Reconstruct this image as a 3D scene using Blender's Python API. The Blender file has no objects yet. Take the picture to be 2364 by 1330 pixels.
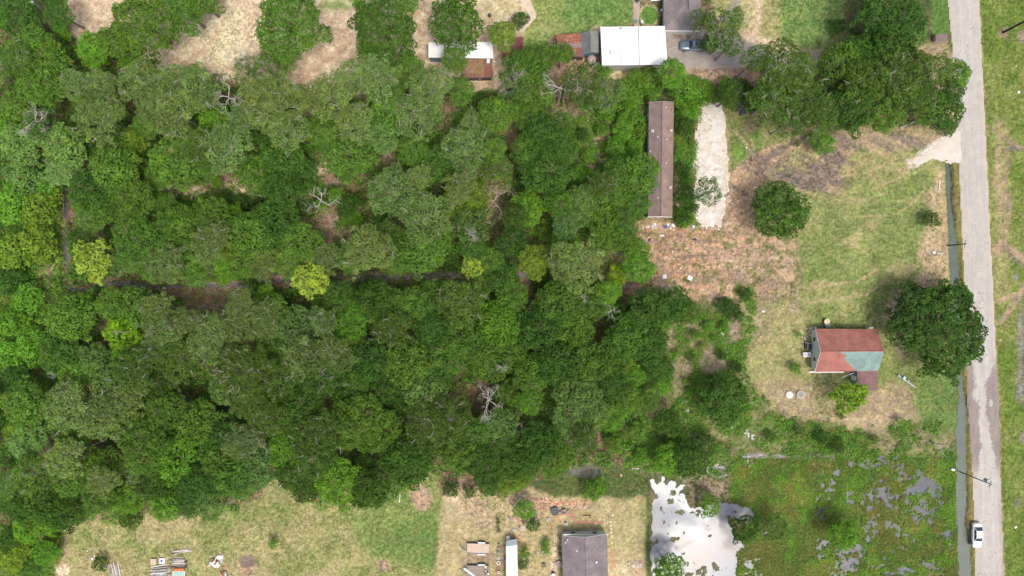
import bpy, math, random
import numpy as np
from mathutils import Vector, Matrix

# ------------------------------------------------------------------ camera, sky, sun, exposure
scene = bpy.context.scene
COL = scene.collection
H = 127.0            # camera height over the ground, metres
PXM = 12.4           # photo pixels per metre at ground level
CX, CY = 1182.0, 665.0

cam_data = bpy.data.cameras.new("camera")
cam_data.sensor_width = 36.0
cam_data.lens = 36.0 * H / (2364.0 / PXM)
cam_data.clip_start = 1.0
cam_data.clip_end = 9000.0
cam = bpy.data.objects.new("camera", cam_data)
cam.location = (0, 0, H)
COL.objects.link(cam)
scene.camera = cam

SUN_DIR = Vector((29.0, -42.5, 127.0)).normalized()
SUN_EL = math.asin(SUN_DIR.z)
SUN_AZ = math.atan2(SUN_DIR.x, SUN_DIR.y)
world = bpy.data.worlds.new("World")
scene.world = world
world.use_nodes = True
wn = world.node_tree
bg = wn.nodes["Background"]
sky = wn.nodes.new("ShaderNodeTexSky")
sky.sky_type = 'NISHITA'
sky.sun_disc = False
sky.sun_elevation = SUN_EL
sky.sun_rotation = SUN_AZ
sky.air_density = 1.0
sky.dust_density = 7.0
sky.ozone_density = 1.0
wn.links.new(sky.outputs[0], bg.inputs[0])
bg.inputs[1].default_value = 0.13

sun_data = bpy.data.lights.new("sun", 'SUN')
sun_data.energy = 1.45
sun_data.angle = math.radians(10.0)
sun_data.color = (1.0, 0.96, 0.88)
sun = bpy.data.objects.new("sun", sun_data)
sun.rotation_euler = SUN_DIR.to_track_quat('Z', 'Y').to_euler()
sun.location = (0, 0, 90)
COL.objects.link(sun)

scene.view_settings.view_transform = 'Standard'
scene.view_settings.look = 'None'
scene.view_settings.gamma = 1.0
scene.view_settings.use_curve_mapping = False
scene.view_settings.exposure = 0.34

# ------------------------------------------------------------------ helpers
def P(px, py, z=0.0):
    """the place at height z that the photograph shows at (px, py)"""
    k = (H - z) / H / PXM
    return Vector(((px - CX) * k, (CY - py) * k, z))

def W2P(x, y):
    return x * PXM + CX, CY - y * PXM

def mesh_np(name, verts, faces, loops_per=4, attrs=None, colors=None, smooth=False):
    me = bpy.data.meshes.new(name)
    v = np.asarray(verts, dtype=np.float32)
    f = np.asarray(faces, dtype=np.int32)
    me.vertices.add(len(v)); me.vertices.foreach_set("co", v.ravel())
    me.loops.add(f.size); me.loops.foreach_set("vertex_index", f.ravel())
    me.polygons.add(len(f))
    me.polygons.foreach_set("loop_start", np.arange(0, f.size, loops_per, dtype=np.int32))
    if smooth:
        me.polygons.foreach_set("use_smooth", np.ones(len(f), dtype=bool))
    me.update(calc_edges=True)
    for k, a in (attrs or {}).items():
        at = me.attributes.new(k, 'FLOAT', 'POINT'); at.data.foreach_set("value", np.asarray(a, np.float32).ravel())
    for k, a in (colors or {}).items():
        a = np.asarray(a, np.float32)
        if a.shape[1] == 3: a = np.hstack([a, np.ones((len(a), 1), np.float32)])
        at = me.attributes.new(k, 'FLOAT_COLOR', 'POINT'); at.data.foreach_set("color", a.ravel())
    return me

def link(name, me, mat=None, parent=None, loc=None, rot=None):
    if mat is not None:
        for m in (mat if isinstance(mat, (list, tuple)) else [mat]): me.materials.append(m)
    o = bpy.data.objects.new(name, me)
    COL.objects.link(o)
    if parent is not None: o.parent = parent
    if loc is not None: o.location = loc
    if rot is not None: o.rotation_euler = rot
    return o

def tag(o, label=None, cat=None, group=None, kind=None):
    if label: o["label"] = label
    if cat: o["category"] = cat
    if group: o["group"] = group
    if kind: o["kind"] = kind
    return o

def thing(name, label, cat, loc=(0, 0, 0), rz=0.0, group=None):
    o = bpy.data.objects.new(name, None)
    COL.objects.link(o)
    o.location = loc; o.rotation_euler = (0, 0, rz)
    o.empty_display_size = 0.3
    return tag(o, label, cat, group)

class MB:
    """collects simple solids into one mesh"""
    def __init__(s): s.v = []; s.f = []
    def add(s, vs, fs):
        n = len(s.v); s.v += [tuple(a) for a in vs]; s.f += [tuple(i + n for i in f) for f in fs]; return s
    def box(s, x0, x1, y0, y1, z0, z1, rz=0.0, c=None):
        vs = [(x, y, z) for z in (z0, z1) for x, y in ((x0, y0), (x1, y0), (x1, y1), (x0, y1))]
        if rz:
            cx, cy = c if c else ((x0 + x1) / 2, (y0 + y1) / 2)
            ca, sa = math.cos(rz), math.sin(rz)
            vs = [(cx + (x - cx) * ca - (y - cy) * sa, cy + (x - cx) * sa + (y - cy) * ca, z) for x, y, z in vs]
        return s.add(vs, [(3, 2, 1, 0), (4, 5, 6, 7), (0, 1, 5, 4), (1, 2, 6, 5), (2, 3, 7, 6), (3, 0, 4, 7)])
    def prism(s, poly, z0, z1):
        """poly: ccw list of (x, y) ; z0/z1 number or per-vertex list"""
        n = len(poly)
        zb = [z0] * n if not isinstance(z0, (list, tuple)) else z0
        zt = [z1] * n if not isinstance(z1, (list, tuple)) else z1
        vs = [(p[0], p[1], z) for p, z in zip(poly, zb)] + [(p[0], p[1], z) for p, z in zip(poly, zt)]
        fs = [tuple(range(n - 1, -1, -1)), tuple(range(n, 2 * n))] + [(i, (i + 1) % n, n + (i + 1) % n, n + i) for i in range(n)]
        return s.add(vs, fs)
    def slab(s, pts, t):
        """a thick sheet: pts 3D ccw seen from above, thickness t downwards"""
        n = len(pts)
        vs = [tuple(p) for p in pts] + [(p[0], p[1], p[2] - t) for p in pts]
        fs = [tuple(range(n)), tuple(range(2 * n - 1, n - 1, -1))] + [(i, n + i, n + (i + 1) % n, (i + 1) % n) for i in range(n)]
        return s.add(vs, fs)
    def tube(s, pts, rads, seg=6, cap=True):
        pts = [Vector(p) for p in pts]
        rings = []
        ref = Vector((0, 0, 1))
        for i, p in enumerate(pts):
            d = (pts[min(i + 1, len(pts) - 1)] - pts[max(i - 1, 0)])
            d = d.normalized() if d.length > 1e-6 else Vector((0, 0, 1))
            a = d.cross(ref)
            if a.length < 0.05: a = d.cross(Vector((1, 0, 0)))
            a.normalize(); b = d.cross(a)
            rings.append([p + (a * math.cos(t) + b * math.sin(t)) * rads[i] for t in [2 * math.pi * k / seg for k in range(seg)]])
        vs = [v for r in rings for v in r]; fs = []
        for i in range(len(rings) - 1):
            for k in range(seg):
                fs.append((i * seg + k, (i + 1) * seg + k, (i + 1) * seg + (k + 1) % seg, i * seg + (k + 1) % seg))
        if cap:
            fs.append(tuple(range(seg))); fs.append(tuple(range(len(vs) - 1, len(vs) - seg - 1, -1)))
        return s.add(vs, fs)
    def lathe(s, prof, seg=14, c=(0, 0, 0)):
        vs = []; fs = []
        for r, z in prof:
            vs += [(c[0] + r * math.cos(2 * math.pi * k / seg), c[1] + r * math.sin(2 * math.pi * k / seg), c[2] + z) for k in range(seg)]
        for i in range(len(prof) - 1):
            for k in range(seg):
                fs.append((i * seg + k, i * seg + (k + 1) % seg, (i + 1) * seg + (k + 1) % seg, (i + 1) * seg + k))
        fs.append(tuple(range(seg - 1, -1, -1)))
        n = (len(prof) - 1) * seg
        fs.append(tuple(range(n, n + seg)))
        return s.add(vs, fs)
    def mesh(s, name="mesh", smooth=False):
        me = bpy.data.meshes.new(name)
        me.from_pydata(s.v, [], s.f); me.update()
        if smooth:
            for p in me.polygons: p.use_smooth = True
        return me
    def build(s, name, mat, parent=None, loc=None, smooth=False, bevel=0.0):
        o = link(name, s.mesh(name, smooth), mat, parent, loc)
        if bevel:
            m = o.modifiers.new("b", 'BEVEL'); m.width = bevel; m.segments = 2; m.limit_method = 'ANGLE'
        return o

# ------------------------------------------------------------------ materials
def lin(r, g, b):
    f = lambda c: (c / 255 / 12.92) if c / 255 <= 0.04045 else ((c / 255 + 0.055) / 1.055) ** 2.4
    return (f(r), f(g), f(b))

class NT:
    def __init__(s, name):
        s.m = bpy.data.materials.new(name); s.m.use_nodes = True
        s.t = s.m.node_tree; s.b = s.t.nodes["Principled BSDF"]; s.out = s.t.nodes["Material Output"]
    def n(s, t, **k):
        nd = s.t.nodes.new(t)
        for a, v in k.items(): setattr(nd, a, v)
        return nd
    def l(s, a, b): s.t.links.new(a, b)
    def noise(s, scale, detail=3, rough=0.55, coord=None, dist=0.0):
        nd = s.n("ShaderNodeTexNoise"); nd.inputs["Scale"].default_value = scale
        nd.inputs["Detail"].default_value = detail; nd.inputs["Roughness"].default_value = rough
        nd.inputs["Distortion"].default_value = dist
        if coord is not None: s.l(coord, nd.inputs["Vector"])
        return nd.outputs["Fac"]
    def coord(s, which="Object", scale=None):
        tc = s.n("ShaderNodeTexCoord").outputs[which]
        if scale:
            mp = s.n("ShaderNodeMapping"); mp.inputs["Scale"].default_value = scale
            s.l(tc, mp.inputs["Vector"]); return mp.outputs[0]
        return tc
    def pos(s, scale=None):
        g = s.n("ShaderNodeNewGeometry").outputs["Position"]
        if scale:
            mp = s.n("ShaderNodeMapping"); mp.inputs["Scale"].default_value = scale
            s.l(g, mp.inputs["Vector"]); return mp.outputs[0]
        return g
    def ramp(s, fac, a, b, lo=0.0, hi=1.0):
        mr = s.n("ShaderNodeMapRange"); mr.interpolation_type = 'SMOOTHSTEP'
        mr.inputs[1].default_value = a; mr.inputs[2].default_value = b
        mr.inputs[3].default_value = lo; mr.inputs[4].default_value = hi
        s.l(fac, mr.inputs[0]); return mr.outputs[0]
    def mix(s, fac, a, b, mode='MIX'):
        mx = s.n("ShaderNodeMix", data_type='RGBA', blend_type=mode)
        for sock, v in ((mx.inputs[0], fac), (mx.inputs[6], a), (mx.inputs[7], b)):
            if isinstance(v, (int, float)): sock.default_value = v
            elif isinstance(v, (tuple, list)): sock.default_value = (*v[:3], 1)
            else: s.l(v, sock)
        return mx.outputs[2]
    def math(s, op, a, b=0.0):
        nd = s.n("ShaderNodeMath", operation=op)
        for i, v in enumerate((a, b)):
            if isinstance(v, (int, float)): nd.inputs[i].default_value = v
            else: s.l(v, nd.inputs[i])
        return nd.outputs[0]
    def attr(s, name, out="Color"):
        nd = s.n("ShaderNodeAttribute"); nd.attribute_name = name; return nd.outputs[out]
    def scalecol(s, col, fac):
        nd = s.n("ShaderNodeVectorMath", operation='SCALE')
        s.l(col, nd.inputs[0])
        if isinstance(fac, (int, float)): nd.inputs["Scale"].default_value = fac
        else: s.l(fac, nd.inputs["Scale"])
        return nd.outputs[0]
    def bump(s, h, strength=0.3, dist=0.1):
        nd = s.n("ShaderNodeBump"); nd.inputs["Strength"].default_value = strength; nd.inputs["Distance"].default_value = dist
        s.l(h, nd.inputs["Height"]); s.l(nd.outputs[0], s.b.inputs["Normal"])
    def fin(s, col=None, rough=0.8, metal=0.0, spec=0.3):
        if col is not None:
            if isinstance(col, (tuple, list)): s.b.inputs["Base Color"].default_value = (*col[:3], 1)
            else: s.l(col, s.b.inputs["Base Color"])
        s.b.inputs["Roughness"].default_value = rough; s.b.inputs["Metallic"].default_value = metal
        s.b.inputs["Specular IOR Level"].default_value = spec
        return s.m

_mc = {}
def plain(name, col, rough=0.75, metal=0.0, var=0.18, scale=3.0, spec=0.35, dirt=None):
    if name in _mc: return _mc[name]
    t = NT(name)
    c = t.coord("Object")
    n1 = t.noise(scale, 4, 0.6, c); n2 = t.noise(scale * 6, 3, 0.6, c)
    a = tuple(x * (1 - var) for x in col); b = tuple(min(1, x * (1 + var)) for x in col)
    k = t.mix(t.ramp(n1, 0.3, 0.7), a, b)
    if dirt: k = t.mix(t.ramp(n2, 0.5, 0.75, 0, 0.6), k, dirt)
    t.bump(n2, 0.15, 0.02)
    _mc[name] = t.fin(k, rough, metal, spec)
    return _mc[name]
# ------------------------------------------------------------------ painted fields, in photograph pixels on the ground
_rng = np.random.default_rng(7)
_lat = _rng.random((256, 256)).astype(np.float32)
def vnoise(x, y):
    xi = np.floor(x).astype(np.int64); yi = np.floor(y).astype(np.int64)
    fx = x - xi; fy = y - yi
    fx = fx * fx * (3 - 2 * fx); fy = fy * fy * (3 - 2 * fy)
    a = _lat[yi % 256, xi % 256]; b = _lat[yi % 256, (xi + 1) % 256]
    c = _lat[(yi + 1) % 256, xi % 256]; d = _lat[(yi + 1) % 256, (xi + 1) % 256]
    return (a * (1 - fx) + b * fx) * (1 - fy) + (c * (1 - fx) + d * fx) * fy
def fbm(x, y, s, seed=0, oct=4):
    """0..1-ish noise with features of s pixels"""
    v = 0; a = 0.5; t = 0; k = 1.0
    for i in range(oct):
        v = v + a * vnoise(x / s * k + seed * 17.3 + i * 5.1, y / s * k + seed * 9.7 + i * 3.3); t += a; a *= 0.55; k *= 2.03
    return v / t
def sstep(a, b, x):
    t = np.clip((x - a) / (b - a), 0, 1); return t * t * (3 - 2 * t)
class Field:
    def __init__(s, X, Y):
        s.X, s.Y = X, Y
        s.w = (fbm(X, Y, 45, 1) - 0.5) * 2; s.w2 = (fbm(X, Y, 12, 2, 3) - 0.5) * 2; s.w3 = (fbm(X, Y, 120, 3) - 0.5) * 2
    def sd(s, poly):
        X, Y = s.X, s.Y
        d = np.full(X.shape, 1e9, np.float64); ins = np.zeros(X.shape, bool)
        n = len(poly)
        for i in range(n):
            x0, y0 = poly[i]; x1, y1 = poly[(i + 1) % n]
            ex, ey = x1 - x0, y1 - y0
            wx, wy = X - x0, Y - y0
            t = np.clip((wx * ex + wy * ey) / (ex * ex + ey * ey + 1e-9), 0, 1)
            d = np.minimum(d, (wx - ex * t) ** 2 + (wy - ey * t) ** 2)
            c = (y0 <= Y) != (y1 <= Y)
            with np.errstate(divide='ignore', invalid='ignore'):
                xi = x0 + (Y - y0) * (ex / (ey if ey != 0 else 1e-9))
            ins ^= c & (X < xi)
        d = np.sqrt(d)
        return np.where(ins, d, -d)
    def poly(s, poly, soft=6, warp=8, fine=4, amt=1.0):
        v = s.sd(poly) + s.w * warp + s.w2 * fine
        return sstep(-soft, soft, v) * amt
    def ell(s, cx, cy, rx, ry, soft=0.35, warp=0.35, ang=0, amt=1.0):
        a = math.radians(ang); dx = s.X - cx; dy = s.Y - cy
        u = (dx * math.cos(a) + dy * math.sin(a)) / rx; v = (-dx * math.sin(a) + dy * math.cos(a)) / ry
        r = 1 - np.sqrt(u * u + v * v) + s.w * warp + s.w2 * warp * 0.6
        return sstep(-soft, soft, r) * amt
    def line(s, pts, wd, soft=3, warp=3, amt=1.0):
        X, Y = s.X, s.Y
        d = np.full(X.shape, 1e9)
        for (x0, y0), (x1, y1) in zip(pts[:-1], pts[1:]):
            ex, ey = x1 - x0, y1 - y0
            wx, wy = X - x0, Y - y0
            t = np.clip((wx * ex + wy * ey) / (ex * ex + ey * ey + 1e-9), 0, 1)
            d = np.minimum(d, (wx - ex * t) ** 2 + (wy - ey * t) ** 2)
        v = wd / 2 - np.sqrt(d) + s.w * warp + s.w2 * warp
        return sstep(-soft, soft, v) * amt

# natural base colours of the ground covers
SAND = lin(214, 196, 164); SAND2 = lin(190, 182, 138); DRYG = lin(160, 150, 100); DRYG2 = lin(178, 160, 118)
GRASS = lin(112, 126, 62); GRASS2 = lin(138, 142, 82); LAWN = lin(86, 122, 52); LAWN2 = lin(118, 140, 68)
DARKG = lin(66, 92, 40); DIRT = lin(180, 150, 118); DIRT2 = lin(146, 124, 102); RED = lin(190, 138, 98); RED2 = lin(168, 136, 112)
MUD = lin(106, 96, 88); MUD2 = lin(132, 118, 104); LITTER = lin(136, 108, 88); LITTER2 = lin(96, 90, 58)
OLIVE = lin(92, 100, 52); OLIVE2 = lin(124, 124, 76); MARSH = lin(88, 120, 38); MARSH2 = lin(98, 108, 44); PINKB = lin(148, 128, 108)
WHITEG = lin(204, 196, 184); BRIGHTG = lin(92, 136, 34)

POND = [(1503,1102),(1530,1100),(1560,1108),(1585,1120),(1580,1150),(1600,1168),(1640,1172),(1680,1160),(1700,1165),(1730,1176),(1744,1196),(1730,1212),(1700,1205),(1680,1190),(1690,1215),(1700,1240),(1722,1262),(1702,1275),(1699,1340),(1699,1400),(1510,1400),(1504,1330),(1502,1260),(1503,1160)]
POND2 = [(1632,1068),(1665,1070),(1684,1085),(1682,1100),(1660,1108),(1632,1092)]
DITCH = [(2186,374),(2195,374),(2199,450),(2205,520),(2216,600),(2220,700),(2226,850),(2230,930),(2233,1000),(2236,1060),(2237,1140),(2232,1215),(2243,1250),(2246,1340),(2250,1500),(2216,1500),(2214,1330),(2213,1250),(2207,1180),(2209,1110),(2210,1000),(2216,930),(2212,850),(2203,700),(2194,600),(2191,520),(2186,430)]
CREEK = [(150,440),(151,520),(149,560),(150,600),(152,640),(160,668),(200,670),(262,652),(330,662),(400,662),(470,658),(560,658),(640,648),(700,640),(800,640),(950,640),(1020,634),(1120,640),(1180,634),(1260,634)]
def road_edges(y):
    l = np.interp(y, [-800, 0, 300, 480, 700, 900, 1080, 1330, 2000], [2168, 2193, 2216, 2222, 2232, 2236, 2248, 2256, 2285])
    r = np.interp(y, [-800, 0, 300, 480, 700, 900, 1080, 1330, 2000], [2240, 2258, 2272, 2280, 2291, 2301, 2306, 2315, 2330])
    return l, r

def ground_paint(X, Y):
    F = Field(X, Y)
    n = X.shape
    ca = np.empty(n + (3,)); cb = np.empty(n + (3,))
    ca[:] = LITTER2; cb[:] = LITTER
    def L(m, a, b):
        nonlocal ca, cb
        m = m[..., None]; ca = ca * (1 - m) + np.array(a) * m; cb = cb * (1 - m) + np.array(b) * m
    big = fbm(X, Y, 160, 5, 3)
    mid = fbm(X, Y, 60, 6, 4); fin_ = fbm(X, Y, 18, 8, 3)
    L(sstep(0.45, 0.62, mid), DARKG, LITTER2)
    # ---- sandy yard, top left
    L(F.poly([(165,-300),(1240,-300),(1236,20),(1226,60),(1215,140),(1190,200),(1060,215),(960,190),(830,190),(700,215),(520,190),(430,170),(330,150),(250,110),(170,85),(150,30)], 5, 6, 4), SAND, DIRT)
    L(F.poly([(380,60),(560,20),(610,90),(600,160),(470,160),(350,140)], 30, 20, 5) * sstep(.4, .6, mid), SAND2, SAND)
    L(F.poly([(700,-200),(830,-200),(820,20),(740,30)], 10, 10, 5), SAND2, LAWN2)
    L(F.poly([(1100,-200),(1220,-200),(1190,20),(1160,55),(1110,45)], 12, 10, 5), SAND2, DRYG2)
    L(F.ell(620, 70, 60, 50, .5, .3), DIRT, SAND)
    L(F.poly([(955,-30),(985,-30),(985,30),(960,25)], 5), MUD2, DIRT)
    # ---- big lawn, top middle
    L(F.poly([(1240,-300),(1458,-300),(1461,58),(1383,66),(1380,74),(1282,78),(1250,112),(1222,118),(1205,100),(1215,70),(1232,40),(1225,10)], 4, 5, 3), LAWN, LAWN2)
    st = np.sin(Y / 10.5 + F.w * 1.2) * 0.5 + 0.5
    L(F.poly([(1250,-300),(1456,-300),(1458,55),(1290,72),(1235,95)], 6) * st * .55, lin(70, 112, 44), LAWN)
    L(F.ell(1250, 40, 45, 90, .6, .4, 15, .75), LAWN2, lin(150, 156, 84))
    L(F.ell(1275, 62, 40, 16, .6, .3, -5, .6), DRYG, LAWN2)
    L(F.poly([(1282,80),(1245,120),(1275,135),(1285,130)], 4, 4, 3), DRYG, DIRT2)
    L(F.poly([(1370,62),(1388,60),(1388,75),(1362,72)], 4), DRYG2, DRYG)
    # path beside the lawn and the ring garden
    L(F.poly([(1455,-300),(1474,-300),(1478,58),(1462,58)], 3, 2, 2), DIRT2, MUD2)
    L(F.poly([(1474,-300),(1535,-300),(1536,62),(1474,62)], 4, 2, 2), OLIVE, DIRT2)
    L(F.ell(1499, 36, 23, 25, .1, .06), DIRT, SAND2)
    L(F.ell(1499, 36, 20, 22, .08, .05), BRIGHTG, LAWN)
    L(F.poly([(1520,0),(1536,0),(1536,60),(1520,60)], 4), DARKG, OLIVE)
    # between the sheds and the wood
    L(F.poly([(1180,130),(1390,125),(1395,160),(1560,150),(1740,150),(1760,190),(1640,196),(1560,200),(1480,188),(1330,190),(1230,200),(1180,190)], 8, 8, 4), DIRT, LITTER)
    L(F.poly([(1383,162),(1530,162),(1530,182),(1390,184)], 6, 5, 4), DRYG2, SAND2)
    L(F.poly([(1555,158),(1720,160),(1745,185),(1560,188)], 6, 5, 4), PINKB, DIRT)
    # yard right of the driveway
    L(F.poly([(1635,-300),(1990,-300),(1990,90),(1900,130),(1760,122),(1700,112),(1640,30)], 6, 8, 4), GRASS2, DRYG)
    L(F.poly([(1790,-300),(1955,-300),(1955,60),(1940,95),(1870,118),(1800,90)], 22, 15, 4), LAWN, LAWN2)
    L(F.ell(1730, 30, 30, 45, .6, .5, 0, .8), DRYG2, SAND2)
    L(F.ell(1710, 55, 18, 30, .6, .4, 0, .7), LAWN, DRYG)
    L(F.poly([(1694,78),(1745,58),(1755,82),(1800,92),(1840,115),(1950,122),(1950,140),(1880,150),(1760,128),(1705,110)], 6, 6, 3), SAND, DIRT)
    L(F.poly([(1735,-20),(1775,-20),(1760,15),(1755,60),(1748,60),(1745,10)], 4, 4, 3), SAND, DRYG2)
    L(F.poly([(1950,-300),(2150,-300),(2150,120),(1990,180),(1950,60)], 10), DARKG, LITTER2)
    L(F.poly([(2060,100),(2190,90),(2215,150),(2218,300),(2100,240)], 10), DRYG, PINKB)
    # ---- verge left of road, top
    L(F.poly([(2148,-300),(2192,-300),(2196,80),(2180,82),(2151,80)], 3, 2, 2), lin(84, 116, 44), LAWN)
    # ---- low brush west of the mobile home
    L(F.poly([(1150,270),(1200,250),(1300,250),(1420,250),(1495,240),(1496,420),(1440,400),(1330,420),(1200,420),(1150,500),(1120,520),(1130,360)], 12, 15, 5), OLIVE, PINKB)
    L(F.poly([(1370,210),(1700,200),(1700,240),(1620,250),(1605,520),(1480,525),(1490,240),(1370,250)], 8), DARKG, OLIVE)
    L(F.poly([(1556,400),(1606,380),(1610,520),(1556,500)], 10), OLIVE, DRYG)
    # forest clearings
    for e in [(330,312,34,20,0),(325,345,22,26,20),(400,330,26,16,0),(745,385,34,36,0),(768,425,22,26,0),(765,520,34,44,0),(430,440,66,18,8),(560,430,48,20,0),
              (870,300,24,14,-30),(905,352,26,30,30),(1030,290,26,12,-30),(1150,500,26,34,10),(545,960,44,14,0),(870,900,26,20,20),(1230,660,40,22,0),(910,355,20,20,0),
              (455,690,60,16,0),(1200,930,24,30,0),(1240,900,14,30,20),(320,1165,24,34,20),(1350,545,26,14,0),(720,240,12,30,0),(1170,300,20,60,10),(1065,1115,36,16,30),(640,1100,26,12,-60),
              (270,960,20,10,0),(850,870,20,14,0)]:
        L(F.ell(e[0], e[1], e[2], e[3], .4, .5, e[4]), LITTER, PINKB)
    for e in [(430,440,60,14,8),(560,432,40,12,0),(390,350,20,12,0),(740,375,20,24,0),(340,300,16,10,0)]:
        L(F.ell(e[0], e[1], e[2], e[3], .5, .5, e[4], .8), DRYG2, SAND)
    L(F.line([(250,530),(300,512),(345,495),(368,470),(380,445),(440,438)], 12, 4, 4), DRYG2, DRYG)
    L(F.line([(30,20),(150,330)], 1, 1, 1) * 0, DIRT, DIRT)
    # left edge rough ground
    L(F.poly([(-400,430),(140,430),(146,650),(100,700),(60,900),(-400,900)], 12), OLIVE, BRIGHTG)
    L(F.ell(105, 640, 26, 40, .4, .5), DRYG2, OLIVE)
    L(F.line([(148,420),(152,560)], 10, 4, 3), PINKB, LITTER)
    L(F.line([(p[0], p[1] + 6) for p in CREEK[5:]], 30, 8, 6), LITTER, PINKB)
    L(F.poly([(380,670),(520,660),(560,690),(520,740),(420,720)], 14, 14, 6) * .8, PINKB, LITTER2)
    # ---- south lot, left
    LOT = [(60,1250),(150,1215),(250,1190),(290,1170),(400,1180),(500,1165),(600,1150),(640,1070),(672,1070),(690,1130),(760,1150),(830,1160),(900,1110),(960,1075),(1010,1100),(1019,1140),(1016,1240),(1004,1330),(990,1800),(60,1800),(90,1330)]
    L(F.poly(LOT, 6, 6, 4), GRASS2, DRYG)
    L(F.poly(LOT, 20) * sstep(.42, .62, mid), GRASS, GRASS2)
    L(F.poly(LOT, 20) * sstep(.55, .7, big) * .7, DRYG2, DRYG)
    L(F.poly([(810,1200),(900,1140),(1018,1130),(1016,1240),(1006,1320),(960,1300),(870,1290),(820,1250)], 16, 12, 4), GRASS, LAWN2)
    L(F.poly([(850,1260),(900,1220),(1008,1180),(1010,1240),(1002,1310),(930,1280)], 22, 12, 5), LAWN, GRASS)
    L(F.poly([(60,1215),(150,1205),(145,1330),(130,1700),(-300,1700),(-300,1200)], 8), OLIVE, MARSH)
    L(F.line([(165,1195),(168,1225)], 14, 3, 3), PINKB, DIRT)
    L(F.line([(152,1228),(148,1270),(143,1300),(136,1360)], 13, 3, 3), DIRT, PINKB)
    L(F.poly([(125,1310),(160,1300),(165,1340),(120,1400)], 6), DIRT, SAND)
    L(F.line([(100,1220),(95,1265),(92,1330)], 20, 5, 5), MUD2, OLIVE)
    L(F.poly([(940,1115),(970,1112),(1002,1150),(990,1180),(960,1180),(948,1150)], 5, 5, 3), PINKB, DIRT)
    for e in [(255,1185,34,14,-10),(570,1303,22,16,0),(568,1315,16,12,0),(886,1306,15,14,0),(310,1150,20,30,0),(470,1180,16,8,0),(550,1160,30,8,0),(900,1125,14,12,0),(790,1140,16,10,0),(700,1150,16,10,0)]:
        L(F.ell(e[0], e[1], e[2], e[3], .3, .3, e[4]), PINKB, DIRT)
    L(F.ell(572, 1296, 20, 13, .3, .3), MUD2, MUD)
    # ---- south lot, dry yard of the grey roofed house
    YARD = [(1019,1142),(1050,1135),(1090,1125),(1200,1140),(1235,1120),(1290,1140),(1480,1140),(1500,1155),(1503,1330),(1504,1900),(985,1900),(1004,1330),(1015,1240)]
    L(F.poly(YARD, 3, 4, 3), DRYG2, DRYG)
    L(F.poly([(1022,1150),(1060,1140),(1075,1180),(1040,1200)], 8), SAND, DIRT)
    L(F.poly([(1060,1135),(1150,1150),(1240,1135),(1250,1200),(1110,1220),(1060,1180)], 22, 18, 5), PINKB, DRYG2)
    L(F.poly(YARD, 20) * sstep(.55, .66, mid) * .55, GRASS2, DRYG)
    L(F.poly([(1080,1278),(1140,1278),(1140,1300),(1070,1298)], 8) * .8, PINKB, DIRT2)
    L(F.line([(1155,1260),(1150,1330)], 12, 5, 4, .7), DIRT2, LITTER)
    L(F.line([(1287,1230),(1280,1280),(1276,1340)], 13, 3, 3), DIRT, SAND)
    L(F.poly([(1400,1300),(1490,1290),(1490,1340),(1400,1340)], 20), SAND2, DIRT)
    L(F.line([(1496,1150),(1498,1340),(1498,1800)], 13, 4, 2), OLIVE, DARKG)
    L(F.line([(1440,1150),(1480,1146),(1488,1200)], 18, 8, 4, .8), GRASS, DRYG)
    L(F.poly([(1220,1150),(1280,1160),(1375,1150),(1370,1175),(1290,1176),(1230,1180)], 6, 6, 4, .8), PINKB, RED2)
    # damp dark grass strip
    L(F.poly([(1228,1122),(1290,1085),(1330,1075),(1480,1070),(1560,1080),(1600,1090),(1690,1100),(1690,1170),(1620,1172),(1560,1120),(1500,1110),(1496,1142),(1450,1150),(1380,1145),(1280,1148)], 6, 6, 4), DARKG, OLIVE)
    L(F.poly([(1560,1085),(1690,1100),(1690,1160),(1600,1165),(1575,1110)], 10), OLIVE, PINKB)
    L(F.ell(1350, 1090, 34, 14, .5, .5, 0, .8), lin(136, 134, 136), MUD2)
    # ---- scrub between wood and the red roofed house
    SCRUB = [(1480,700),(1560,690),(1620,700),(1740,650),(1745,690),(1730,800),(1715,860),(1800,960),(1960,985),(2200,960),(2206,1055),(1720,1055),(1690,1100),(1600,1100),(1450,1080),(1440,1000),(1480,860)]
    L(F.poly(SCRUB, 10, 12, 6), OLIVE, OLIVE2)
    L(F.poly(SCRUB, 16) * sstep(.5, .64, mid) * .8, OLIVE2, PINKB)
    L(F.poly(SCRUB, 16) * sstep(.5, .4, mid) * .8, lin(96, 124, 52), OLIVE)
    L(F.poly(SCRUB, 16) * sstep(.5, .62, fin_) * .7, DRYG, OLIVE)
    L(F.poly([(1600,690),(1735,660),(1735,760),(1650,760),(1590,740)], 14) * .8, DARKG, OLIVE)
    for e in [(1570,778,18,16,0),(1640,840,34,24,20),(1710,765,26,26,0),(1700,740,14,30,20),(1555,850,8,50,10),(1630,870,26,26,0),(1690,1070,20,14,0),(1460,1062,20,10,0),(1460,1000,14,10,0)]:
        L(F.ell(e[0], e[1], e[2], e[3], .5, .4, e[4], .85), PINKB, MUD2)
    # ---- the big lot
    LOTR = [(1735,690),(1760,640),(1640,560),(1660,240),(1720,235),(1800,300),(1900,330),(2000,290),(2150,290),(2222,300),(2222,380),(2186,380),(2190,600),(2203,700),(2212,850),(2212,960),(1960,985),(1790,960),(1715,860)]
    L(F.poly(LOTR, 10, 10, 5), GRASS, GRASS2)
    L(F.poly(LOTR, 20) * sstep(.45, .6, mid) * .8, DRYG, GRASS2)
    L(F.poly(LOTR, 20) * sstep(.56, .66, fbm(X, Y, 80, 14, 4)) * .6, LAWN, GRASS)
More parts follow.
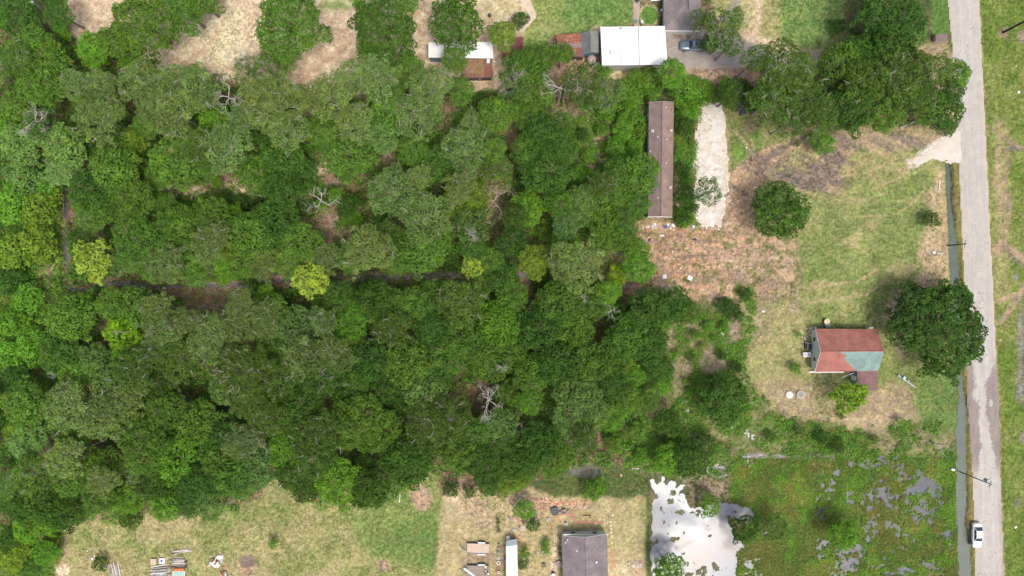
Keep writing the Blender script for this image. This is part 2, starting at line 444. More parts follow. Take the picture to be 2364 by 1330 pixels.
    L(F.poly([(1800,620),(1860,560),(1960,440),(2120,380),(2170,420),(2150,600),(2080,700),(1850,720),(1790,690)], 30, 20) * .7, GRASS, LAWN2)
    nz = fbm(X, Y, 22, 71, 4); nz2 = fbm(X * .6, Y * 1.2, 40, 72, 4)
    L(F.poly(LOTR, 16) * sstep(.5, .62, nz) * .6, lin(150, 144, 92), GRASS2)
    L(F.poly(LOTR, 16) * sstep(.52, .44, nz2) * .55, lin(96, 122, 56), GRASS)
    L(F.poly(LOTR, 16) * sstep(.62, .7, nz2) * .6, DRYG2, DRYG)
    # red, disturbed earth
    L(F.poly([(1395,600),(1470,560),(1485,520),(1600,520),(1660,440),(1690,400),(1760,340),(1850,330),(1760,420),(1740,500),(1770,545),(1820,570),(1832,620),(1810,670),(1770,690),(1690,680),(1560,700),(1460,680),(1440,620)], 22, 26, 10), DIRT2, DIRT)
    L(F.poly([(1440,600),(1700,540),(1830,560),(1830,660),(1600,690),(1460,680)], 16) * sstep(.48, .58, fbm(X * .45, Y * 1.6, 40, 9, 4)) * .9, OLIVE2, PINKB)
    L(F.poly([(1620,540),(1830,540),(1830,690),(1620,680)], 18) * sstep(.5, .6, fbm(X * .4, Y * 1.7, 44, 19, 4)) * .9, SAND, RED)
    L(F.poly([(1490,526),(1640,520),(1650,545),(1500,545)], 6) * .8, RED, DIRT)
    L(F.poly([(1440,620),(1475,575),(1500,560),(1480,620),(1480,680),(1440,670)], 14) * .9, PINKB, MUD2)
    for ln, w in [([(1492,571),(1545,574)], 8), ([(1558,612),(1582,580),(1600,552)], 8), ([(1605,600),(1622,560),(1640,540)], 7), ([(1480,640),(1560,610)], 5),([(1500,588),(1600,582)],4),([(1580,625),(1600,600)],6)]:
        L(F.line(ln, w, 3, 2.5), RED, lin(192, 146, 110))
    for ln, w in [([(1480,580),(1600,578)], 6), ([(1470,596),(1640,590)], 5), ([(1590,560),(1640,556)], 8),([(1470,572),(1450,576)],12),([(1640,660),(1730,652)],5)]:
        L(F.line(ln, w, 3, 3, .8), MUD2, MUD)
    for ln, w in [([(1620,672),(1700,662),(1790,645),(1830,640)], 11), ([(1670,610),(1760,600),(1820,590)], 14), ([(1690,560),(1760,548)], 16), ([(1660,480),(1700,440),(1760,380)], 18),([(1600,524),(1680,520)],8)]:
        L(F.line(ln, w, 5, 5, .8), SAND, DIRT)
    L(F.poly([(1670,430),(1700,390),(1770,335),(1850,325),(1800,370),(1720,430),(1690,470)], 8, 6, 4, .85), RED2, DIRT)
    # slightly green patch right of the pad
    L(F.poly([(1680,290),(1720,260),(1760,300),(1755,350),(1700,375),(1680,350)], 10, 10, 6), OLIVE, GRASS)
    L(F.ell(1737, 325, 22, 30, .4, .4, -20), BRIGHTG, OLIVE)
    L(F.ell(1708, 350, 22, 20, .4, .4, -20), BRIGHTG, GRASS)
    L(F.line([(1695,300),(1720,330),(1745,365)], 4, 2, 1.5), PINKB, DIRT)
    L(F.line([(1715,300),(1735,325),(1742,350)], 3, 2, 1.5), PINKB, DIRT)
    L(F.ell(1732, 293, 12, 14, .4, .3, 0, .7), MUD2, LITTER)
    # muddy turning circle
    L(F.poly([(1760,410),(1800,395),(1860,402),(1890,365),(1915,325),(1960,320),(1975,350),(1945,385),(1938,420),(1935,452),(1880,440),(1800,425)], 8, 8, 4), MUD, MUD2)
    L(F.poly([(1815,355),(1880,365),(1920,395),(1900,410),(1850,385)], 6, 6, 4), MUD, MUD2)
    L(F.line([(1760,375),(1800,345),(1850,320),(1900,318)], 16, 5, 5), MUD2, MUD)
    L(F.line([(1850,330),(1960,320),(2060,330),(2130,325),(2180,320)], 34, 12, 8, .85), PINKB, MUD2)
    L(F.line([(2000,300),(2140,300)], 24, 10, 8, .7), DIRT2, DRYG)
    L(F.ell(1850, 370, 34, 12, .5, .4, 10, .8), GRASS, DRYG)
    for ln in [[(1850,440),(1900,455),(1960,465),(2000,460),(2060,440)], [(1990,500),(2060,498),(2110,470),(2140,430)], [(1900,660),(1980,650),(2030,620)], [(1860,700),(2000,680),(2060,640)],[(1930,410),(2000,400),(2100,350)],[(2010,440),(2100,400)]]:
        L(F.line(ln, 3.5, 2, 2, .7), DRYG2, DIRT)
    L(F.poly([(2125,340),(2150,330),(2165,390),(2130,560),(2110,600),(2200,660),(2190,540),(2183,400)], 10, 10, 5) * .8, DRYG2, DIRT)
    for e in [(2152,455,18,22,0),(2150,590,26,34,0),(2135,650,24,22,0),(2100,675,42,26,-35),(2075,720,30,40,20),(2080,780,16,50,0),(1810,610,26,40,20),(1760,640,50,30,0),(1820,455,20,16,0)]:
        L(F.ell(e[0], e[1], e[2], e[3], .45, .4, e[4], .85), PINKB, DRYG2)
    # house surroundings
    L(F.poly([(1720,700),(1860,720),(1870,860),(1840,900),(1730,870)], 20, 14, 6, .8), DRYG, GRASS2)
    L(F.poly([(1740,640),(1790,650),(1780,780),(1730,800)], 12) * .7, PINKB, OLIVE2)
    L(F.poly([(1730,880),(1900,880),(2010,900),(2200,880),(2210,1000),(1960,990),(1780,960)], 16, 16, 6), DRYG, PINKB)
    L(F.poly([(1880,868),(1940,866),(1940,980),(1880,960)], 10) * .8, GRASS, DRYG)
    L(F.poly([(1990,905),(2060,890),(2080,960),(2020,975)], 16, 12) * .8, DRYG2, PINKB)
    L(F.poly([(2100,870),(2220,850),(2214,1000),(2150,1010),(2110,940)], 18, 14), LAWN, GRASS)
    L(F.line([(1920,968),(2010,968),(2060,955)], 6, 3, 3, .7), DIRT, DRYG2)
    L(F.ell(1835, 912, 40, 20, .4, .3, 0, .5), PINKB, DRYG)
    tz = fbm(X, Y, 15, 73, 3)
    CL = F.poly([(1440,530),(1500,520),(1840,540),(1830,690),(1450,690)], 20, 14, 8)
    s1 = fbm(X * .22, Y * 1.9, 26, 171, 4); s2 = fbm((X + Y) * .25, (Y * 1.0 - X * .0) * .5 - X * .9, 24, 172, 4)
    L(CL * sstep(.54, .62, s1) * .8, lin(196, 150, 108), DIRT)
    L(CL * sstep(.46, .40, s1) * .6, lin(140, 112, 86), lin(158, 128, 98))
    L(CL * sstep(.6, .68, s2) * .7 * (X < 1680), RED, DIRT)
    TR = F.poly([(1740,330),(1960,300),(2190,300),(2190,350),(1990,370),(1960,440),(1940,460),(1780,440),(1690,470),(1670,440)], 16, 14, 8)
    s3 = fbm((X + Y * 1.2) * .18, (Y - X * .55) * 1.5, 22, 173, 4)
    L(TR * sstep(.55, .62, s3) * .7, MUD, MUD2)
    L(TR * sstep(.45, .40, s3) * .5, DRYG2, DIRT)
    L(F.poly([(1740,560),(1860,570),(1850,720),(1740,760)], 30, 30, 12) * sstep(.42, .58, tz), OLIVE2, PINKB)
    L(F.poly([(1440,530),(1840,530),(1840,690),(1450,690)], 20, 14, 8) * sstep(.56, .62, tz) * .8, OLIVE, OLIVE2)
    L(F.poly([(1440,530),(1840,530),(1840,690),(1450,690)], 20, 14, 8) * sstep(.44, .38, tz) * .6, MUD2, PINKB)
    # ---- marsh
    MR = [(1690,1050),(2206,1052),(2210,1180),(2213,1250),(2214,1900),(1699,1900),(1700,1270),(1735,1210),(1745,1180),(1690,1160)]
    L(F.poly(MR, 8, 6, 4), MARSH, MARSH2)
    L(F.poly(MR, 16) * sstep(.45, .6, mid), MARSH2, OLIVE)
    L(F.poly([(1980,1050),(2200,1060),(2205,1180),(2000,1180),(1960,1120)], 24, 16, 5) * .8, lin(90, 128, 40), MARSH)
    MM = F.poly(MR, 8, 6, 4)
    L(MM * sstep(.5, .58, fbm(X, Y, 20, 74, 4)), lin(94, 132, 38), lin(84, 118, 36))
    L(MM * sstep(.56, .66, fbm(X, Y, 26, 75, 4)), lin(116, 112, 58), lin(104, 104, 52))
    L(MM * sstep(.6, .7, fbm(X, Y, 34, 76, 4)) * .8, lin(138, 134, 62), lin(116, 122, 50))
    L(MM * sstep(.62, .7, fbm(X, Y, 12, 77, 3)) * .6, lin(104, 106, 66), lin(92, 100, 52))
    L(F.line([(1715,1054),(1760,1052),(1920,1056)], 8, 3, 3, .9), lin(140, 138, 142), MUD2)
    # ---- ditch banks and right verge
    L(F.sd(DITCH) * 0 + F.poly(DITCH, 5, 2, 2), lin(70, 74, 66), lin(82, 86, 60))
    l, r = road_edges(Y)
    m = sstep(-3, 3, l + 2 - X) * sstep(-4, 4, X - (l - 16 - F.w * 3)) * (Y > 370)
    L(m, lin(132, 122, 66), lin(110, 112, 56))
    m = sstep(-3, 3, X - r)
    L(m, lin(104, 124, 44), lin(122, 128, 66))
    L(m * sstep(.45, .62, mid), lin(84, 112, 30), lin(104, 124, 44))
    L(m * sstep(8, 4, np.abs(X - r)) * .8, DIRT2, DRYG)
    L(m * F.poly([(2290,270),(2330,270),(2325,500),(2330,700),(2296,700)], 12) * .7, DRYG, GRASS2)
    for ln, w in [([(2280,292),(2310,310),(2335,330),(2360,342)], 8), ([(2305,325),(2300,420),(2305,440)], 7), ([(2322,340),(2325,380),(2318,420),(2328,470),(2322,560)], 7),
                  ([(2300,575),(2315,568),(2340,580),(2364,600),(2400,640)], 14), ([(2364,660),(2345,700),(2325,725),(2310,745)], 12), ([(2310,695),(2345,680)], 8), ([(2310,560),(2300,590)], 12), ([(2310,450),(2312,540)], 5),([(2290,300),(2310,285)],6)]:
        L(F.line(ln, w, 3, 3), DIRT, MUD2)
    L(F.line([(2330,590),(2364,615)], 5, 2, 2), MUD, MUD2); L(F.line([(2350,690),(2330,715)], 5, 2, 2), MUD, MUD2); L(F.line([(2322,345),(2360,345)], 5, 2, 2), MUD, MUD2)
    L(F.poly([(2305,60),(2330,60),(2330,92),(2305,88)], 6), PINKB, MUD2)
    L(F.ell(2358, 85, 10, 14, .3, .3), MUD2, PINKB)
    for e in [(2356,780,7,90),(2355,880,9,50),(2350,1160,6,10),(2362,1010,8,12),(2340,340,8,5),(2345,640,6,8)]:
        L(F.ell(e[0], e[1], e[2], e[3], .4, .5, 0, .8), lin(130, 128, 136), MUD2)
    # culvert apron of pale gravel
    L(F.poly([(2092,372),(2130,345),(2160,325),(2190,312),(2222,296),(2232,296),(2232,372),(2190,370),(2150,365),(2120,385),(2100,390)], 5, 7, 5), WHITEG, lin(190, 172, 150))
    L(F.poly([(2120,352),(2160,328),(2200,308),(2232,300),(2232,372),(2165,366)], 6, 3, 3), lin(204, 199, 190), lin(200, 194, 184))
    # rim around the pad
    L(F.poly([(1612,240),(1668,238),(1680,262),(1688,400),(1668,520),(1608,522),(1600,330)], 5, 7, 5, .8), DIRT, OLIVE2)
    # pond beds
    pm = F.poly(POND, 4, 5, 4); pm2 = F.poly(POND2, 4, 4, 4)
    L(np.maximum(pm, pm2) * .9, lin(120, 114, 100), lin(96, 104, 70))
    far = np.maximum.reduce([-150 - X, X - 2560, -190 - Y, Y - 1520])
    L(sstep(-60, 40, far + 0 * X), lin(92, 108, 54), lin(112, 122, 68))
    lumw = np.array([.3, .6, .1])
    for c in (ca, cb):
        g = (c @ lumw)[..., None]; c += (g - c) * .13
    md = (fbm(X, Y, 7, 78, 2) - .5) * .7 + (fbm(X, Y, 28, 79, 3) - .5) * .45
    md = md * sstep(60, 0, far)
    ca *= (1 + md)[..., None]; cb *= (1 + md * .7)[..., None]
    return ca, cb, F

def water_mask(F):
    X, Y = F.X, F.Y
    a = F.poly(POND, 5, 6, 6)
    tuft = fbm(X, Y, 16, 31, 4)
    tuft = tuft * .4 + fbm(X, Y, 12, 32, 2) * .6
    spk = sstep(1200, 1120, Y) * .17 + sstep(1285, 1330, Y) * .09
    a = a * sstep(.74, .6, tuft + spk)
    a = np.maximum(a, F.poly(POND2, 4, 4, 4) * sstep(.68, .5, tuft))
    d = F.poly(DITCH, 4, 4, 3)
    # marsh: puddles
    v = fbm(X, Y, 34, 41, 5)
    MR = [(1900,1050),(2206,1056),(2210,1180),(2213,1250),(2214,1700),(1720,1700),(1715,1290),(1860,1250)]
    rid = 1 - np.abs(fbm(X, Y, 52, 43, 4) - .5) * 12
    mm = F.poly(MR, 10) * np.maximum(sstep(.64, .72, v), sstep(.3, .9, rid) * .9 * sstep(.42, .55, fbm(X, Y, 90, 44, 2)))
    for e in [(2085,1095,34,13,5),(2078,1112,10,22,0),(2055,1058,26,7,0),(2120,1185,16,26,20),(2010,1165,5,34,10),(2020,1205,12,16,0),(1995,1245,8,30,30),(2145,1180,30,10,25),(1965,1285,34,14,30),(1880,1280,30,9,35),
              (2070,1215,24,14,0),(2075,1235,8,20,0),(2080,1320,30,10,0),(2150,1310,14,8,0),(1960,1310,34,10,20),(2030,1130,14,5,-20),(1965,1160,9,9,0),(1890,1180,5,10,20),(1770,1232,8,4,0),
              (1595,950,10,6,0),(1580,930,6,4,0),(1590,972,7,4,0),(1690,990,8,8,20),(1725,995,14,6,0),(1745,1012,16,8,0),(1490,978,5,4,0),(1345,1090,16,5,0),(1730,1070,6,10,20)]:
        mm = np.maximum(mm, F.ell(e[0], e[1], e[2] * .95, e[3] * .95, .3, .95, e[4]))
    mm = np.maximum(mm, F.poly([(1960,1062),(2180,1066),(2190,1200),(2040,1230),(1990,1150)], 14, 12, 5) * sstep(.6, .67, fbm(X, Y, 24, 145, 4)) * .9)
    mm = np.maximum(mm, F.line([(1715,1056),(1760,1052),(1830,1054),(1915,1058)], 3.5, 2, 2.5))
    mm = np.maximum(mm, F.line([(2012,1145),(2008,1180),(2025,1210),(2030,1230),(2000,1250),(1980,1270),(1940,1290)], 7, 3, 4))
    mm = mm * sstep(.6, .46, fbm(X, Y, 8, 45, 3)) * .92
    mm = np.maximum(mm, F.poly([(1960,1062),(2180,1066),(2190,1200),(2040,1230),(1990,1150)], 14, 12, 5) * sstep(.6, .67, fbm(X, Y, 24, 145, 4)) * .9)
    mm = np.maximum(mm, F.line([(1715,1056),(1760,1052),(1830,1054),(1915,1058)], 3.2, 2, 2.5) * sstep(.7, .5, fbm(X, Y, 9, 46, 2)))
    cr = F.line(CREEK, 11, 4, 4)
    wl = F.line([(98,1225),(96,1260),(90,1320)], 6, 3, 3)
    return np.maximum.reduce([a, d, mm, cr, wl]), a, d

# ---- ground sheet
dx = 0.335
xs = np.concatenate([[-4500, -1500, -600, -300, -180, -135, -120], np.arange(-112, 112, dx), [120, 135, 180, 300, 600, 1500, 4500]])
ys = np.concatenate([[-4500, -1500, -600, -300, -150, -100, -82], np.arange(-71, 71, dx), [82, 100, 150, 300, 600, 1500, 4500]])
GX, GY = np.meshgrid(xs, ys)
PXg, PYg = W2P(GX, GY)
ca, cb, FG = ground_paint(PXg, PYg)
wm, _pm, _dm = water_mask(FG)
gz = (fbm(PXg, PYg, 40, 50, 3) - .5) * 0.16 + (fbm(PXg, PYg, 9, 51, 2) - .5) * 0.05
l_, r_ = road_edges(PYg)
flat = sstep(14, 2, np.maximum(l_ - PXg, PXg - r_))
def flatten(m, z=-0.05):
    global gz
    gz = gz * (1 - m) + z * m
flatten(flat)
PAD = [(1622,240),(1662,238),(1673,262),(1674,330),(1677,400),(1672,470),(1660,516),(1612,512),(1609,440),(1606,380),(1608,320),(1613,280)]
DRIVE = [(1538,60),(1700,78),(1712,98),(1745,112),(1800,120),(1890,122),(1960,130),(2100,150),(2215,185),(2215,215),(2100,178),(1960,160),(1760,156),(1538,152)]
PATHP = [(1462,-120),(1472,-120),(1474,58),(1466,58)]
for pl in (PAD, DRIVE, PATHP):
    flatten(FG.poly(pl, 6, 2, 0))
gz = gz - wm * np.where(_dm > .3, 0.5, 0.26) - 0.02
me = None
nx, ny = len(xs), len(ys)
idx = np.arange(nx * ny).reshape(ny, nx)
faces = np.stack([idx[:-1, :-1], idx[:-1, 1:], idx[1:, 1:], idx[1:, :-1]], -1).reshape(-1, 4)
gme = mesh_np("ground", np.stack([GX, GY, gz], -1).reshape(-1, 3), faces, 4, None,
              {"ca": ca.reshape(-1, 3), "cb": cb.reshape(-1, 3)}, smooth=True)
def ground_mat(name, s1=0.55, s2=2.6, contrast=0.5, bump=0.5):
    t = NT(name)
    p = t.pos()
    n1 = t.noise(s1, 6, 0.65, p); n2 = t.noise(s2, 5, 0.7, p); n3 = t.noise(s2 * 4.2, 3, 0.7, p)
    f = t.math('ADD', t.math('MULTIPLY', n1, .62), t.math('MULTIPLY', n2, .38))
    c = t.mix(t.ramp(f, 0.41, 0.59), t.attr("ca"), t.attr("cb"))
    k = t.ramp(t.math('ADD', t.math('MULTIPLY', n2, .5), t.math('MULTIPLY', n3, .5)), .32, .68, 1 - contrast, 1 + contrast)
    c = t.scalecol(c, k)
    t.bump(t.math('ADD', n2, n3), bump, 0.12)
    return t.fin(c, 0.95, 0, 0.12)
ground = link("ground", gme, ground_mat("ground_cover", .6, 1.7, .62, .8))
tag(ground, kind="structure")

def sheet(name, bbox, step, maskf, colf, z, mat, lip=0.07):
    """a sheet laid on the ground; its ragged edge dips under the ground"""
    X, Y = np.meshgrid(np.arange(bbox[0], bbox[2] + step, step), np.arange(bbox[1], bbox[3] + step, step))
    F = Field(X, Y)
    m = maskf(F)
    ca, cb = colf(F)
    zz = z - lip * (1 - sstep(0.1, 0.75, m))
    v = np.stack([(X - CX) / PXM, (CY - Y) / PXM, zz], -1).reshape(-1, 3)
    ny, nx = X.shape
    idx = np.arange(nx * ny).reshape(ny, nx)
    f = np.stack([idx[1:, :-1], idx[1:, 1:], idx[:-1, 1:], idx[:-1, :-1]], -1).reshape(-1, 4)
    keep = (m.ravel()[f] > 0.02).any(1)
    f = f[keep]
    used = np.unique(f); remap = np.full(len(v), -1); remap[used] = np.arange(len(used))
    me = mesh_np(name, v[used], remap[f], 4, None, {"ca": ca.reshape(-1, 3)[used], "cb": cb.reshape(-1, 3)[used]}, smooth=True)
    o = link(name, me, mat)
    return tag(o, kind="structure")
def two(F, a, b):
    o = np.empty(F.X.shape + (3,)); o[:] = a; p = np.empty(F.X.shape + (3,)); p[:] = b; return o, p
def road_mask(F):
    l, r = road_edges(F.Y)
    return sstep(-2.5, 2.5, np.minimum(F.X - l, r - F.X) + F.w * .8 + F.w2 * .8)
def road_col(F):
    ca, cb = two(F, lin(180, 176, 170), lin(168, 165, 160))
    l, r = road_edges(F.Y); u = (F.X - l) / (r - l)
    def L(m, a, b):
        nonlocal ca, cb
        m = m[..., None]; ca = ca * (1 - m) + np.array(a) * m; cb = cb * (1 - m) + np.array(b) * m
    tr = np.exp(-((u - .34) / .07) ** 2) + np.exp(-((u - .68) / .07) ** 2)
    L(tr * .55 * sstep(.3, .7, fbm(F.X, F.Y * .2, 30, 61, 3) + .1), lin(192, 190, 188), lin(182, 181, 181))
    L(sstep(.1, .02, u) * .5 + sstep(.93, .99, u) * .6, lin(180, 165, 148), lin(190, 180, 165))
    w = (fbm(F.X, F.Y, 20, 62, 4) - .5) * 1.2 + (fbm(F.X, F.Y, 5, 63, 3) - .5) * .9
    asl = sstep(815, 855, F.Y) * sstep(1120, 1060, F.Y)
    cl = np.interp(F.Y, [840, 900, 960, 1000, 1040, 1090, 1120], [.1, .34, .32, .34, .3, .16, .02])
    cr = np.interp(F.Y, [840, 880, 900, 960, 1000, 1060, 1110, 1140], [.98, .62, .6, .58, .68, .86, .93, 1.05])
    dark = np.maximum(sstep(.04, -.02, (u - cl) - w * .18), sstep(-.02, .04, (u - cr) + w * .18)) * asl
    isl = np.maximum(F.ell(2256, 910, 10, 16, .3, .3), F.ell(2288, 930, 4, 8, .3, .3))
    dark = dark * (1 - isl)
    L(dark, lin(150, 140, 135), lin(132, 124, 121))
    L(sstep(1100, 1180, F.Y) * sstep(.9, .97, u + w * .1) * .8, lin(150, 138, 132), lin(168, 155, 146))
    L(sstep(.6, .7, fbm(F.X * 2, F.Y * .5, 20, 66, 4)) * .35 * sstep(1100, 1250, F.Y), lin(150, 140, 130), lin(170, 160, 150))
    return ca, cb
def road_mat():
    t = NT("chalky_road"); p = t.pos(); st = t.pos((1.6, .2, 1))
    n1 = t.noise(.9, 6, .7, st); n2 = t.noise(5, 4, .75, p); n3 = t.noise(.5, 5, .65, p)
    c = t.mix(t.ramp(n1, .3, .7), t.attr("ca"), t.attr("cb"))
    c = t.scalecol(c, t.ramp(n2, .3, .7, .86, 1.12)); c = t.scalecol(c, t.ramp(n3, .3, .7, .92, 1.07))
    vo = t.n("ShaderNodeTexVoronoi", feature='DISTANCE_TO_EDGE'); vo.inputs["Scale"].default_value = .33
    wp = t.n("ShaderNodeVectorMath", operation='ADD'); nz = t.n("ShaderNodeTexNoise"); nz.inputs["Scale"].default_value = .8; nz.inputs["Detail"].default_value = 4
    t.l(p, nz.inputs["Vector"]); t.l(p, wp.inputs[0]); t.l(t.scalecol(nz.outputs["Color"], 2.2), wp.inputs[1]); t.l(wp.outputs[0], vo.inputs["Vector"])
    cr = t.math('MULTIPLY', t.ramp(vo.outputs["Distance"], .03, .0), t.ramp(n3, .5, .6))
    c = t.mix(t.math('MULTIPLY', cr, .55), c, lin(110, 104, 98))
    t.bump(n2, .25, .05)
    return t.fin(c, .95, 0, .1)
road = sheet("road", (2150, -600, 2345, 1950), 2.6, road_mask, road_col, 0.03, road_mat())
def pad_col(F):
    ca, cb = two(F, lin(228, 226, 220), lin(206, 200, 190))
    for m, a in ((sstep(.5, .62, fbm(F.X, F.Y, 26, 161, 4)) * .6, lin(204, 186, 164)), (sstep(.58, .66, fbm(F.X, F.Y, 9, 162, 3)) * .7, lin(168, 154, 136)), (sstep(14, -2, F.sd(PAD)) * .5 * sstep(.4, .6, fbm(F.X, F.Y, 12, 163, 3)), lin(184, 160, 130))):
        ca = ca * (1 - m[..., None]) + np.array(a) * m[..., None]
    return ca, cb
pad = sheet("gravel_pad", (1590, 225, 1695, 530), 2.4, lambda F: F.poly(PAD, 4, 8, 8), pad_col, 0.05, ground_mat("white_gravel", .8, 3.2, .3, .9))
def drive_col(F):
    ca, cb = two(F, lin(148, 142, 138), lin(160, 153, 147))
    m = F.poly([(1540,70),(1600,66),(1640,90),(1600,126),(1545,130)], 18, 16, 5)[..., None] * .7 * sstep(.4, .6, fbm(F.X, F.Y, 18, 70, 3))[..., None]
    ca = ca * (1 - m) + np.array(lin(96, 92, 92)) * m
    m = sstep(1690, 1720, F.X)[..., None] * .5
    ca = ca * (1 - m) + np.array(lin(172, 168, 160)) * m
    m = sstep(1800, 1900, F.X)[..., None]
    ca = ca * (1 - m) + np.array(lin(178, 164, 148)) * m; cb = cb * (1 - m) + np.array(lin(168, 150, 132)) * m
    return ca, cb
sheet("driveway", (1525, 45, 2225, 225), 2.6, lambda F: F.poly(DRIVE, 3, 2, 2), drive_col, 0.04, ground_mat("old_asphalt", .4, 2.4, .12, .2))
sheet("garden_path", (1455, -130, 1480, 62), 2.2, lambda F: F.poly(PATHP, 2.5, 1, 1), lambda F: two(F, lin(178, 164, 152), lin(160, 146, 134)), 0.04, ground_mat("worn_concrete", .6, 3, .12, .2))
APRON = [(2112,372),(2140,350),(2165,332),(2195,316),(2222,302),(2236,300),(2236,372),(2190,370),(2150,366),(2125,380)]
sheet("gravel_apron", (2085, 280, 2245, 400), 2.2, lambda F: F.poly(APRON, 5, 9, 7), lambda F: two(F, lin(206, 201, 193), lin(194, 186, 175)), 0.02, ground_mat("dusty_gravel", .5, 2.4, .12, .3))
PATHQ = [(1205,-150),(1222,-150),(1226,5),(1233,25),(1234,40),(1222,56),(1212,62),(1206,70),(1200,60),(1212,48),(1224,36),(1214,18),(1203,5)]
sheet("curved_path", (1185, -160, 1245, 90), 2.2, lambda F: F.poly(PATHQ, 2.5, 1, 1), lambda F: two(F, lin(206, 190, 172), lin(190, 172, 152)), 0.04, ground_mat("pale_path", .6, 3, .1, .2))

# ---- water
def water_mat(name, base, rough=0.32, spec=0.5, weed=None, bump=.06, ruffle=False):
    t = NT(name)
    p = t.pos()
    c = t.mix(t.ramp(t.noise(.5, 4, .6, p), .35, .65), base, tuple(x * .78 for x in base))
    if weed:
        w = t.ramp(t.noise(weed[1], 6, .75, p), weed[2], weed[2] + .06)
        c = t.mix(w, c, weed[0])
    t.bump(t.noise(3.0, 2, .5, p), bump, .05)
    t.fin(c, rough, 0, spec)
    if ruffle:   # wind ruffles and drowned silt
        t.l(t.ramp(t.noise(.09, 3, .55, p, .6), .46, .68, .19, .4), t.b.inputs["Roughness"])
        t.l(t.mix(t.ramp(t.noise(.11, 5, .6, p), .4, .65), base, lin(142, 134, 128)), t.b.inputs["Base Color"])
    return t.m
def water_plane(name, poly, z, mat):
    b = MB(); b.add([(*P(x, y)[:2], z) for x, y in poly], [tuple(range(len(poly)))])
    o = b.build(name, mat)
    for p in o.data.polygons:
        if p.normal.z < 0: o.data.flip_normals(); break
    return tag(o, kind="structure")
WCOL = lin(110, 118, 132)
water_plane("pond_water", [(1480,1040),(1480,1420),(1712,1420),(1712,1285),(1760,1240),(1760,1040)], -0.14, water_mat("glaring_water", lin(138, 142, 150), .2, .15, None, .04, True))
water_plane("marsh_water", [(1712,1040),(1712,1060),(1760,1060),(1760,1240),(1712,1285),(1712,1720),(2208,1720),(2206,1040)], -0.15, water_mat("marsh_water", lin(80, 84, 98), .3, .36, (lin(84, 104, 50), 1.6, .56)))
dw = [(x, y) for x, y in DITCH]
water_plane("ditch_water", [(2182,368),(2182,1720),(2256,1720),(2250,1200),(2242,950),(2226,600),(2203,420),(2200,368)], -0.38, water_mat("ditch_water", lin(88, 94, 104), .27, .5, (lin(70, 100, 62), 2.6, .49)))
water_plane("creek_water", [(130,430),(130,700),(1290,700),(1290,600),(300,610),(170,640),(170,430)], -0.2, water_mat("creek_water", lin(104, 100, 100), .3, .5))
water_plane("scrub_puddles", [(1470,900),(1470,1030),(1775,1030),(1775,900)], -0.16, water_mat("puddle_water", lin(150, 148, 156), .27, .55))
water_plane("grass_puddle", [(1300,1060),(1300,1120),(1400,1120),(1400,1060)], -0.16, _mc.get("pw") or water_mat("grass_puddle_water", lin(140, 138, 146), .27, .5))
water_plane("left_puddle", [(70,1210),(70,1345),(125,1345),(125,1210)], -0.16, water_mat("left_puddle_water", lin(110, 110, 118), .3, .5))
# ------------------------------------------------------------------ buildings
def shingle(name, a, b, scale=(1, 1, 1), sc=9.0, streak=(1, 6, 1)):
    t = NT(name); p = t.coord("Object")
    mp = t.coord("Object", streak)
    n1 = t.noise(.5, 4, .6, p); n2 = t.noise(1.6, 5, .75, mp); n3 = t.noise(sc, 3, .7, p)
    c = t.mix(t.ramp(n2, .35, .65), a, b)
    c = t.scalecol(c, t.ramp(n1, .3, .7, .84, 1.14)); c = t.scalecol(c, t.ramp(n3, .3, .7, .8, 1.2))
    t.bump(n3, .4, .03)
    return t.fin(c, .92, 0, .15)
def metal_roof(name, a, b=None, rough=.45, var=.06, thr=.55):
    t = NT(name); p = t.coord("Object")
    n1 = t.noise(.6, 5, .65, t.coord('Object', (.8, 3.5, 1)) if var > .12 else p); n2 = t.noise(4, 4, .7, p)
    c = t.mix(t.ramp(t.math('ADD', t.math('MULTIPLY', n1, .6), t.math('MULTIPLY', n2, .4)), thr, thr + .12), a, b or tuple(x * .9 for x in a))
    c = t.scalecol(c, t.ramp(n2, .3, .7, 1 - var, 1 + var))
    return t.fin(c, rough, .0, .4)
M_REDSH = shingle("red_shingle", lin(168, 112, 100), lin(144, 100, 92), streak=(1, 5, 5))
M_FELT = shingle("green_underlay", lin(134, 156, 152), lin(118, 142, 140), streak=(1, 3, 3))
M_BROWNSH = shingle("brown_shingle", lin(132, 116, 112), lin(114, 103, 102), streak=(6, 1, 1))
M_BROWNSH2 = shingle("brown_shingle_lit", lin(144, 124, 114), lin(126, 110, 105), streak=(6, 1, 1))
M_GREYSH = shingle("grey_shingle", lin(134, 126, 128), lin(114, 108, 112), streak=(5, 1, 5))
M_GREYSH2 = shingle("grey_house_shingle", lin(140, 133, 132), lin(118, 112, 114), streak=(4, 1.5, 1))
M_MAUVE = shingle("mauve_shingle", lin(134, 104, 104), lin(116, 92, 94), streak=(1, 5, 1))
M_WHITEM = metal_roof("white_painted_metal", lin(226, 228, 230), lin(214, 214, 212), .5, .03)
M_WHITEM2 = metal_roof("chalky_white_metal", lin(218, 220, 224), lin(196, 194, 190), .55, .04)
M_SKYL = metal_roof("clouded_skylight", lin(200, 208, 210), lin(186, 196, 198), .4, .04)
M_WALLT = plain("tan_steel_cladding", lin(176, 164, 150), .6, var=.08)
M_WALLW = plain("white_siding", lin(214, 218, 216), .7, var=.06)
M_WALLG = plain("pale_green_siding", lin(168, 188, 180), .7, var=.1)
M_WALLB = plain("blue_grey_siding", lin(206, 218, 222), .7, var=.07)
M_WALLBL = plain("slate_blue_siding", lin(110, 136, 156), .7, var=.08)
M_TRIM = plain("white_trim", lin(228, 228, 226), .6, var=.04)
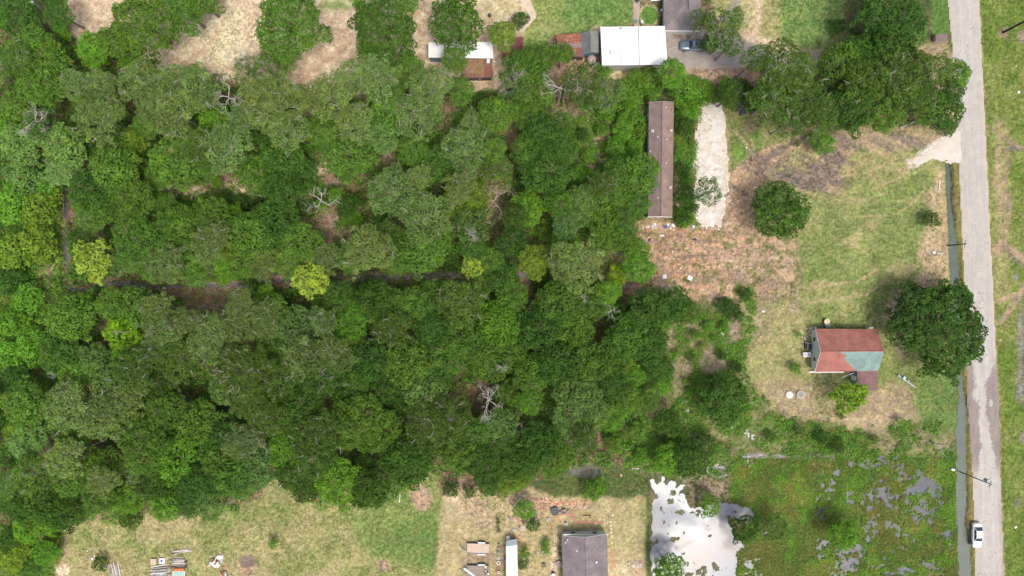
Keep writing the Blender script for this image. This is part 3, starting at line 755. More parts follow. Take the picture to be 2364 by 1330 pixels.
M_DARK = plain("dark_recess", lin(56, 58, 62), .35, var=.1, spec=.6)
M_GLASS = plain("window_glass", lin(52, 66, 78), .12, var=.15, spec=.8)
M_RUST = metal_roof("rusted_iron", lin(134, 84, 70), lin(170, 122, 98), .8, .22, .5)
M_RUST2 = metal_roof("dull_rusted_iron", lin(122, 86, 78), lin(146, 112, 102), .85, .15, .5)
M_RUST3 = metal_roof("grey_galvanised_iron", lin(138, 118, 116), lin(160, 112, 92), .6, .14, .5)
M_REDIR = metal_roof("dark_red_iron", lin(112, 68, 68), lin(128, 84, 80), .7, .1, .52)
M_LEAFL = plain("leaf_litter", lin(140, 116, 86), .95, var=.35, scale=5)
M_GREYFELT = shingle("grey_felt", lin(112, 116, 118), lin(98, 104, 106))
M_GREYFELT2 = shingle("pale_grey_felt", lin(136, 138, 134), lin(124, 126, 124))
M_CONC = plain("bare_concrete", lin(176, 168, 158), .9, var=.16)
M_WOOD = plain("weathered_wood", lin(150, 136, 122), .9, var=.2, scale=4)
M_WOOD2 = plain("grey_old_board", lin(168, 164, 160), .9, var=.25, scale=4)
M_WOOD3 = plain("dark_old_board", lin(92, 84, 82), .9, var=.25, scale=4)
M_WOODW = plain("painted_board", lin(208, 206, 200), .8, var=.12, scale=3)
M_WOODP = plain("pale_trailer_plank", lin(196, 178, 160), .85, var=.1, scale=3)
M_ORANGE = plain("orange_tarp", lin(196, 112, 66), .7, var=.12)
M_GALV = plain("galvanised_steel", lin(158, 166, 174), .4, .3, .1, spec=.6)
M_BLACKP = plain("black_plastic", lin(58, 62, 68), .5, var=.2)
M_WHITEP = plain("white_plastic", lin(226, 228, 228), .5, var=.06)
M_BLUEP = plain("blue_plastic", lin(40, 90, 168), .5, var=.15)
M_TEALP = plain("teal_plastic", lin(72, 150, 130), .5, var=.15)
M_RUBBER = plain("rubber", lin(40, 40, 42), .8, var=.2)
M_BRICKP = plain("pink_red_brick", lin(196, 132, 116), .9, var=.14, scale=5)
M_STONE = plain("pale_stone", lin(206, 192, 168), .9, var=.14, scale=5)
M_STONE2 = plain("buff_stone", lin(200, 164, 122), .9, var=.18, scale=5)
M_STONE3 = plain("grey_stone", lin(150, 142, 132), .9, var=.18, scale=5)
M_TARP = plain("blue_black_tarp", lin(48, 62, 82), .55, var=.3, scale=2)
M_POLE = plain("weathered_pole_wood", lin(92, 96, 92), .85, var=.15)
M_DARKPOLE = plain("dark_pole_wood", lin(58, 50, 48), .85, var=.15)
M_LIGHTPOLE = plain("pale_blue_grey_metal", lin(170, 186, 196), .5, .1, .08)
M_RED = plain("red_plastic", lin(190, 60, 60), .6)
M_RING = plain("old_tyre_rim", lin(198, 200, 196), .8, var=.1)

def gable(name, label, cat, corners, ridge, e, rz_, roof_m, wall_m, roof2=None, over=.3, trim=M_TRIM, base=0.0, group=None):
    """corners: 4 world xy of the roof edge ccw, starting so that edges 0-1 and 2-3 are the gable ends; ridge height above eave"""
    A, B, C, D = [Vector((c[0], c[1])) for c in corners]
    cen = (A + B + C + D) / 4
    t = thing(name, label, cat, (cen.x, cen.y, 0), 0, group)
    A, B, C, D = A - cen, B - cen, C - cen, D - cen
    r0, r1 = (A + B) / 2, (C + D) / 2
    T = .12
    b = MB().slab([(*A, e), (*r0, rz_), (*r1, rz_), (*D, e)], T); b.build("roof", roof_m, t)
    b = MB().slab([(*r0, rz_), (*B, e), (*C, e), (*r1, rz_)], T); b.build("roof", roof2 or roof_m, t)
    def ins(p, q, s, o=over): return p + (q - p).normalized() * o + (s - p).normalized() * o
    a, bb, c, d = ins(A, B, D), ins(B, A, C), ins(C, D, B), ins(D, C, A)
    wr0, wr1 = (a + bb) / 2, (c + d) / 2
    slope = (rz_ - e) / ((B - A).length / 2)
    wt = e + slope * over - T - .01; wr = rz_ - T - .01
    vs = [(*a, base), (*bb, base), (*c, base), (*d, base), (*a, wt), (*bb, wt), (*c, wt), (*d, wt), (*wr0, wr), (*wr1, wr)]
    MB().add(vs, [(0, 1, 5, 8, 4), (1, 2, 6, 5), (2, 3, 7, 9, 6), (3, 0, 4, 7), (3, 2, 1, 0)]).build("wall", wall_m, t)
    m = MB().tube([(*r0, rz_ + .02), (*r1, rz_ + .02)], [.09, .09], 6); m.build("ridge_cap", roof2 or roof_m, t)
    for p, q, h0, h1 in ((A, r0, e, rz_), (r0, B, rz_, e), (C, r1, e, rz_), (r1, D, rz_, e)):
        MB().tube([(*p, h0 - .1), (*q, h1 - .1)], [.07, .07], 4).build("bargeboard", trim, t)
    return t, [a, bb, c, d], cen
def W(px, py, z): v = P(px, py, z); return (v.x, v.y)
def vent(parent, px, py, z, cen, r=.09, h=.35, mat=M_TRIM, name="roof_vent"):
    x, y = W(px, py, z); MB().lathe([(r, 0), (r, h), (r * 1.5, h), (r * 1.5, h + .06)], 8, (x - cen.x, y - cen.y, z - .1)).build(name, mat, parent)
def boxvent(parent, px, py, z, cen, w=.55, h=.22, mat=M_TRIM):
    x, y = W(px, py, z); x -= cen.x; y -= cen.y
    MB().box(x - w / 2, x + w / 2, y - w / 2, y + w / 2, z - .1, z + h).build("box_vent", mat, parent, bevel=.03)

# --- house with red shingles and bare green underlay
eh, rh = 2.6, 4.8
cA, cB, cC, cD = W(1883, 759, eh), W(1882, 859, eh), W(2028, 856, eh), W(2025, 760, eh)
house, wl, cen = gable("house", "pale house with patchy red shingle roof and bare green underlay on one slope", "house",
    [cA, cB, cC, cD], 0, eh, rh, M_REDSH, M_WALLW, M_REDSH, over=.35, trim=M_TRIM)
A, B, C_, D = [Vector(c) - cen.to_2d() if len(c) == 3 else Vector(c) - Vector((cen.x, cen.y)) for c in (cA, cB, cC, cD)]
r0, r1 = (A + B) / 2, (C_ + D) / 2
def onslope(u, v):  # u along ridge 0..1, v from ridge to the south eave 0..1
    p = r0.lerp(r1, u).lerp(B.lerp(C_, u), v); return (p.x, p.y, rh + (eh - rh) * v + .02)
edge = [(.30, .0), (.33, .08), (.36, .14), (.395, .15), (.40, .19), (.43, .2), (.43, .27), (.38, .28), (.40, .36), (.42, .40), (.43, .46), (.46, .5), (.465, .56), (.50, .6), (.51, .67), (.545, .72), (.55, .78), (.585, .84), (.60, .9), (.625, .93), (.635, 1.0)]
pts = [onslope(*q) for q in edge] + [onslope(1.0, 1.0), onslope(1.0, .0)]
MB().slab(pts, .03).build("underlay", M_FELT, house)
for k in range(7):      # courses of felt, each lapping the one below
    v0 = .02 + k * .14
    u0 = .33 + .31 * v0 + .02
    a0, b0, c0, d0 = onslope(u0 + .04, v0 + .005), onslope(1.0, v0 + .005), onslope(1.0, v0 + .02), onslope(u0 + .04, v0 + .02)
    MB().slab([(p[0], p[1], p[2] + .012) for p in (a0, d0, c0, b0)], .012).build("felt_lap", M_FELT, house)
for k, (u, v) in enumerate([(.1, .28), (.28, .55), (.52, .2), (.7, .6), (.85, .35), (.35, .8)]):   # missing shingle tabs, north slope
    p = r0.lerp(r1, u).lerp(A.lerp(D, u), v); z = rh + (eh - rh) * v + .03
    MB().box(p.x - .3, p.x + .3, p.y - .05, p.y + .05, z - .02, z + .012).build("lifted_shingle", M_BROWNSH, house)
for u, v in [(.16, .75), (.22, .77), (.38, .3)]:
    q = onslope(u, v); MB().box(q[0] - .3, q[0] + .3, q[1] - .05, q[1] + .05, q[2] - .02, q[2] + .012).build("lifted_shingle", M_BROWNSH, house)
for y in (1.9, -1.75):      # small windows in the west gable
    x = wl[0].x - .03
    w_ = MB().box(x - .03, x + .03, y - .42, y + .42, 1.0, 2.0).build("window", M_TRIM, house)
    MB().box(x - .06, x - .02, y - .34, y + .34, 1.08, 1.92).build("pane", M_GLASS, w_)
for yy in (1.35, -1.3):
    MB().box(wl[0].x - .16, wl[0].x + .0, yy - .12, yy + .12, 3.0, 3.25).build("gable_lamp", M_DARK, house)
MB().box(B.x - 1.1, B.x + 5.3, B.y - .12, B.y + .02, eh - .28, eh - .12).build("gutter", M_TRIM, house)
# porch wing with mauve shingles
pw = [W(1978, 856, 2.5), W(1978, 894, 2.1), W(1992, 901, 2.1), W(2025, 901, 2.1), W(2027, 856, 2.5)]
pw = [(x - cen.x, y - cen.y) for x, y in pw]
MB().slab([(*pw[0], 2.62), (*pw[1], 2.3), (*pw[2], 2.25), (*pw[3], 2.25), (*pw[4], 2.62)], .1).build("porch_roof", M_MAUVE, house)
pa, pb = W(1965, 860, 0), W(2005, 888, 0)
x0, x1, y1, y0 = pa[0] - cen.x, pb[0] - cen.x, pa[1] - cen.y + .2, pb[1] - cen.y
MB().box(x0, x1, y0, y1, 0, 2.22).build("porch_wall", M_WALLBL, house)
dr = MB().box(x0 - .05, x0 - .01, y0 + .9, y0 + 1.8, .05, 2.05).build("door", M_TRIM, house)
MB().box(x0 - .09, x0 - .06, y0 + 1.0, y0 + 1.1, 1.0, 1.1).build("handle", M_GALV, dr)

# --- brown roofed mobile home
em, rm = 3.0, 3.65
t_m, wl, cen = gable("mobile_home", "long mobile home with brown shingle roof beside the white gravel pad", "mobile home",
    [W(1552, 501, em), W(1496, 500, em), W(1498, 236, em), W(1556, 236, em)][::-1], 0, em, rm, M_BROWNSH2, M_WALLG, M_BROWNSH, over=.18)
MH = t_m; mhc = cen
for nm, px, py in (("n", 1506, 303), ("n", 1549, 302), ("n", 1533, 419), ("n", 1547, 433)):
    boxvent(MH, px, py, em + .2, cen, .52, .25, M_CONC)
for px, py in ((1537, 249), (1539, 323), (1518, 317), (1501, 350), (1518, 457), (1537, 377)):
    vent(MH, px, py, em + .4, cen, .07, .35, M_WHITEM2)
MB().lathe([(.13, 0), (.13, .12)], 8, (W(1549, 254, 3)[0] - cen.x, W(1549, 254, 3)[1] - cen.y, em + .1)).build("soil_vent", M_DARK, MH)
xw = min(w.x for w in wl) - .02; yS = min(w.y for w in wl); yN = max(w.y for w in wl)
for i, yy in enumerate(np.linspace(yN - 2.2, yS + 2.0, 8)):
    wi = MB().box(xw - .04, xw + .02, yy - .5, yy + .5, 1.0, 2.2).build("window", M_TRIM, MH)
    MB().box(xw - .07, xw - .03, yy - .42, yy + .42, 1.08, 2.12).build("pane", M_GLASS, wi)
gm = MB()
ws = [w for w in wl if abs(w.y - yS) < .1]
xa, xb = min(w.x for w in ws), max(w.x for w in ws)
gm.box(xa, xb, yS - .06, yS - .005, 0, 2.95).build("end_wall", M_WALLW, MH)
for xx in ((xa * .65 + xb * .35), (xa * .3 + xb * .7)):
    wi = MB().box(xx - .45, xx + .45, yS - .1, yS - .05, 1.1, 2.2).build("window", M_TRIM, MH)
    MB().box(xx - .37, xx + .37, yS - .13, yS - .09, 1.18, 2.12).build("pane", M_GLASS, wi)

# --- white steel building
def corner_list(l, z): return [W(x, y, z) for x, y in l]
ew = 3.9
q = corner_list([(1386, 62), (1390, 151), (1541, 149), (1535, 60)], ew)
cen = Vector((sum(p[0] for p in q) / 4, sum(p[1] for p in q) / 4))
wb = thing("metal_building", "large white steel building with a clouded skylight strip beside the asphalt driveway", "building", (cen.x, cen.y, 0))
q = [Vector(p) - cen for p in q]
rt0, rt1 = W(1474, 61, ew + .5), W(1476, 150, ew + .5)
rt0 = Vector(rt0) - cen; rt1 = Vector(rt1) - cen
MB().slab([(*q[0], ew), (*q[1], ew), (*rt1, ew + .5), (*rt0, ew + .5)], .1).build("roof", M_WHITEM, wb)
MB().slab([(*rt0, ew + .5), (*rt1, ew + .5), (*q[2], ew), (*q[3], ew)], .1).build("roof", M_WHITEM, wb)
MB().tube([(*rt0, ew + .53), (*rt1, ew + .53)], [.07, .07], 5).build("ridge_cap", M_GALV, wb)
seam = MB()
for k in range(1, 19):
    f = k / 19
    a = q[0].lerp(q[1], f); m_ = rt0.lerp(rt1, f); b_ = q[3].lerp(q[2], f)
    seam.tube([(*a, ew + .01), (*m_, ew + .51), (*b_, ew + .01)], [.025] * 3, 4)
tag(seam.build("standing_seams", M_WHITEM, wb), kind="stuff")
def on(u, f, dz=.0):
    a = q[0].lerp(q[1], f); m_ = rt0.lerp(rt1, f); p = a.lerp(m_, u); return (p.x, p.y, ew + .5 * u + .035 + dz)
MB().slab([on(.47, .02), on(.47, .98), on(.585, .98), on(.585, .02)], .02).build("skylight", M_SKYL, wb)
MB().slab([on(.49, .03, .02), on(.49, .055, .02), on(.56, .055, .02), on(.56, .03, .02)], .02).build("skylight_cap", M_DARK, wb)
st = MB()
for k in range(9):
    a = random.Random(k).uniform(0, 6.28); L_ = random.Random(k + 9).uniform(.5, 1.4)
    p0 = on(.22, .67, .02); st.tube([p0, (p0[0] + math.cos(a) * L_, p0[1] + math.sin(a) * L_ * 1.1, p0[2] + .01)], [.03, .01], 4)
st.build("cracked_patch", M_GALV, wb)
a, b_, c, d = q
inx = Vector((.15, 0)); iny = Vector((0, .15))
wq = [a + inx - iny, b_ + inx + iny, c - inx + iny, d - inx - iny]
MB().prism([tuple(w) for w in wq], 0, ew - .12).build("wall", M_WALLT, wb)
rib = MB(); n = 30
ylow = lambda x: wq[1].y + (wq[2].y - wq[1].y) * (x - wq[1].x) / (wq[2].x - wq[1].x)
for k in range(n):
    x = wq[1].x + .12 + k * (7.0 / n)
    rib.box(x - .05, x + .05, ylow(x) - .05, ylow(x) + .0, .02, ew - .16)
tag(rib.build("wall_ribs", M_WALLW, wb), kind="stuff")
dx_ = wq[1].x + 8.8
for k in range(2):
    g = MB().box(dx_ + k * 1.9, dx_ + 1.6 + k * 1.9, ylow(dx_) - .05, ylow(dx_) + .02, .05, 2.6).build("roller_door", M_WALLW, wb)
MB().box(dx_ - 1.2, dx_ - .5, ylow(dx_) - .75, ylow(dx_) - .08, .1, .95).build("wall_air_conditioner", M_GALV, wb)

# --- grey shingle house at the top edge
eg = 2.8
gq = [W(1533, 70, eg), W(1618, 71, eg), W(1620, -170, eg), W(1530, -170, eg)]
cen = Vector((sum(p[0] for p in gq) / 4, sum(p[1] for p in gq) / 4))
gh = thing("house", "grey shingle house with a shaded hip end next to the white steel building", "house", (cen.x, cen.y, 0))
g = [Vector(p) - cen for p in gq]
rr = (g[0] + g[1]) / 2 + Vector((0, 4.2)); rr2 = (g[2] + g[3]) / 2 - Vector((0, 4.2)); ez = eg + 1.7
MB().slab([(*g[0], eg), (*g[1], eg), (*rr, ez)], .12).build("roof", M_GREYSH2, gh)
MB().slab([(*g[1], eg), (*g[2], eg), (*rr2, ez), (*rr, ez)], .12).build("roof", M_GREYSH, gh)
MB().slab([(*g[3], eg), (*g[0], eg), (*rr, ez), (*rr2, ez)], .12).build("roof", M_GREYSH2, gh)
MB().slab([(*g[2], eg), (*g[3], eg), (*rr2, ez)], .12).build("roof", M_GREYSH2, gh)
MB().box(g[0].x + .35, g[1].x - .35, g[0].y + .3, g[2].y - .3, 0, eg - .14).build("wall", M_WALLW, gh)
MB().tube([(g[0].x, g[0].y - .05, eg - .1), (g[1].x, g[1].y - .05, eg - .1)], [.08, .08], 6).build("gutter", M_TRIM, gh)
x_, y_ = W(1588, 8, ez); x_ -= cen.x; y_ -= cen.y
lad = MB()
for dx2 in (-.18, .18): lad.tube([(x_ + dx2, y_ - .9, 4.2), (x_ + dx2, y_ + .9, 4.45)], [.04, .04], 4)
for k in range(5): lad.tube([(x_ - .18, y_ - .7 + k * .36, 4.25 + k * .04), (x_ + .18, y_ - .7 + k * .36, 4.25 + k * .04)], [.03, .03], 4)
lad.build("roof_ladder", M_DARK, gh)

# --- grey roofed house, bottom edge
ek, rk = 2.7, 3.9
kq = [W(1401, 1234, ek), W(1297, 1238, ek), W(1304, 1480, ek), W(1408, 1478, ek)]
gk, wl, cen = gable("house", "grey shingle house with pale blue gable wall at the bottom edge", "house", kq, 0, ek, rk, M_GREYSH, M_WALLB, M_GREYSH, over=.12)
for px, py, r in ((1339, 1258, .16), (1310, 1246, .07), (1306, 1252, .07), (1332, 1271, .08), (1377, 1297, .12)):
    vent(gk, px, py, ek + .6, cen, r, .3)
yN = max(w.y for w in wl)
for xx in (-2.2, 1.8):
    wi = MB().box(xx - .5, xx + .5, yN + .0, yN + .05, 1.0, 2.0).build("window", M_TRIM, gk)
    MB().box(xx - .42, xx + .42, yN + .045, yN + .08, 1.08, 1.92).build("pane", M_GLASS, wi)
MB().box(-4.1, 4.1, yN - .02, yN + .14, 2.58, 2.66).build("soffit_strip", M_TRIM, gk)

# --- white caravan at the bottom
lq = [W(1168, 1262, 2.6), W(1169, 1480, 2.6), W(1199, 1480, 2.6), W(1194, 1258, 2.6)]
cen = Vector((sum(p[0] for p in lq) / 4, sum(p[1] for p in lq) / 4))
cv = thing("caravan", "white roofed caravan with rounded front between two planted beds", "caravan", (cen.x, cen.y, 0))
g = [Vector(p) - cen for p in lq]
MB().slab([(g[0].x, g[0].y, 2.6), (g[1].x, g[1].y, 2.6), (g[2].x, g[2].y, 2.6), (g[3].x, g[3].y, 2.6)], .1).build("roof", M_WHITEM2, cv, bevel=.05)
MB().prism([(g[0].x + .04, g[0].y - .1), (g[1].x + .04, g[1].y), (g[2].x - .04, g[2].y), (g[3].x - .04, g[3].y - .1)], .5, 2.48).build("body", M_WALLB, cv)
MB().slab([(g[0].x, g[0].y, 2.58), (g[3].x, g[3].y, 2.58), (g[3].x - .06, g[3].y + .75, 1.7), (g[0].x + .06, g[0].y + .75, 1.7)], .08).build("front_panel", M_WALLB, cv)
rb = MB()
for k in range(12): rb.tube([(g[0].x + .05, g[0].y - .9 - k * 1.1, 2.62), (g[3].x - .05, g[0].y - .9 - k * 1.1, 2.62)], [.025, .025], 4)
tag(rb.build("roof_seams", M_WALLW, cv), kind="stuff")
vent(cv, 1192, 1292, 2.65, cen, .14, .12, M_GALV)
for yy in (-3, -4.2):
    for sx in (-1, 1):
        MB().lathe([(.3, -.1), (.34, -.06), (.34, .06), (.3, .1)], 12).build("wheel", M_RUBBER, cv, (sx * .95, yy, .34)).rotation_euler = (0, math.pi / 2, 0)
MB().tube([(g[0].x + .4, g[0].y + .6, .5), (.0, g[0].y + 1.9, .5), (g[3].x - .4, g[0].y + .6, .5)], [.06] * 3, 6).build("tow_bar", M_DARK, cv)

# --- white topped shed and lean-to, top
def flat_shed(name, label, pts, z, zs, mat, wallm, inset=.15, cat="shed", corr=None, sheets=1):
    """pts: 4 photo corners nw, sw, se, ne of the roof; zs per-corner heights"""
    w = [Vector(W(x, y, h)) for (x, y), h in zip(pts, zs)]
    cen = sum(w, Vector((0, 0))) / 4
    t = thing(name, label, cat, (cen.x, cen.y, 0))
    w = [p - cen for p in w]
    nw, sw, se, ne = w
    mats = mat if isinstance(mat, list) else [mat]
    for k in range(sheets):
        f0, f1 = k / sheets + (.004 if k else 0), (k + 1) / sheets
        a, b = nw.lerp(sw, f0), nw.lerp(sw, f1); c, d = ne.lerp(se, f1), ne.lerp(se, f0)
        za, zb = zs[0] + (zs[1] - zs[0]) * f0, zs[0] + (zs[1] - zs[0]) * f1
        zc, zd = zs[3] + (zs[2] - zs[3]) * f1, zs[3] + (zs[2] - zs[3]) * f0
        up = .02 * (k % 2)
        j = random.Random(k * 7 + len(label)).uniform(-.12, .12) if sheets > 1 else 0
        bld = MB().slab([(a.x + j, a.y, za + up), (b.x + j, b.y, zb + up), (c.x + j, c.y, zc + up), (d.x + j, d.y, zd + up)], .04)
        if corr:
            nr = max(2, int((a - b).length / corr))
            for r in range(nr):
                g = (r + .5) / nr
                p0 = a.lerp(b, g); p1 = d.lerp(c, g)
                bld.tube([(p0.x + j, p0.y, za + (zb - za) * g + up + .0), (p1.x + j, p1.y, zd + (zc - zd) * g + up + .0)], [.035, .035], 4)
        bld.build("roof_sheet" if sheets > 1 else "roof", mats[k % len(mats)], t)
    ii = [nw + Vector((inset, -inset)), sw + Vector((inset, inset)), se + Vector((-inset, inset)), ne + Vector((-inset, -inset))]
    MB().prism([tuple(p) for p in ii], 0, [h - .06 for h in zs]).build("wall", wallm, t)
    return t, cen
ws_, c1 = flat_shed("shed", "long shed with bright white roof partly under a dark oak", [(989, 98), (989, 133), (1138, 135), (1138, 97)], 3, [3.1, 2.9, 2.9, 3.1], M_WHITEM, M_WALLBL)
sm = MB()
for k in range(1, 14):
    x = -6 + k * 12 / 14 - .2; sm.tube([(x, -1.3, 2.93), (x, 1.3, 3.12)], [.02, .02], 4)
tag(sm.build("roof_seams", M_WHITEM, ws_), kind="stuff")
MB().box(W(1127, 140, 3)[0] - c1.x - .25, W(1127, 140, 3)[0] - c1.x + .3, W(1127, 136, 3)[1] - c1.y - .7, W(1127, 136, 3)[1] - c1.y, 2.7, 2.9).build("roof_flap", M_TRIM, ws_)
lt, c2 = flat_shed("lean_to", "rust brown iron lean-to roof covered in leaf litter below the white shed", [(1066, 136), (1068, 180), (1136, 179), (1137, 136)], 2.4, [2.7, 2.3, 2.3, 2.7], [M_RUST2, M_RUST2, M_RUST, M_RUST2], M_WOOD3, corr=.28, sheets=4)
lm = MB(); rnd = random.Random(3)
for k in range(260):
    a = rnd.uniform(-2.2, 1.2); b = rnd.gauss(.1, .75); s = rnd.uniform(.08, .2)
    lm.box(a - s, a + s, b - s * .6, b + s * .6, 2.52 + b * .11, 2.58 + b * .11, rnd.uniform(0, 3))
tag(lm.build("leaf_litter", M_LEAFL, lt), kind="stuff")
flat_shed("shed", "small dark red iron shed beside the yellow-green tree, the left one", [(1160, 108), (1160, 134), (1184, 133), (1184, 107)], 2.2, [2.3, 2.2, 2.2, 2.4], [M_REDIR, M_RUST, M_REDIR], M_WALLW, corr=.3, sheets=3)
flat_shed("shed", "dark red iron shed nearest the curved pale path", [(1186, 85), (1184, 132), (1209, 130), (1208, 85)], 2.2, [2.5, 2.3, 2.2, 2.4], M_REDIR, M_WALLG, corr=.3)
flat_shed("open_shed", "shed with streaky orange rusted iron sheets south of the lawn", [(1284, 81), (1286, 128), (1349, 132), (1341, 77)], 2.4, [2.5, 2.3, 2.3, 2.5], [M_RUST, M_RUST, M_RUST3, M_RUST, M_RUST2], M_WOOD3, corr=.3, sheets=5)
fe, fr = 2.5, 3.1
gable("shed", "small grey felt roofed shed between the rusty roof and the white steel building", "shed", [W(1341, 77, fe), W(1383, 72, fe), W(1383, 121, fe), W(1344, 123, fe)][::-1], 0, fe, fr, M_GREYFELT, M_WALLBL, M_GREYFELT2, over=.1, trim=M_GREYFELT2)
# little roofed stand near the road
flat_shed("pump_house", "small dark felt topped pump house at the edge of the road verge", [(2160, 79), (2160, 95), (2187, 96), (2187, 78)], 1.2, [1.1, 1.0, 1.0, 1.2], M_BROWNSH, M_CONC, .1)
# water tank by the sheds
x, y = W(1366, 137, 1.5)
tk = thing("water_tank", "round silver water tank behind the grey felt shed", "tank", (x, y, 0))
MB().lathe([(.85, 0), (.85, 1.5), (.8, 1.56)], 20).build("body", M_GALV, tk, smooth=False)
MB().lathe([(.82, 1.55), (.5, 1.8), (.12, 1.95)], 20).build("lid", plain("lilac_grey_metal", lin(168, 150, 148), .5), tk)
# ------------------------------------------------------------------ foliage
def leaf_mat(name, sat=1.0, trans=.3, gloss=.45):
    t = NT(name)
    oi = t.n("ShaderNodeObjectInfo").outputs["Color"]
    tint = t.attr("tint", "Fac")
    c = t.scalecol(oi, t.ramp(tint, 0, 1, .62, 1.42))
    yel = t.mix(1.0, c, (1.28, 1.08, .62), 'MULTIPLY')
    c = t.mix(t.ramp(t.attr("yel", "Fac"), .5, 1.0, 0, .85), c, yel)
    t.fin(c, .6, 0, .14)
    tr = t.n("ShaderNodeBsdfTranslucent"); t.l(c, tr.inputs[0])
    mx = t.n("ShaderNodeMixShader"); mx.inputs[0].default_value = trans
    t.l(t.b.outputs[0], mx.inputs[1]); t.l(tr.outputs[0], mx.inputs[2]); t.l(mx.outputs[0], t.out.inputs[0])
    return t.m
M_LEAF = leaf_mat("foliage")
M_BARK = plain("grey_bark", lin(120, 106, 94), .9, var=.2, scale=2)
M_TWIG = plain("lichened_twig", lin(150, 146, 136), .9, var=.15, scale=2)
M_DEAD = plain("bleached_dead_wood", lin(174, 170, 162), .9, var=.12, scale=2)
M_DEADB = plain("dull_dead_wood", lin(166, 148, 134), .9, var=.15, scale=2)

def cards(pos, nrm, size, tint, yel, asp=.62, rs=None):
    """one small folded leaf spray per point"""
    n = len(pos)
    r = rs.normal(size=(n, 3)); t = np.cross(nrm, r); t /= np.linalg.norm(t, axis=1, keepdims=True) + 1e-9
    b = np.cross(nrm, t)
    s = size[:, None]
    v = np.stack([pos - t * s, pos - b * s * asp + nrm * s * .12, pos + t * s, pos + b * s * asp + nrm * s * .12], 1).reshape(-1, 3)
    f = np.arange(n * 4).reshape(n, 4)
    return v, f, np.repeat(tint, 4), np.repeat(yel, 4)

def crown_mesh(name, R, HC, nl, lr, dens, size, seed, flat=0.0, gap=0.0, droop=0.15, jit=.32):
    """R radius, HC crown depth; nl lobes of radius lr; dens sprays per m2 of lobe surface"""
    rs = np.random.default_rng(seed)
    ph = rs.random(4) * 6.28
    def rad(a): return 1 + .11 * np.sin(2 * a + ph[0]) + .10 * np.sin(3 * a + ph[1]) + .09 * np.sin(5 * a + ph[2]) + .06 * np.sin(9 * a + ph[3])
    i = np.arange(nl) + .5
    rr = np.sqrt(i / nl) * (R - lr * .55); aa = i * 2.39996 + rs.random() * 6
    rr = rr * (1 + rs.normal(size=nl) * .12)
    rr = rr * rad(aa)
    u = np.clip(rr / R, 0, 1)
    z = HC * (np.sqrt(np.clip(1 - u ** 2, 0, 1)) * (1 - flat) + flat * (1 - u * .3)) * .75 + rs.normal(size=nl) * lr * .55
    C = np.stack([rr * np.cos(aa), rr * np.sin(aa), z], 1)
    L = lr * rs.uniform(.62, 1.25, nl)
    if gap: keep = rs.random(nl) > gap; C, L = C[keep], L[keep]
    # lower ring of side lobes
    ns = int(nl * .45); aa = rs.random(ns) * 6.28; r2 = (R - lr * .7) * rad(aa) * rs.uniform(.8, 1.0, ns)
    C = np.vstack([C, np.stack([r2 * np.cos(aa), r2 * np.sin(aa), HC * rs.uniform(.05, .4, ns)], 1)]); L = np.concatenate([L, lr * rs.uniform(.6, 1.1, ns)])
    P_, N_, T_, Y_ = [], [], [], []
    for k in range(len(C)):
        m = int(dens * 4 * math.pi * L[k] ** 2 * .62)
        d = rs.normal(size=(m, 3)); d[:, 2] = np.abs(d[:, 2]) * 1.15 - .3; d /= np.linalg.norm(d, axis=1, keepdims=True)
        lump = 1 + .16 * np.sin(d[:, 0] * 7 + k) * np.sin(d[:, 1] * 7 + 2 * k) + .1 * np.sin(d[:, 0] * 15 + 3 * k) * np.sin(d[:, 1] * 14)
        p = C[k] + d * (L[k] * rs.uniform(.72, 1.06, (m, 1)) * lump[:, None]) * np.array([1, 1, .85])
        # drop sprays buried in another lobe
        dd = np.linalg.norm(p[:, None, :] - C[None], axis=2) / L[None]; dd[:, k] = 9
        ok = dd.min(1) > .72
        p, d, m = p[ok], d[ok], int(ok.sum())
        nn = d * .55 + np.array([0, 0, .55]) + rs.normal(size=(m, 3)) * jit
        nn /= np.linalg.norm(nn, axis=1, keepdims=True)
        P_.append(p); N_.append(nn)
        T_.append(np.clip(rs.normal(.5, .16, m) + rs.normal() * .17, 0, 1)); Y_.append(np.clip(rs.normal(.3, .16, m) + rs.normal() * .2, 0, 1))
    p = np.vstack(P_); nn = np.vstack(N_); t = np.concatenate(T_); y = np.concatenate(Y_)
    sz = size * rs.uniform(.6, 1.35, len(p))
    v, f, t, y = cards(p, nn, sz, t, y, .6, rs)
    return mesh_np(name, v, f, 4, {"tint": t, "yel": y}), C, L

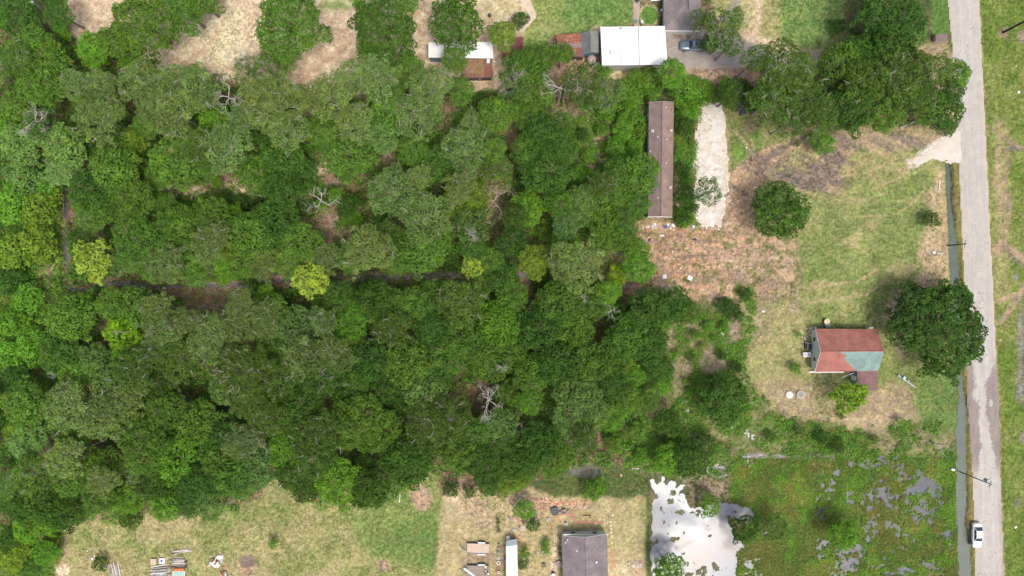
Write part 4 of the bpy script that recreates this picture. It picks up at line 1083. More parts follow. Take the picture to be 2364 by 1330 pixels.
def limb_mesh(name, C, L, HT, R, seed, base_r=.3, tips=.75, n=26, surf=0):
    """tapered trunk from the ground (z = -HT) with limbs that reach towards the lobes"""
    rnd = random.Random(seed); b = MB()
    hz = C[:, 2].mean() * .3
    b.tube([(0, 0, -HT), (.1, .05, -HT * .55), (-.08, .1, -HT * .15), (.05, 0, hz)], [base_r * 1.25, base_r, base_r * .85, base_r * .55], 7)
    ids = list(range(len(C))); rnd.shuffle(ids)
    for k in ids[:n]:
        c = C[k]; l = L[k]
        s = Vector((.03, 0, rnd.uniform(-HT * .25, hz)))
        e = Vector(c) + Vector((0, 0, l * tips)); m1 = s.lerp(e, .4) + Vector((rnd.uniform(-.4, .4), rnd.uniform(-.4, .4), -.3)); m2 = s.lerp(e, .75) + Vector((rnd.uniform(-.3, .3), rnd.uniform(-.3, .3), .1))
        b.tube([s, m1, m2, e], [base_r * .42, base_r * .3, base_r * .17, .02], 5, cap=False)
        for q in range(2):
            e2 = e + Vector((rnd.uniform(-1, 1), rnd.uniform(-1, 1), rnd.uniform(-.1, .35))) * l
            b.tube([m2, m2.lerp(e2, .5) + Vector((0, 0, .1)), e2], [base_r * .13, base_r * .08, .015], 4, cap=False)
    for q in range(surf):
        k = rnd.randrange(len(C)); p = Vector(C[k]) + Vector((rnd.uniform(-.5, .5), rnd.uniform(-.5, .5), L[k] * .85)); a = rnd.uniform(0, 6.28); pts = [p]
        for s in range(4):
            a += rnd.gauss(0, .45); p = p + Vector((math.cos(a), math.sin(a), rnd.uniform(-.12, .25))) * rnd.uniform(.25, .5); pts.append(p)
        b.tube(pts, [.065, .055, .045, .03, .01], 4, cap=False)
        b.tube([pts[2], pts[2] + Vector((math.cos(a + 1.2), math.sin(a + 1.2), .2)) * .6], [.04, .01], 4, cap=False)
    return b.mesh(name)

def dead_mesh(name, R, HT, seed, lean=(0, 0), depth=4, r0=.16, spread=.75, up=.35, n0=5):
    rnd = random.Random(seed); b = MB()
    top = Vector((lean[0], lean[1], HT))
    b.tube([(0, 0, 0), Vector((0, 0, 0)).lerp(top, .5) + Vector((.1, -.1, 0)), top], [r0 * 1.3, r0 * 1.1, r0], 6)
    def grow(p, d, L, r, k):
        pts = [p]; q = p.copy(); dd = d.copy()
        for s in range(4):
            dd = (dd + Vector((rnd.gauss(0, .22), rnd.gauss(0, .22), rnd.gauss(0, .12)))).normalized()
            q = q + dd * L / 4; pts.append(q.copy())
        b.tube(pts, [r, r * .85, r * .7, r * .55, r * .4], 5 if k > 2 else 4, cap=False)
        if k > 0:
            for j in range(rnd.choice([2, 3, 3])):
                i = rnd.choice([2, 3, 4]); a = rnd.uniform(-1, 1) * spread
                nd = Matrix.Rotation(a + (0.35 if a > 0 else -.35), 3, 'Z') @ dd
                nd.z += rnd.uniform(-.15, .3); nd.normalize()
                grow(pts[i], nd, L * rnd.uniform(.5, .75), r * .55, k - 1)
    for j in range(n0):
        a = j * 6.283 / n0 + rnd.uniform(-.5, .5)
        d = Vector((math.cos(a), math.sin(a), up + rnd.uniform(-.1, .4))).normalized()
        grow(top * rnd.uniform(.75, 1.0), d, R * rnd.uniform(.5, .75), r0 * .8, depth - 1)
    return b.mesh(name)

# families of crowns: key -> list of (mesh, limbs, R, HC, HT)
FAM = {}
def fam(key, n, R, HC, nl, lr, dens, size, HT, seed, flat=0, gap=0, br=.3, tips=.75, nb=26, jit=.32, surf=0):
    FAM[key] = []
    for k in range(n):
        me, C, L = crown_mesh("crown", R, HC, nl, lr, dens, size, seed + k * 11, flat, gap, jit=jit)
        me.materials.append(M_LEAF)
        tm = limb_mesh("trunk", C, L, HT, R, seed + k, br, tips, nb, surf)
        FAM[key].append((me, tm, R, HC, HT))
#         key  n   R    HC   nl  lr   dens size HT
fam('oM', 4, 4.2, 3.6, 84, .74, 13, .20, 8.0, 100, tips=.2, nb=20, surf=3)
fam('oL', 3, 6.6, 4.8, 170, .84, 12, .21, 8.0, 200, br=.42, nb=26, tips=.2, surf=8)
fam('oX', 1, 8.6, 6.0, 270, .9, 14, .22, 4.0, 300, br=.6, nb=30, tips=.0)
fam('pM', 4, 4.2, 2.6, 84, .62, 20, .145, 10.5, 400, flat=.35, br=.22, tips=.3, nb=16, surf=9)
fam('pL', 2, 6.2, 3.6, 170, .72, 22, .15, 11.0, 500, flat=.35, br=.36, tips=.3, nb=24, surf=22)
fam('lM', 2, 3.6, 3.0, 46, .72, 11, .26, 7.5, 600, gap=.08, tips=.3)
fam('sM', 2, 4.0, 3.4, 46, .7, 12, .19, 7.0, 700, gap=.15, tips=.8, nb=16, jit=.5, surf=6)
fam('bS', 4, 1.7, 1.5, 20, .5, 22, .14, 1.0, 800, br=.08, nb=6, tips=.2)
fam('bM', 3, 3.0, 2.2, 52, .62, 16, .17, 2.0, 900, br=.14, nb=10, tips=.2)
fam('cS', 2, .8, 1.3, 9, .32, 40, .09, .4, 950, br=.04, nb=4, tips=.2)

KIND = {  # letter: (families by radius, colour, height range, looks)
    'o': (lin(88, 124, 46), 'mid-green broadleaf'), 'd': (lin(70, 106, 40), 'dark green broadleaf'), 'g': (lin(108, 134, 70), 'grey-green fine-tufted'),
    'p': (lin(84, 114, 46), 'olive green'), 'y': (lin(106, 136, 46), 'yellow-green'), 'l': (lin(140, 170, 64), 'pale lime'), 'Y': (lin(116, 154, 34), 'bright acid green'),
    't': (lin(98, 132, 66), 'cool blue-green'), 'b': (lin(96, 142, 44), 'fresh bright green'), 's': (lin(86, 120, 52), 'thin open'), 'k': (lin(66, 98, 36), 'very dark green'),
}
TREES = """
30 30 48 d|62 92 42 o|22 130 42 p|92 130 44 o|122 22 34 d|140 68 22 b|326 50 76 O|420 18 46 O|455 -8 45 o|205 108 38 b|232 120 22 Y|255 92 36 o|298 134 24 b|70 195 44 o|112 188 44 o|165 190 36 g
188 232 24 y|252 242 34 y|215 190 36 g|322 188 54 g|398 182 42 g|448 200 52 g|392 258 54 g|344 240 46 g|228 270 56 g|80 285 42 s|38 330 46 t|28 238 34 o|148 340 50 t|172 290 22 y|262 398 58 o|212 440 50 d|300 450 46 o|62 412 46 t|402 372 58 o|442 330 40 p|520 340 54 g|560 262 44 g|312 382 26 y|618 232 72 g|560 150 28 s
612 150 36 s|640 372 56 d|590 400 44 o|668 56 78 B|655 130 26 y|885 60 80 D|830 4 15 b|948 0 22 b|868 132 42 o|1053 50 62 D|1160 78 33 y|1200 45 21 k|1048 134 28 o|758 222 56 g|805 182 42 g|868 176 52 g|940 158 42 o|990 200 52 g|818 282 44 g
902 250 52 o|962 262 54 g|880 312 38 t|740 302 40 o|662 300 46 g|800 358 56 o|1070 342 52 g|1148 262 44 o|1186 196 40 s|950 345 36 o|1010 378 42 d|904 442 56 g|965 405 28 g|1060 430 36 g|652 432 48 d|1140 345 28 o|1062 205 32 o|1110 150 20 y|545 470 22 k|470 380 30 o
1212 150 44 o|1242 132 38 o|1232 205 48 o|1298 118 26 o|1352 190 50 p|1404 214 40 g|1392 162 20 b|1450 218 34 b|1500 190 34 b|1470 178 22 y|1553 166 32 b|1580 206 34 b|1618 214 32 b|1252 306 44 d|1290 335 42 d|1262 398 54 d|1224 262 34 o|1222 340 40 o
1478 402 48 o|1436 392 34 o|1390 425 34 p|1338 402 26 b|1412 445 38 o|1352 462 42 t|1302 470 38 o|1664 62 46 s|1690 96 30 s|1625 42 28 s|1700 36 20 s|1640 98 22 s
1675 190 15 b|1690 216 32 k|1740 226 30 k|1826 158 66 P|1790 226 54 P|1868 222 58 P|1838 275 40 p|1752 130 34 p|1950 148 54 o|2062 24 72 D|2058 102 62 D|2110 70 38 t|2004 186 54 p|2078 190 56 P|1962 242 56 d|2042 250 52 o|2120 212 50 p|2168 152 40 p
2212 168 34 b|2200 250 40 d|2160 236 42 o|1900 330 27 b|2188 296 18 d|2132 140 28 y|1936 60 18 d|1905 262 40 p|2000 118 44 d|2205 205 30 d|1710 205 26 k
1800 486 61 K|2150 508 20 k|2186 756 99 X|1960 916 37 Y|1837 852 14 b|1637 442 32 s|1843 772 8 b
32 470 48 b|98 482 44 y|92 560 42 y|32 580 44 y|112 432 28 b|228 480 42 o|198 508 34 t|186 472 24 b|214 597 46 l|175 545 28 k|300 535 44 o|335 575 64 o|402 522 48 o|432 600 52 o|380 610 44 g|482 500 46 o|480 562 46 g|512 572 28 y|575 540 54 o|622 520 60 D|690 560 46 o|660 605 38 o|560 600 40 o
20 650 38 k|62 690 36 b|30 742 40 b|152 740 56 o|240 682 42 o|300 702 48 o|352 712 38 g|272 765 43 Y|372 760 42 g|420 742 36 g|352 802 34 p|132 822 48 d|84 800 42 b|480 782 52 g|402 832 52 p|540 762 48 g|200 832 38 t|162 862 38 o|300 858 52 p|250 892 46 t|40 872 34 k|562 862 66 P|552 702 34 g|602 742 42 g
715 643 42 l|850 592 58 g|980 500 58 g|1085 522 46 s|980 582 56 o|920 600 36 o|1088 617 26 l|800 600 32 o|782 668 34 d|868 684 46 k|902 712 42 o|832 712 38 b|1000 662 46 d|962 700 40 o|1064 700 54 p|680 762 52 t|742 742 34 g|760 712 30 o|622 722 42 o|905 762 42 p
800 762 38 b|812 806 34 y|852 832 46 d|770 822 44 g|702 822 56 g|742 862 50 p|942 842 56 o|1062 782 52 o|1150 752 50 b|1002 762 42 d|1032 822 46 o|1122 832 52 o|1180 682 38 o|1182 822 38 o|1012 872 44 d|1160 640 36 d|650 802 38 o|640 872 46 p|1130 600 30 o|1182 560 36 k|1190 500 30 k|1090 570 34 d
1330 612 60 T|1232 602 36 y|1402 502 50 o|1344 486 34 t|1308 522 30 t|1440 518 32 o|1258 540 20 y|1425 634 27 Y|1470 470 34 o|1292 702 54 o|1242 762 52 d|1322 762 48 o|1380 702 36 o|1404 676 30 b|1502 722 56 d|1562 706 42 d|1592 722 28 o|1450 782 50 o|1502 800 44 d|1402 832 46 o|1340 842 52 o|1282 842 54 d|1232 862 46 o|1522 852 32 k|1530 890 22 b|1440 850 30 y|1260 660 26 k
60 932 52 o|150 942 56 g|228 962 60 g|282 922 46 g|380 942 46 o|328 1032 66 O|450 982 56 o|402 1062 62 b|32 1002 38 y|52 1022 42 t|62 1102 46 p|140 1062 46 g|142 1110 40 o|222 1082 46 o|232 1112 36 g|500 1002 50 d|502 1062 48 o|552 1022 42 g|540 1102 46 o|450 1112 42 d|352 1122 42 k|84 1162 52 k|150 1182 46 k|222 1152 40 o|372 1172 36 b|302 1198 26 k
432 1162 34 d|480 1170 34 t|560 1120 38 t|592 1082 46 t|574 932 48 p|520 902 42 t|610 960 40 p
640 962 46 o|700 932 46 d|842 982 72 B|740 1002 56 p|652 1042 46 b|722 1062 46 p|682 1102 42 k|780 1112 52 b|850 1132 46 k|702 1140 26 k|890 902 38 d|980 912 52 t|982 982 46 p|942 1060 60 d|1040 962 46 p|1062 1042 50 o|1102 1004 40 o|1112 1062 46 d|1152 982 42 t|1192 1062 46 d|1170 1115 36 y|1132 1112 36 d|1040 1130 20 k|1085 1135 16 k|1220 930 30 b|820 880 36 o|790 925 34 d
1340 942 70 G|1242 1032 50 d|1282 1062 42 o|1412 962 38 b|1452 922 36 o|1350 1012 36 p|1422 1022 26 b|1545 976 32 k|1670 922 56 K|1588 1060 44 k|1545 1062 36 b|1482 1052 20 b|1572 1022 24 b|1632 1028 26 k|1372 1130 27 b|1640 1168 26 b|1722 1222 32 k|1545 1316 34 b|1792 1222 30 p|1950 1236 34 b|1200 1100 30 o|1500 930 26 o|1470 990 20 b|1415 890 34 d|1462 870 30 b
62 1222 36 b|32 1290 36 y|98 1282 28 b|62 1310 28 d|20 1252 30 k|108 1216 22 b|232 1302 17 k|630 1257 12 b|1211 1178 23 b|1231 1212 17 k|1210 1278 13 b|1206 1304 12 k|1150 1205 6 k|1151 1226 5 k|1262 1252 9 b|1263 1270 9 b|1256 1262 8 y|1290 1244 4 y|1290 1265 5 k|1292 1280 5 k|1189 1250 7 y
1450 272 24 b|1438 300 22 b|1480 300 18 b|1420 340 24 b|1390 300 18 b|1465 340 20 b|1402 262 18 b|1345 310 16 k|1360 360 18 b|1310 420 20 b|1580 290 24 k|1576 392 18 k|1592 256 22 b|1582 452 22 k|1576 500 20 k|1562 318 11 y|1600 330 10 y|1570 350 12 b|1590 420 14 b|1600 480 14 k|1568 270 16 b|1580 515 14 b
1690 716 20 k|1672 700 16 k|1722 680 16 k|1608 776 12 b|1638 754 12 b|1672 756 12 b|1620 800 9 y|1706 730 14 k|1650 780 9 b|1668 820 12 k|1640 870 10 k|1600 830 12 p|1560 815 9 b|1700 850 14 k|1590 905 10 b|1580 880 9 b|1706 890 10 k|1840 330 9 k|1940 960 8 k|2076 972 10 b|1900 1010 18 k|1935 1030 16 k|1850 995 12 p|2020 1015 12 p|1780 1010 12 p
780 452 22 b|802 470 26 k|762 440 16 k|830 462 18 k|820 500 18 b|792 510 14 b|740 470 14 b|1152 400 12 b|1170 360 14 k|1206 420 20 k|440 480 14 b|470 462 14 b|520 452 16 k|330 345 18 b|352 300 14 b|372 330 14 k|365 355 10 b|500 420 14 b|590 470 14 k
"""
def forest_ok(x, y):
    if not (-60 < x < 1500): return False
    top = np.interp(x, [-60, 150, 330, 520, 700, 830, 1060, 1180, 1400, 1500], [-30, 100, 170, 205, 225, 210, 230, 215, 225, 440])
    bot = np.interp(x, [-60, 60, 150, 300, 400, 480, 560, 620, 660, 700, 800, 950, 1010, 1200, 1300, 1480], [1180, 1200, 1185, 1160, 1150, 1160, 1120, 1060, 1040, 1100, 1120, 1070, 1090, 1090, 1040, 1000])
    if x < 140 and 430 < y < 700: return False
    return top < y < bot
GAPS = [(332,315,34,22),(325,345,24,26),(745,385,36,36),(768,425,20,24),(765,520,34,42),(430,440,66,20),(560,430,50,20),(300,505,60,16),(870,300,18,12),(905,360,20,24),(1030,290,18,10),(1150,440,40,60),(545,960,36,14),(870,900,20,18),
        (1230,660,34,20),(460,690,70,34),(1200,930,22,26),(320,1165,20,30),(1350,545,20,12),(1330,330,90,100),(1170,320,20,80),(1120,925,50,55),(600,1030,24,26),(180,1040,18,18),(1300,220,50,60),(520,225,34,30),(150,560,14,100),(790,470,56,40),(1065,1115,30,14),(60,280,40,30),(1120,1150,60,20)]
def in_gap(x, y): return any(((x - a) / c) ** 2 + ((y - b) / d) ** 2 < 1 for a, b, c, d in GAPS)

rnd = random.Random(5)
specs = []
for row in TREES.strip().split("\n"):
    for it in row.split("|"):
        a = it.split(); specs.append([float(a[0]), float(a[1]), float(a[2]), a[3], False])
pts_ = [(s[0], s[1], s[2]) for s in specs]
cand = [(rnd.uniform(-60, 1500), rnd.uniform(-30, 1190)) for _ in range(9000)]
nfill = 0
for x, y in cand:
    if nfill >= 62: break
    if not forest_ok(x, y) or in_gap(x, y): continue
    if all((x - a) ** 2 + (y - b) ** 2 > (r * .74 + 10) ** 2 for a, b, r in pts_):
        r = rnd.uniform(28, 42); specs.append([x, y, r, rnd.choice('bobdbgpy' if x < 700 or y < 640 else 'obddodkp'), True]); pts_.append((x, y, r)); nfill += 1  # darker kinds in the southern wood help paint in its cloud shade

LOOKS = {'bush': 'bush', 'tree': 'tree'}
tree_rec = []
def plant(px, py, rp, k, fill):
    big = k in 'OBDKXPTG' ; kk = {'O': 'o', 'B': 'o', 'D': 'd', 'K': 'd', 'X': 'd', 'P': 'p', 'T': 'g', 'G': 't'}.get(k, k)
    colr, look = KIND[kk]
    low = rp <= 27 and k in 'bkyYp' or (k in 'bkpyot' and px < 145 and 400 < py < 900)
    if kk == 'g' or k in 'PT': fm = 'pL' if rp > 62 else 'pM'
    elif kk == 'p': fm = 'pL' if rp > 62 else ('pM' if rp > 20 else 'bS')
    elif kk in 'lY': fm = 'lM'
    elif kk == 's': fm = 'sM'
    else: fm = 'oL' if rp > 62 else 'oM'
    if k == 'X': fm = 'oX'
    if px > 1440 and px < 1640 and 180 < py < 225: fm = 'bM'
    if low or rp < 24: fm = 'bM' if rp > 20 else ('bS' if rp > 11 else 'cS')
    me, tm, R, HC, HT = FAM[fm][rnd.randrange(len(FAM[fm]))]
    zc = {'oM': 7.5, 'oL': 8.5, 'oX': 6.5, 'pM': 10.5, 'pL': 12, 'lM': 8, 'sM': 8.5, 'bM': 2.4, 'bS': 1.2, 'cS': .6}[fm]
    if k == 'K': zc = 4.5
    if (px > 1180 and py > 1080) or (px > 1500 and py > 800 and k != 'X'): zc = min(zc, 4.0)
    if px < 175 and py > 1130: zc = min(zc, 2.6)
    if fill: zc *= .72
    z_app = zc + HC * .35
    c = P(px, py, z_app)
    s = rp / PXM * (H - z_app) / H / R * 1.03
    zc0 = zc
    hz = max(.25 * R * s, zc - (rnd.uniform(0, 1.5) if zc > 5 else 0))
    name = "bush" if zc < 3.5 else ("pine_tree" if fm in ('pM', 'pL') and kk in 'gp' else "tree")
    t = bpy.data.objects.new(name, None); COL.objects.link(t); t.location = (c.x, c.y, -.05); t.empty_display_size = .5
    rz = rnd.uniform(0, 6.28)
    cr = bpy.data.objects.new("crown", me); COL.objects.link(cr); cr.parent = t
    cr.location = (0, 0, hz); cr.scale = (s, s * rnd.uniform(.93, 1.07), s * rnd.uniform(.9, 1.1)); cr.rotation_euler = (0, 0, rz)
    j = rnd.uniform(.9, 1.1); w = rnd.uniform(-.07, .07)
    if px < 170: j *= 1.25                      # fresh green left edge, its brighter light painted into the leaf colour
    elif px > 350 and 700 < py < 1100 and px < 1450: j *= .86  # cloud shade south of the creek, painted into the leaf colour
    elif py < 420 and px < 1150: j *= 1.1  # brighter light over the upper wood, painted into the leaf colour
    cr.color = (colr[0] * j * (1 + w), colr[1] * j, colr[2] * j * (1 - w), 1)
    tr = bpy.data.objects.new("trunk", tm); COL.objects.link(tr); tr.parent = t
    tr.location = (0, 0, hz); tr.rotation_euler = (0, 0, rz); tr.scale = (s, s, min(s, hz / HT) if hz / HT < s else hz / HT)
    if not tm.materials: tm.materials.append(M_TWIG if fm in ('pM', 'pL', 'sM') else M_BARK)
    tree_rec.append(dict(o=t, px=px, py=py, r=rp, k=kk, look=look, name=name, fill=fill, fm=fm))
def push(s):
    x, y, r = s[:3]
    if s[3] in 'lX' or x > 1300: return
    best = (1e9, 0, 0)
    for (ax, ay), (bx, by) in zip(CREEK[:-1], CREEK[1:]):
        if ax > 950: continue
        ex, ey = bx - ax, by - ay; t = max(0, min(1, ((x - ax) * ex + (y - ay) * ey) / (ex * ex + ey * ey)))
        qx, qy = ax + ex * t, ay + ey * t; d = math.hypot(x - qx, y - qy)
        if d < best[0]: best = (d, qx, qy)
    d, qx, qy = best
    need = r * 1.0 + 7 - d
    if 0 < need < r * .8 and d > 1:
        m = min(need, 22); s[0] += (x - qx) / d * m; s[1] += (y - qy) / d * m
        if need > 22: s[2] -= min(need - 22, 10)
for s in specs:
    if s[2] > 14: push(s)
specs = [s for s in specs if not (s[4] and any(math.hypot(s[0] - a, s[1] - b) < s[2] * .8 for a, b in [(150, 460), (151, 500), (149, 540), (150, 580), (152, 620), (160, 665), (230, 660), (300, 657), (360, 661), (430, 660), (500, 658), (560, 658), (620, 650)]))]
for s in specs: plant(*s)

# --- labels: what each plant looks like and what it stands beside
LAND = [("the white steel building", 1463, 105), ("the brown roofed mobile home", 1525, 370), ("the white gravel pad", 1640, 380), ("the red shingle house", 1960, 808), ("the bright white shed roof", 1063, 117),
        ("the creekside lime tree", 715, 643), ("the creek bend lime tree", 214, 597), ("the acid green tree", 272, 765), ("the small lime tree", 1088, 617), ("the acid green bush", 1425, 634),
        ("the big bleached dead tree", 1130, 925), ("the dead brushy crown", 1147, 468), ("the leftmost dead tree", 80, 285), ("the lower white snag", 600, 1030), ("the sandy yard", 560, 90), ("the grass path in the wood", 300, 512),
        ("the brown creekside clearing", 460, 690), ("the creek bend", 160, 660), ("the lumber piles", 400, 1300), ("the utility trailers", 1100, 1280), ("the white pond", 1600, 1230), ("the marsh puddles", 2080, 1150), ("the pale road", 2240, 250), ("the tan forest gap", 745, 385),
        ("the bottom grey house", 1348, 1280), ("the caravan", 1182, 1290), ("the concrete lids", 1835, 912), ("the blue-black tarp", 1712, 252), ("the muddy turning circle", 1880, 400), ("the rusty sheet roof", 1310, 105), ("the curved pale path", 1222, 40), ("the dark brush pile gap", 545, 960), ("the brown gap south of the creek", 870, 900), ("the dirt gap north of the creek", 765, 520), ("the damp grass strip", 1350, 1100), ("the small brown clearing", 330, 320)]
DIRS = ["right of", "above and right of", "above", "above and left of", "left of", "below and left of", "below", "below and right of"]
import collections
buckets = collections.defaultdict(list)
for r in tree_rec:
    best = None
    for nm, lx, ly in LAND:
        d = math.hypot(r['px'] - lx, r['py'] - ly)
        if d < 16 and ('tree' in nm or 'bush' in nm): continue
        if best is None or d < best[0]: best = (d, nm, lx, ly)
    d, nm, lx, ly = best
    a = math.atan2(ly - r['py'], r['px'] - lx); di = DIRS[int(round(a / (math.pi / 4))) % 8]
    size = "broad" if r['r'] > 60 else ("small" if r['r'] < 30 else "")
    r['bl'] = (size, r['look'], r['name'].replace('_', ' '), di, nm)
    buckets[r['bl']].append((d, r))
ORD = ["", "second", "third", "fourth", "fifth", "sixth"]
for key, l in buckets.items():
    l.sort(key=lambda q: q[0]); size, look, nm, di, lm = key
    for i, (d, r) in enumerate(l):
        base = " ".join(x for x in (size, look, nm) if x)
        if len(l) == 1: lab = f"{base} {di} {lm}"
        elif i == 0: lab = f"nearest {base} {di} {lm}"
        else: lab = f"{ORD[i]} nearest {base} {di} {lm}"
        lab = ' '.join(lab.split()[:16])
        r['lab'] = lab
SPECIAL = {(2186, 756): "huge round dark oak overhanging the pale road east of the red shingle house", (1960, 916): "dense fresh green tree against the mauve porch roof", (1637, 442): "thin open tree standing on the white gravel pad",
           (1800, 486): "round dark tree alone in the cleared lot", (715, 643): "pale lime green tree on the creek in the middle of the wood", (272, 765): "bright acid green tree with bare white twigs in its centre", (214, 597): "pale lime tree just above the creek bend",
           (1088, 617): "small pale lime tree hanging over the dark creek", (1372, 1130): "fresh green bush in the damp grass behind the grey shingle house", (1640, 1168): "small tree growing out of the white glaring pond", (1722, 1222): "dark bush at the right bank of the glaring pond",
           (1545, 1316): "green tree at the bottom edge standing in the glaring pond", (1425, 634): "acid green rounded bush at the edge of the cleared lot", (330, 52): "huge dense oak in the sandy yard, the leftmost one", (668, 56): "large fresh green oak in the sandy yard with coarse leaves",
           (885, 60): "large dark oak in the sandy yard left of the round dark one", (1053, 50): "round dark oak hanging over the bright white shed roof", (1160, 78): "yellow-green round tree between the white shed and the red iron sheds", (2150, 508): "lone dark shrub beside the roadside ditch"}
used = set()
for r in tree_rec:
    lab = SPECIAL.get((int(r['px']), int(r['py'])), r['lab'])
    n = 2
    while lab in used: lab = r['lab'] + ", farther" * (n - 1); n += 1
    used.add(lab)
    nm = r['name']
    tag(r['o'], lab, {"bush": "bush", "tree": "tree", "pine_tree": "pine tree"}[nm], {"bush": "bushes and shrubs", "tree": "broadleaf trees", "pine_tree": "fine tufted pine trees"}[nm])

# --- dead trees and bare limbs
DM = [dead_mesh("branches", 4.0, 6, 11, (.6, .4), 5, .11, n0=6), dead_mesh("branches", 3.2, 5, 12, (-.4, .5), 5, .085, n0=8, spread=1.0), dead_mesh("branches", 2.4, 4, 13, (.3, 0), 5, .085, n0=4), dead_mesh("branches", 2.2, 4, 14, (0, .3), 5, .06, n0=8, spread=1.1, up=.6)]
DR = [4.0, 3.2, 2.4, 2.2]
DEADS = [ # px, py, r, mesh, z of top, material, label
 (1132, 930, 46, 0, 11, M_DEAD, "large bleached dead tree with forked white limbs in the southern wood"),
 (1147, 465, 46, 1, 6, M_DEADB, "dead brushy pinkish grey tree in a brown gap"),
 (82, 285, 42, 0, 10, M_DEAD, "pale dead tree with spreading white limbs at the left edge"),
 (598, 1032, 28, 1, 9, M_DEAD, "bare white snag in the shade above the lumber lot"),
 (180, 1040, 20, 2, 9, M_DEAD, "little bare white crown in the lower left wood"),
 (1298, 196, 52, 0, 11, M_DEAD, "leafless grey tree south of the rusty sheet roof"),
 (525, 228, 38, 2, 11, M_DEAD, "pale bare limb crossing a dark gap in the upper wood"),
 (735, 460, 44, 2, 5, M_DEAD, "long forked white branch lying over green scrub"),
 (1690, 12, 40, 3, 8, M_DEAD, "grey leafless tree top beside the top lawn"),
 (490, 715, 22, 1, 4, M_DEADB, "bare pale brush right in the brown creekside clearing"),
 (425, 722, 22, 3, 4, M_DEADB, "bare pale brush at the left of the creekside clearing"),
 (490, 625, 18, 3, 5, M_DEADB, "tangle of pale twigs above the creek clearing"),
 (968, 975, 26, 1, 10, M_DEAD, "pale twiggy dead top left of the large bleached tree"),
 (1202, 1000, 20, 2, 7, M_DEAD, "small white snag below the brown gap right of the bleached tree"),
 (1235, 940, 20, 3, 8, M_DEAD, "thin bare twigs by the brown gap in the southern wood"),
 (1165, 205, 22, 2, 10, M_DEAD, "white bare limbs below the leaf strewn lean-to"),
 (1195, 175, 20, 3, 10, M_DEAD, "white twigs right of the leaf strewn lean-to"),
 (1075, 160, 16, 2, 5, M_DEAD, "thin white snag at the left corner of the lean-to"),
 (2180, 1032, 26, 2, 4, M_DEAD, "white dead sapling on the marsh edge by the ditch"),
 (1690, 1040, 18, 3, 2, M_DEADB, "pale dry brush at the corner of the marsh"),
 (1095, 545, 24, 3, 11, M_DEAD, "white twigs in a grey-green crown above the dark creek"),
 (545, 135, 30, 0, 10, M_DEAD, "grey forked limb leaning over the sandy yard"),
 (570, 125, 22, 3, 9, M_DEAD, "spray of white twigs over the sandy yard"),
 (270, 768, 9, 3, 13, M_DEAD, "little bare twigs in the middle of the acid green crown"),
 (1880, 310, 18, 3, 3, M_DEAD, "pale bare branches at the lower edge of the big pines"),
 (1412, 720, 22, 2, 8, M_DEAD, "curved white bare limbs left of the scrub"),
 (1350, 690, 16, 3, 9, M_DEAD, "small bare twigs in the wood below the acid green bush"),
 (1155, 850, 20, 3, 10, M_DEAD, "fine bare twigs above the large bleached tree"),
 (480, 240, 10, 3, 12, M_DEAD, "short bare twigs left of the pale limb"),
 (1015, 940, 12, 2, 11, M_DEAD, "short grey snag between two olive crowns"),
 (120, 865, 12, 3, 10, M_DEAD, "tiny white twigs in the left wood"),
 (1190, 990, 10, 3, 9, M_DEAD, "tiny bare snag in the southern wood by the white snag"),
]
for px, py, rp, mi, zt, mat, lab in DEADS:
    if px == 1190: continue
    R = DR[mi]; z_app = zt; s = rp / PXM * (H - z_app) / H / R
    hT = [6, 5, 4, 4][mi]
    c = P(px, py, z_app)
    t = thing("dead_tree", lab, "dead tree", (c.x, c.y, -.05), 0, "dead trees and bare snags")
    me = DM[mi] if mat is M_DEAD else None
    if me is None:
        me = DM[mi].copy(); me.materials.clear()
    if not me.materials: me.materials.append(mat)
    b = bpy.data.objects.new("branches", me); COL.objects.link(b); b.parent = t
    b.rotation_euler = (0, 0, rnd.uniform(0, 6.28)); b.scale = (s, s, max(s * .8, .3)); b.location = (0, 0, max(0, zt - hT * max(s * .8, .3)))
    if b.location.z > .3:
        MB().tube([(0, 0, 0), (.05, .02, b.location.z * .5), (0, 0, b.location.z + .1)], [.2 * s + .05, .16 * s + .05, .2 * s], 6).build("trunk", mat, t)
# leaning bare trunks that show between crowns
for k, (x0, y0, z0, x1, y1, z1, r, lab) in enumerate([
    (1724, 233, .2, 1764, 182, 12, .3, "long grey pine trunk leaning up into the big pines"),
    (286, 300, 1, 335, 335, 1.2, .18, "fallen grey log in the small leaf strewn clearing"),
    (408, 308, 5, 440, 330, 7, .16, "pale trunk piece between crowns right of the small clearing"),
    (74, 4, 12, 104, 30, 4, .2, "pair of grey leaning trunks at the top left corner"),
    (570, 447, .3, 620, 456, .4, .2, "fallen pale log by the grassy clearing"),
    (690, 462, .3, 710, 478, .3, .16, "short fallen white log by the green scrub"),
    (1519, 800, 5, 1533, 772, 7, .14, "thin pale snag trunk at the edge of the scrub"),
    (550, 657, .1, 630, 660, .1, .22, "dark log lying along the creek"),
    (1300, 235, 1, 1306, 190, 8, .2, "grey trunk under the leafless tree"),
    (145, 460, .1, 147, 484, .1, .1, "thin pale log beside the left ditch")]):
    a = P(x0, y0, z0); b = P(x1, y1, z1); c = (a + b) / 2
    t = thing("log" if abs(z0 - z1) < 1 else "bare_trunk", lab, "log" if abs(z0 - z1) < 1 else "trunk", (a.x, a.y, 0))
    MB().tube([a - Vector((a.x, a.y, 0)), (a + b) / 2 - Vector((a.x, a.y, 0)) + Vector((.1, .1, 0)), b - Vector((a.x, a.y, 0))], [r, r * .85, r * .6], 7).build("stem", M_TWIG if k != 7 else M_WOOD3, t)

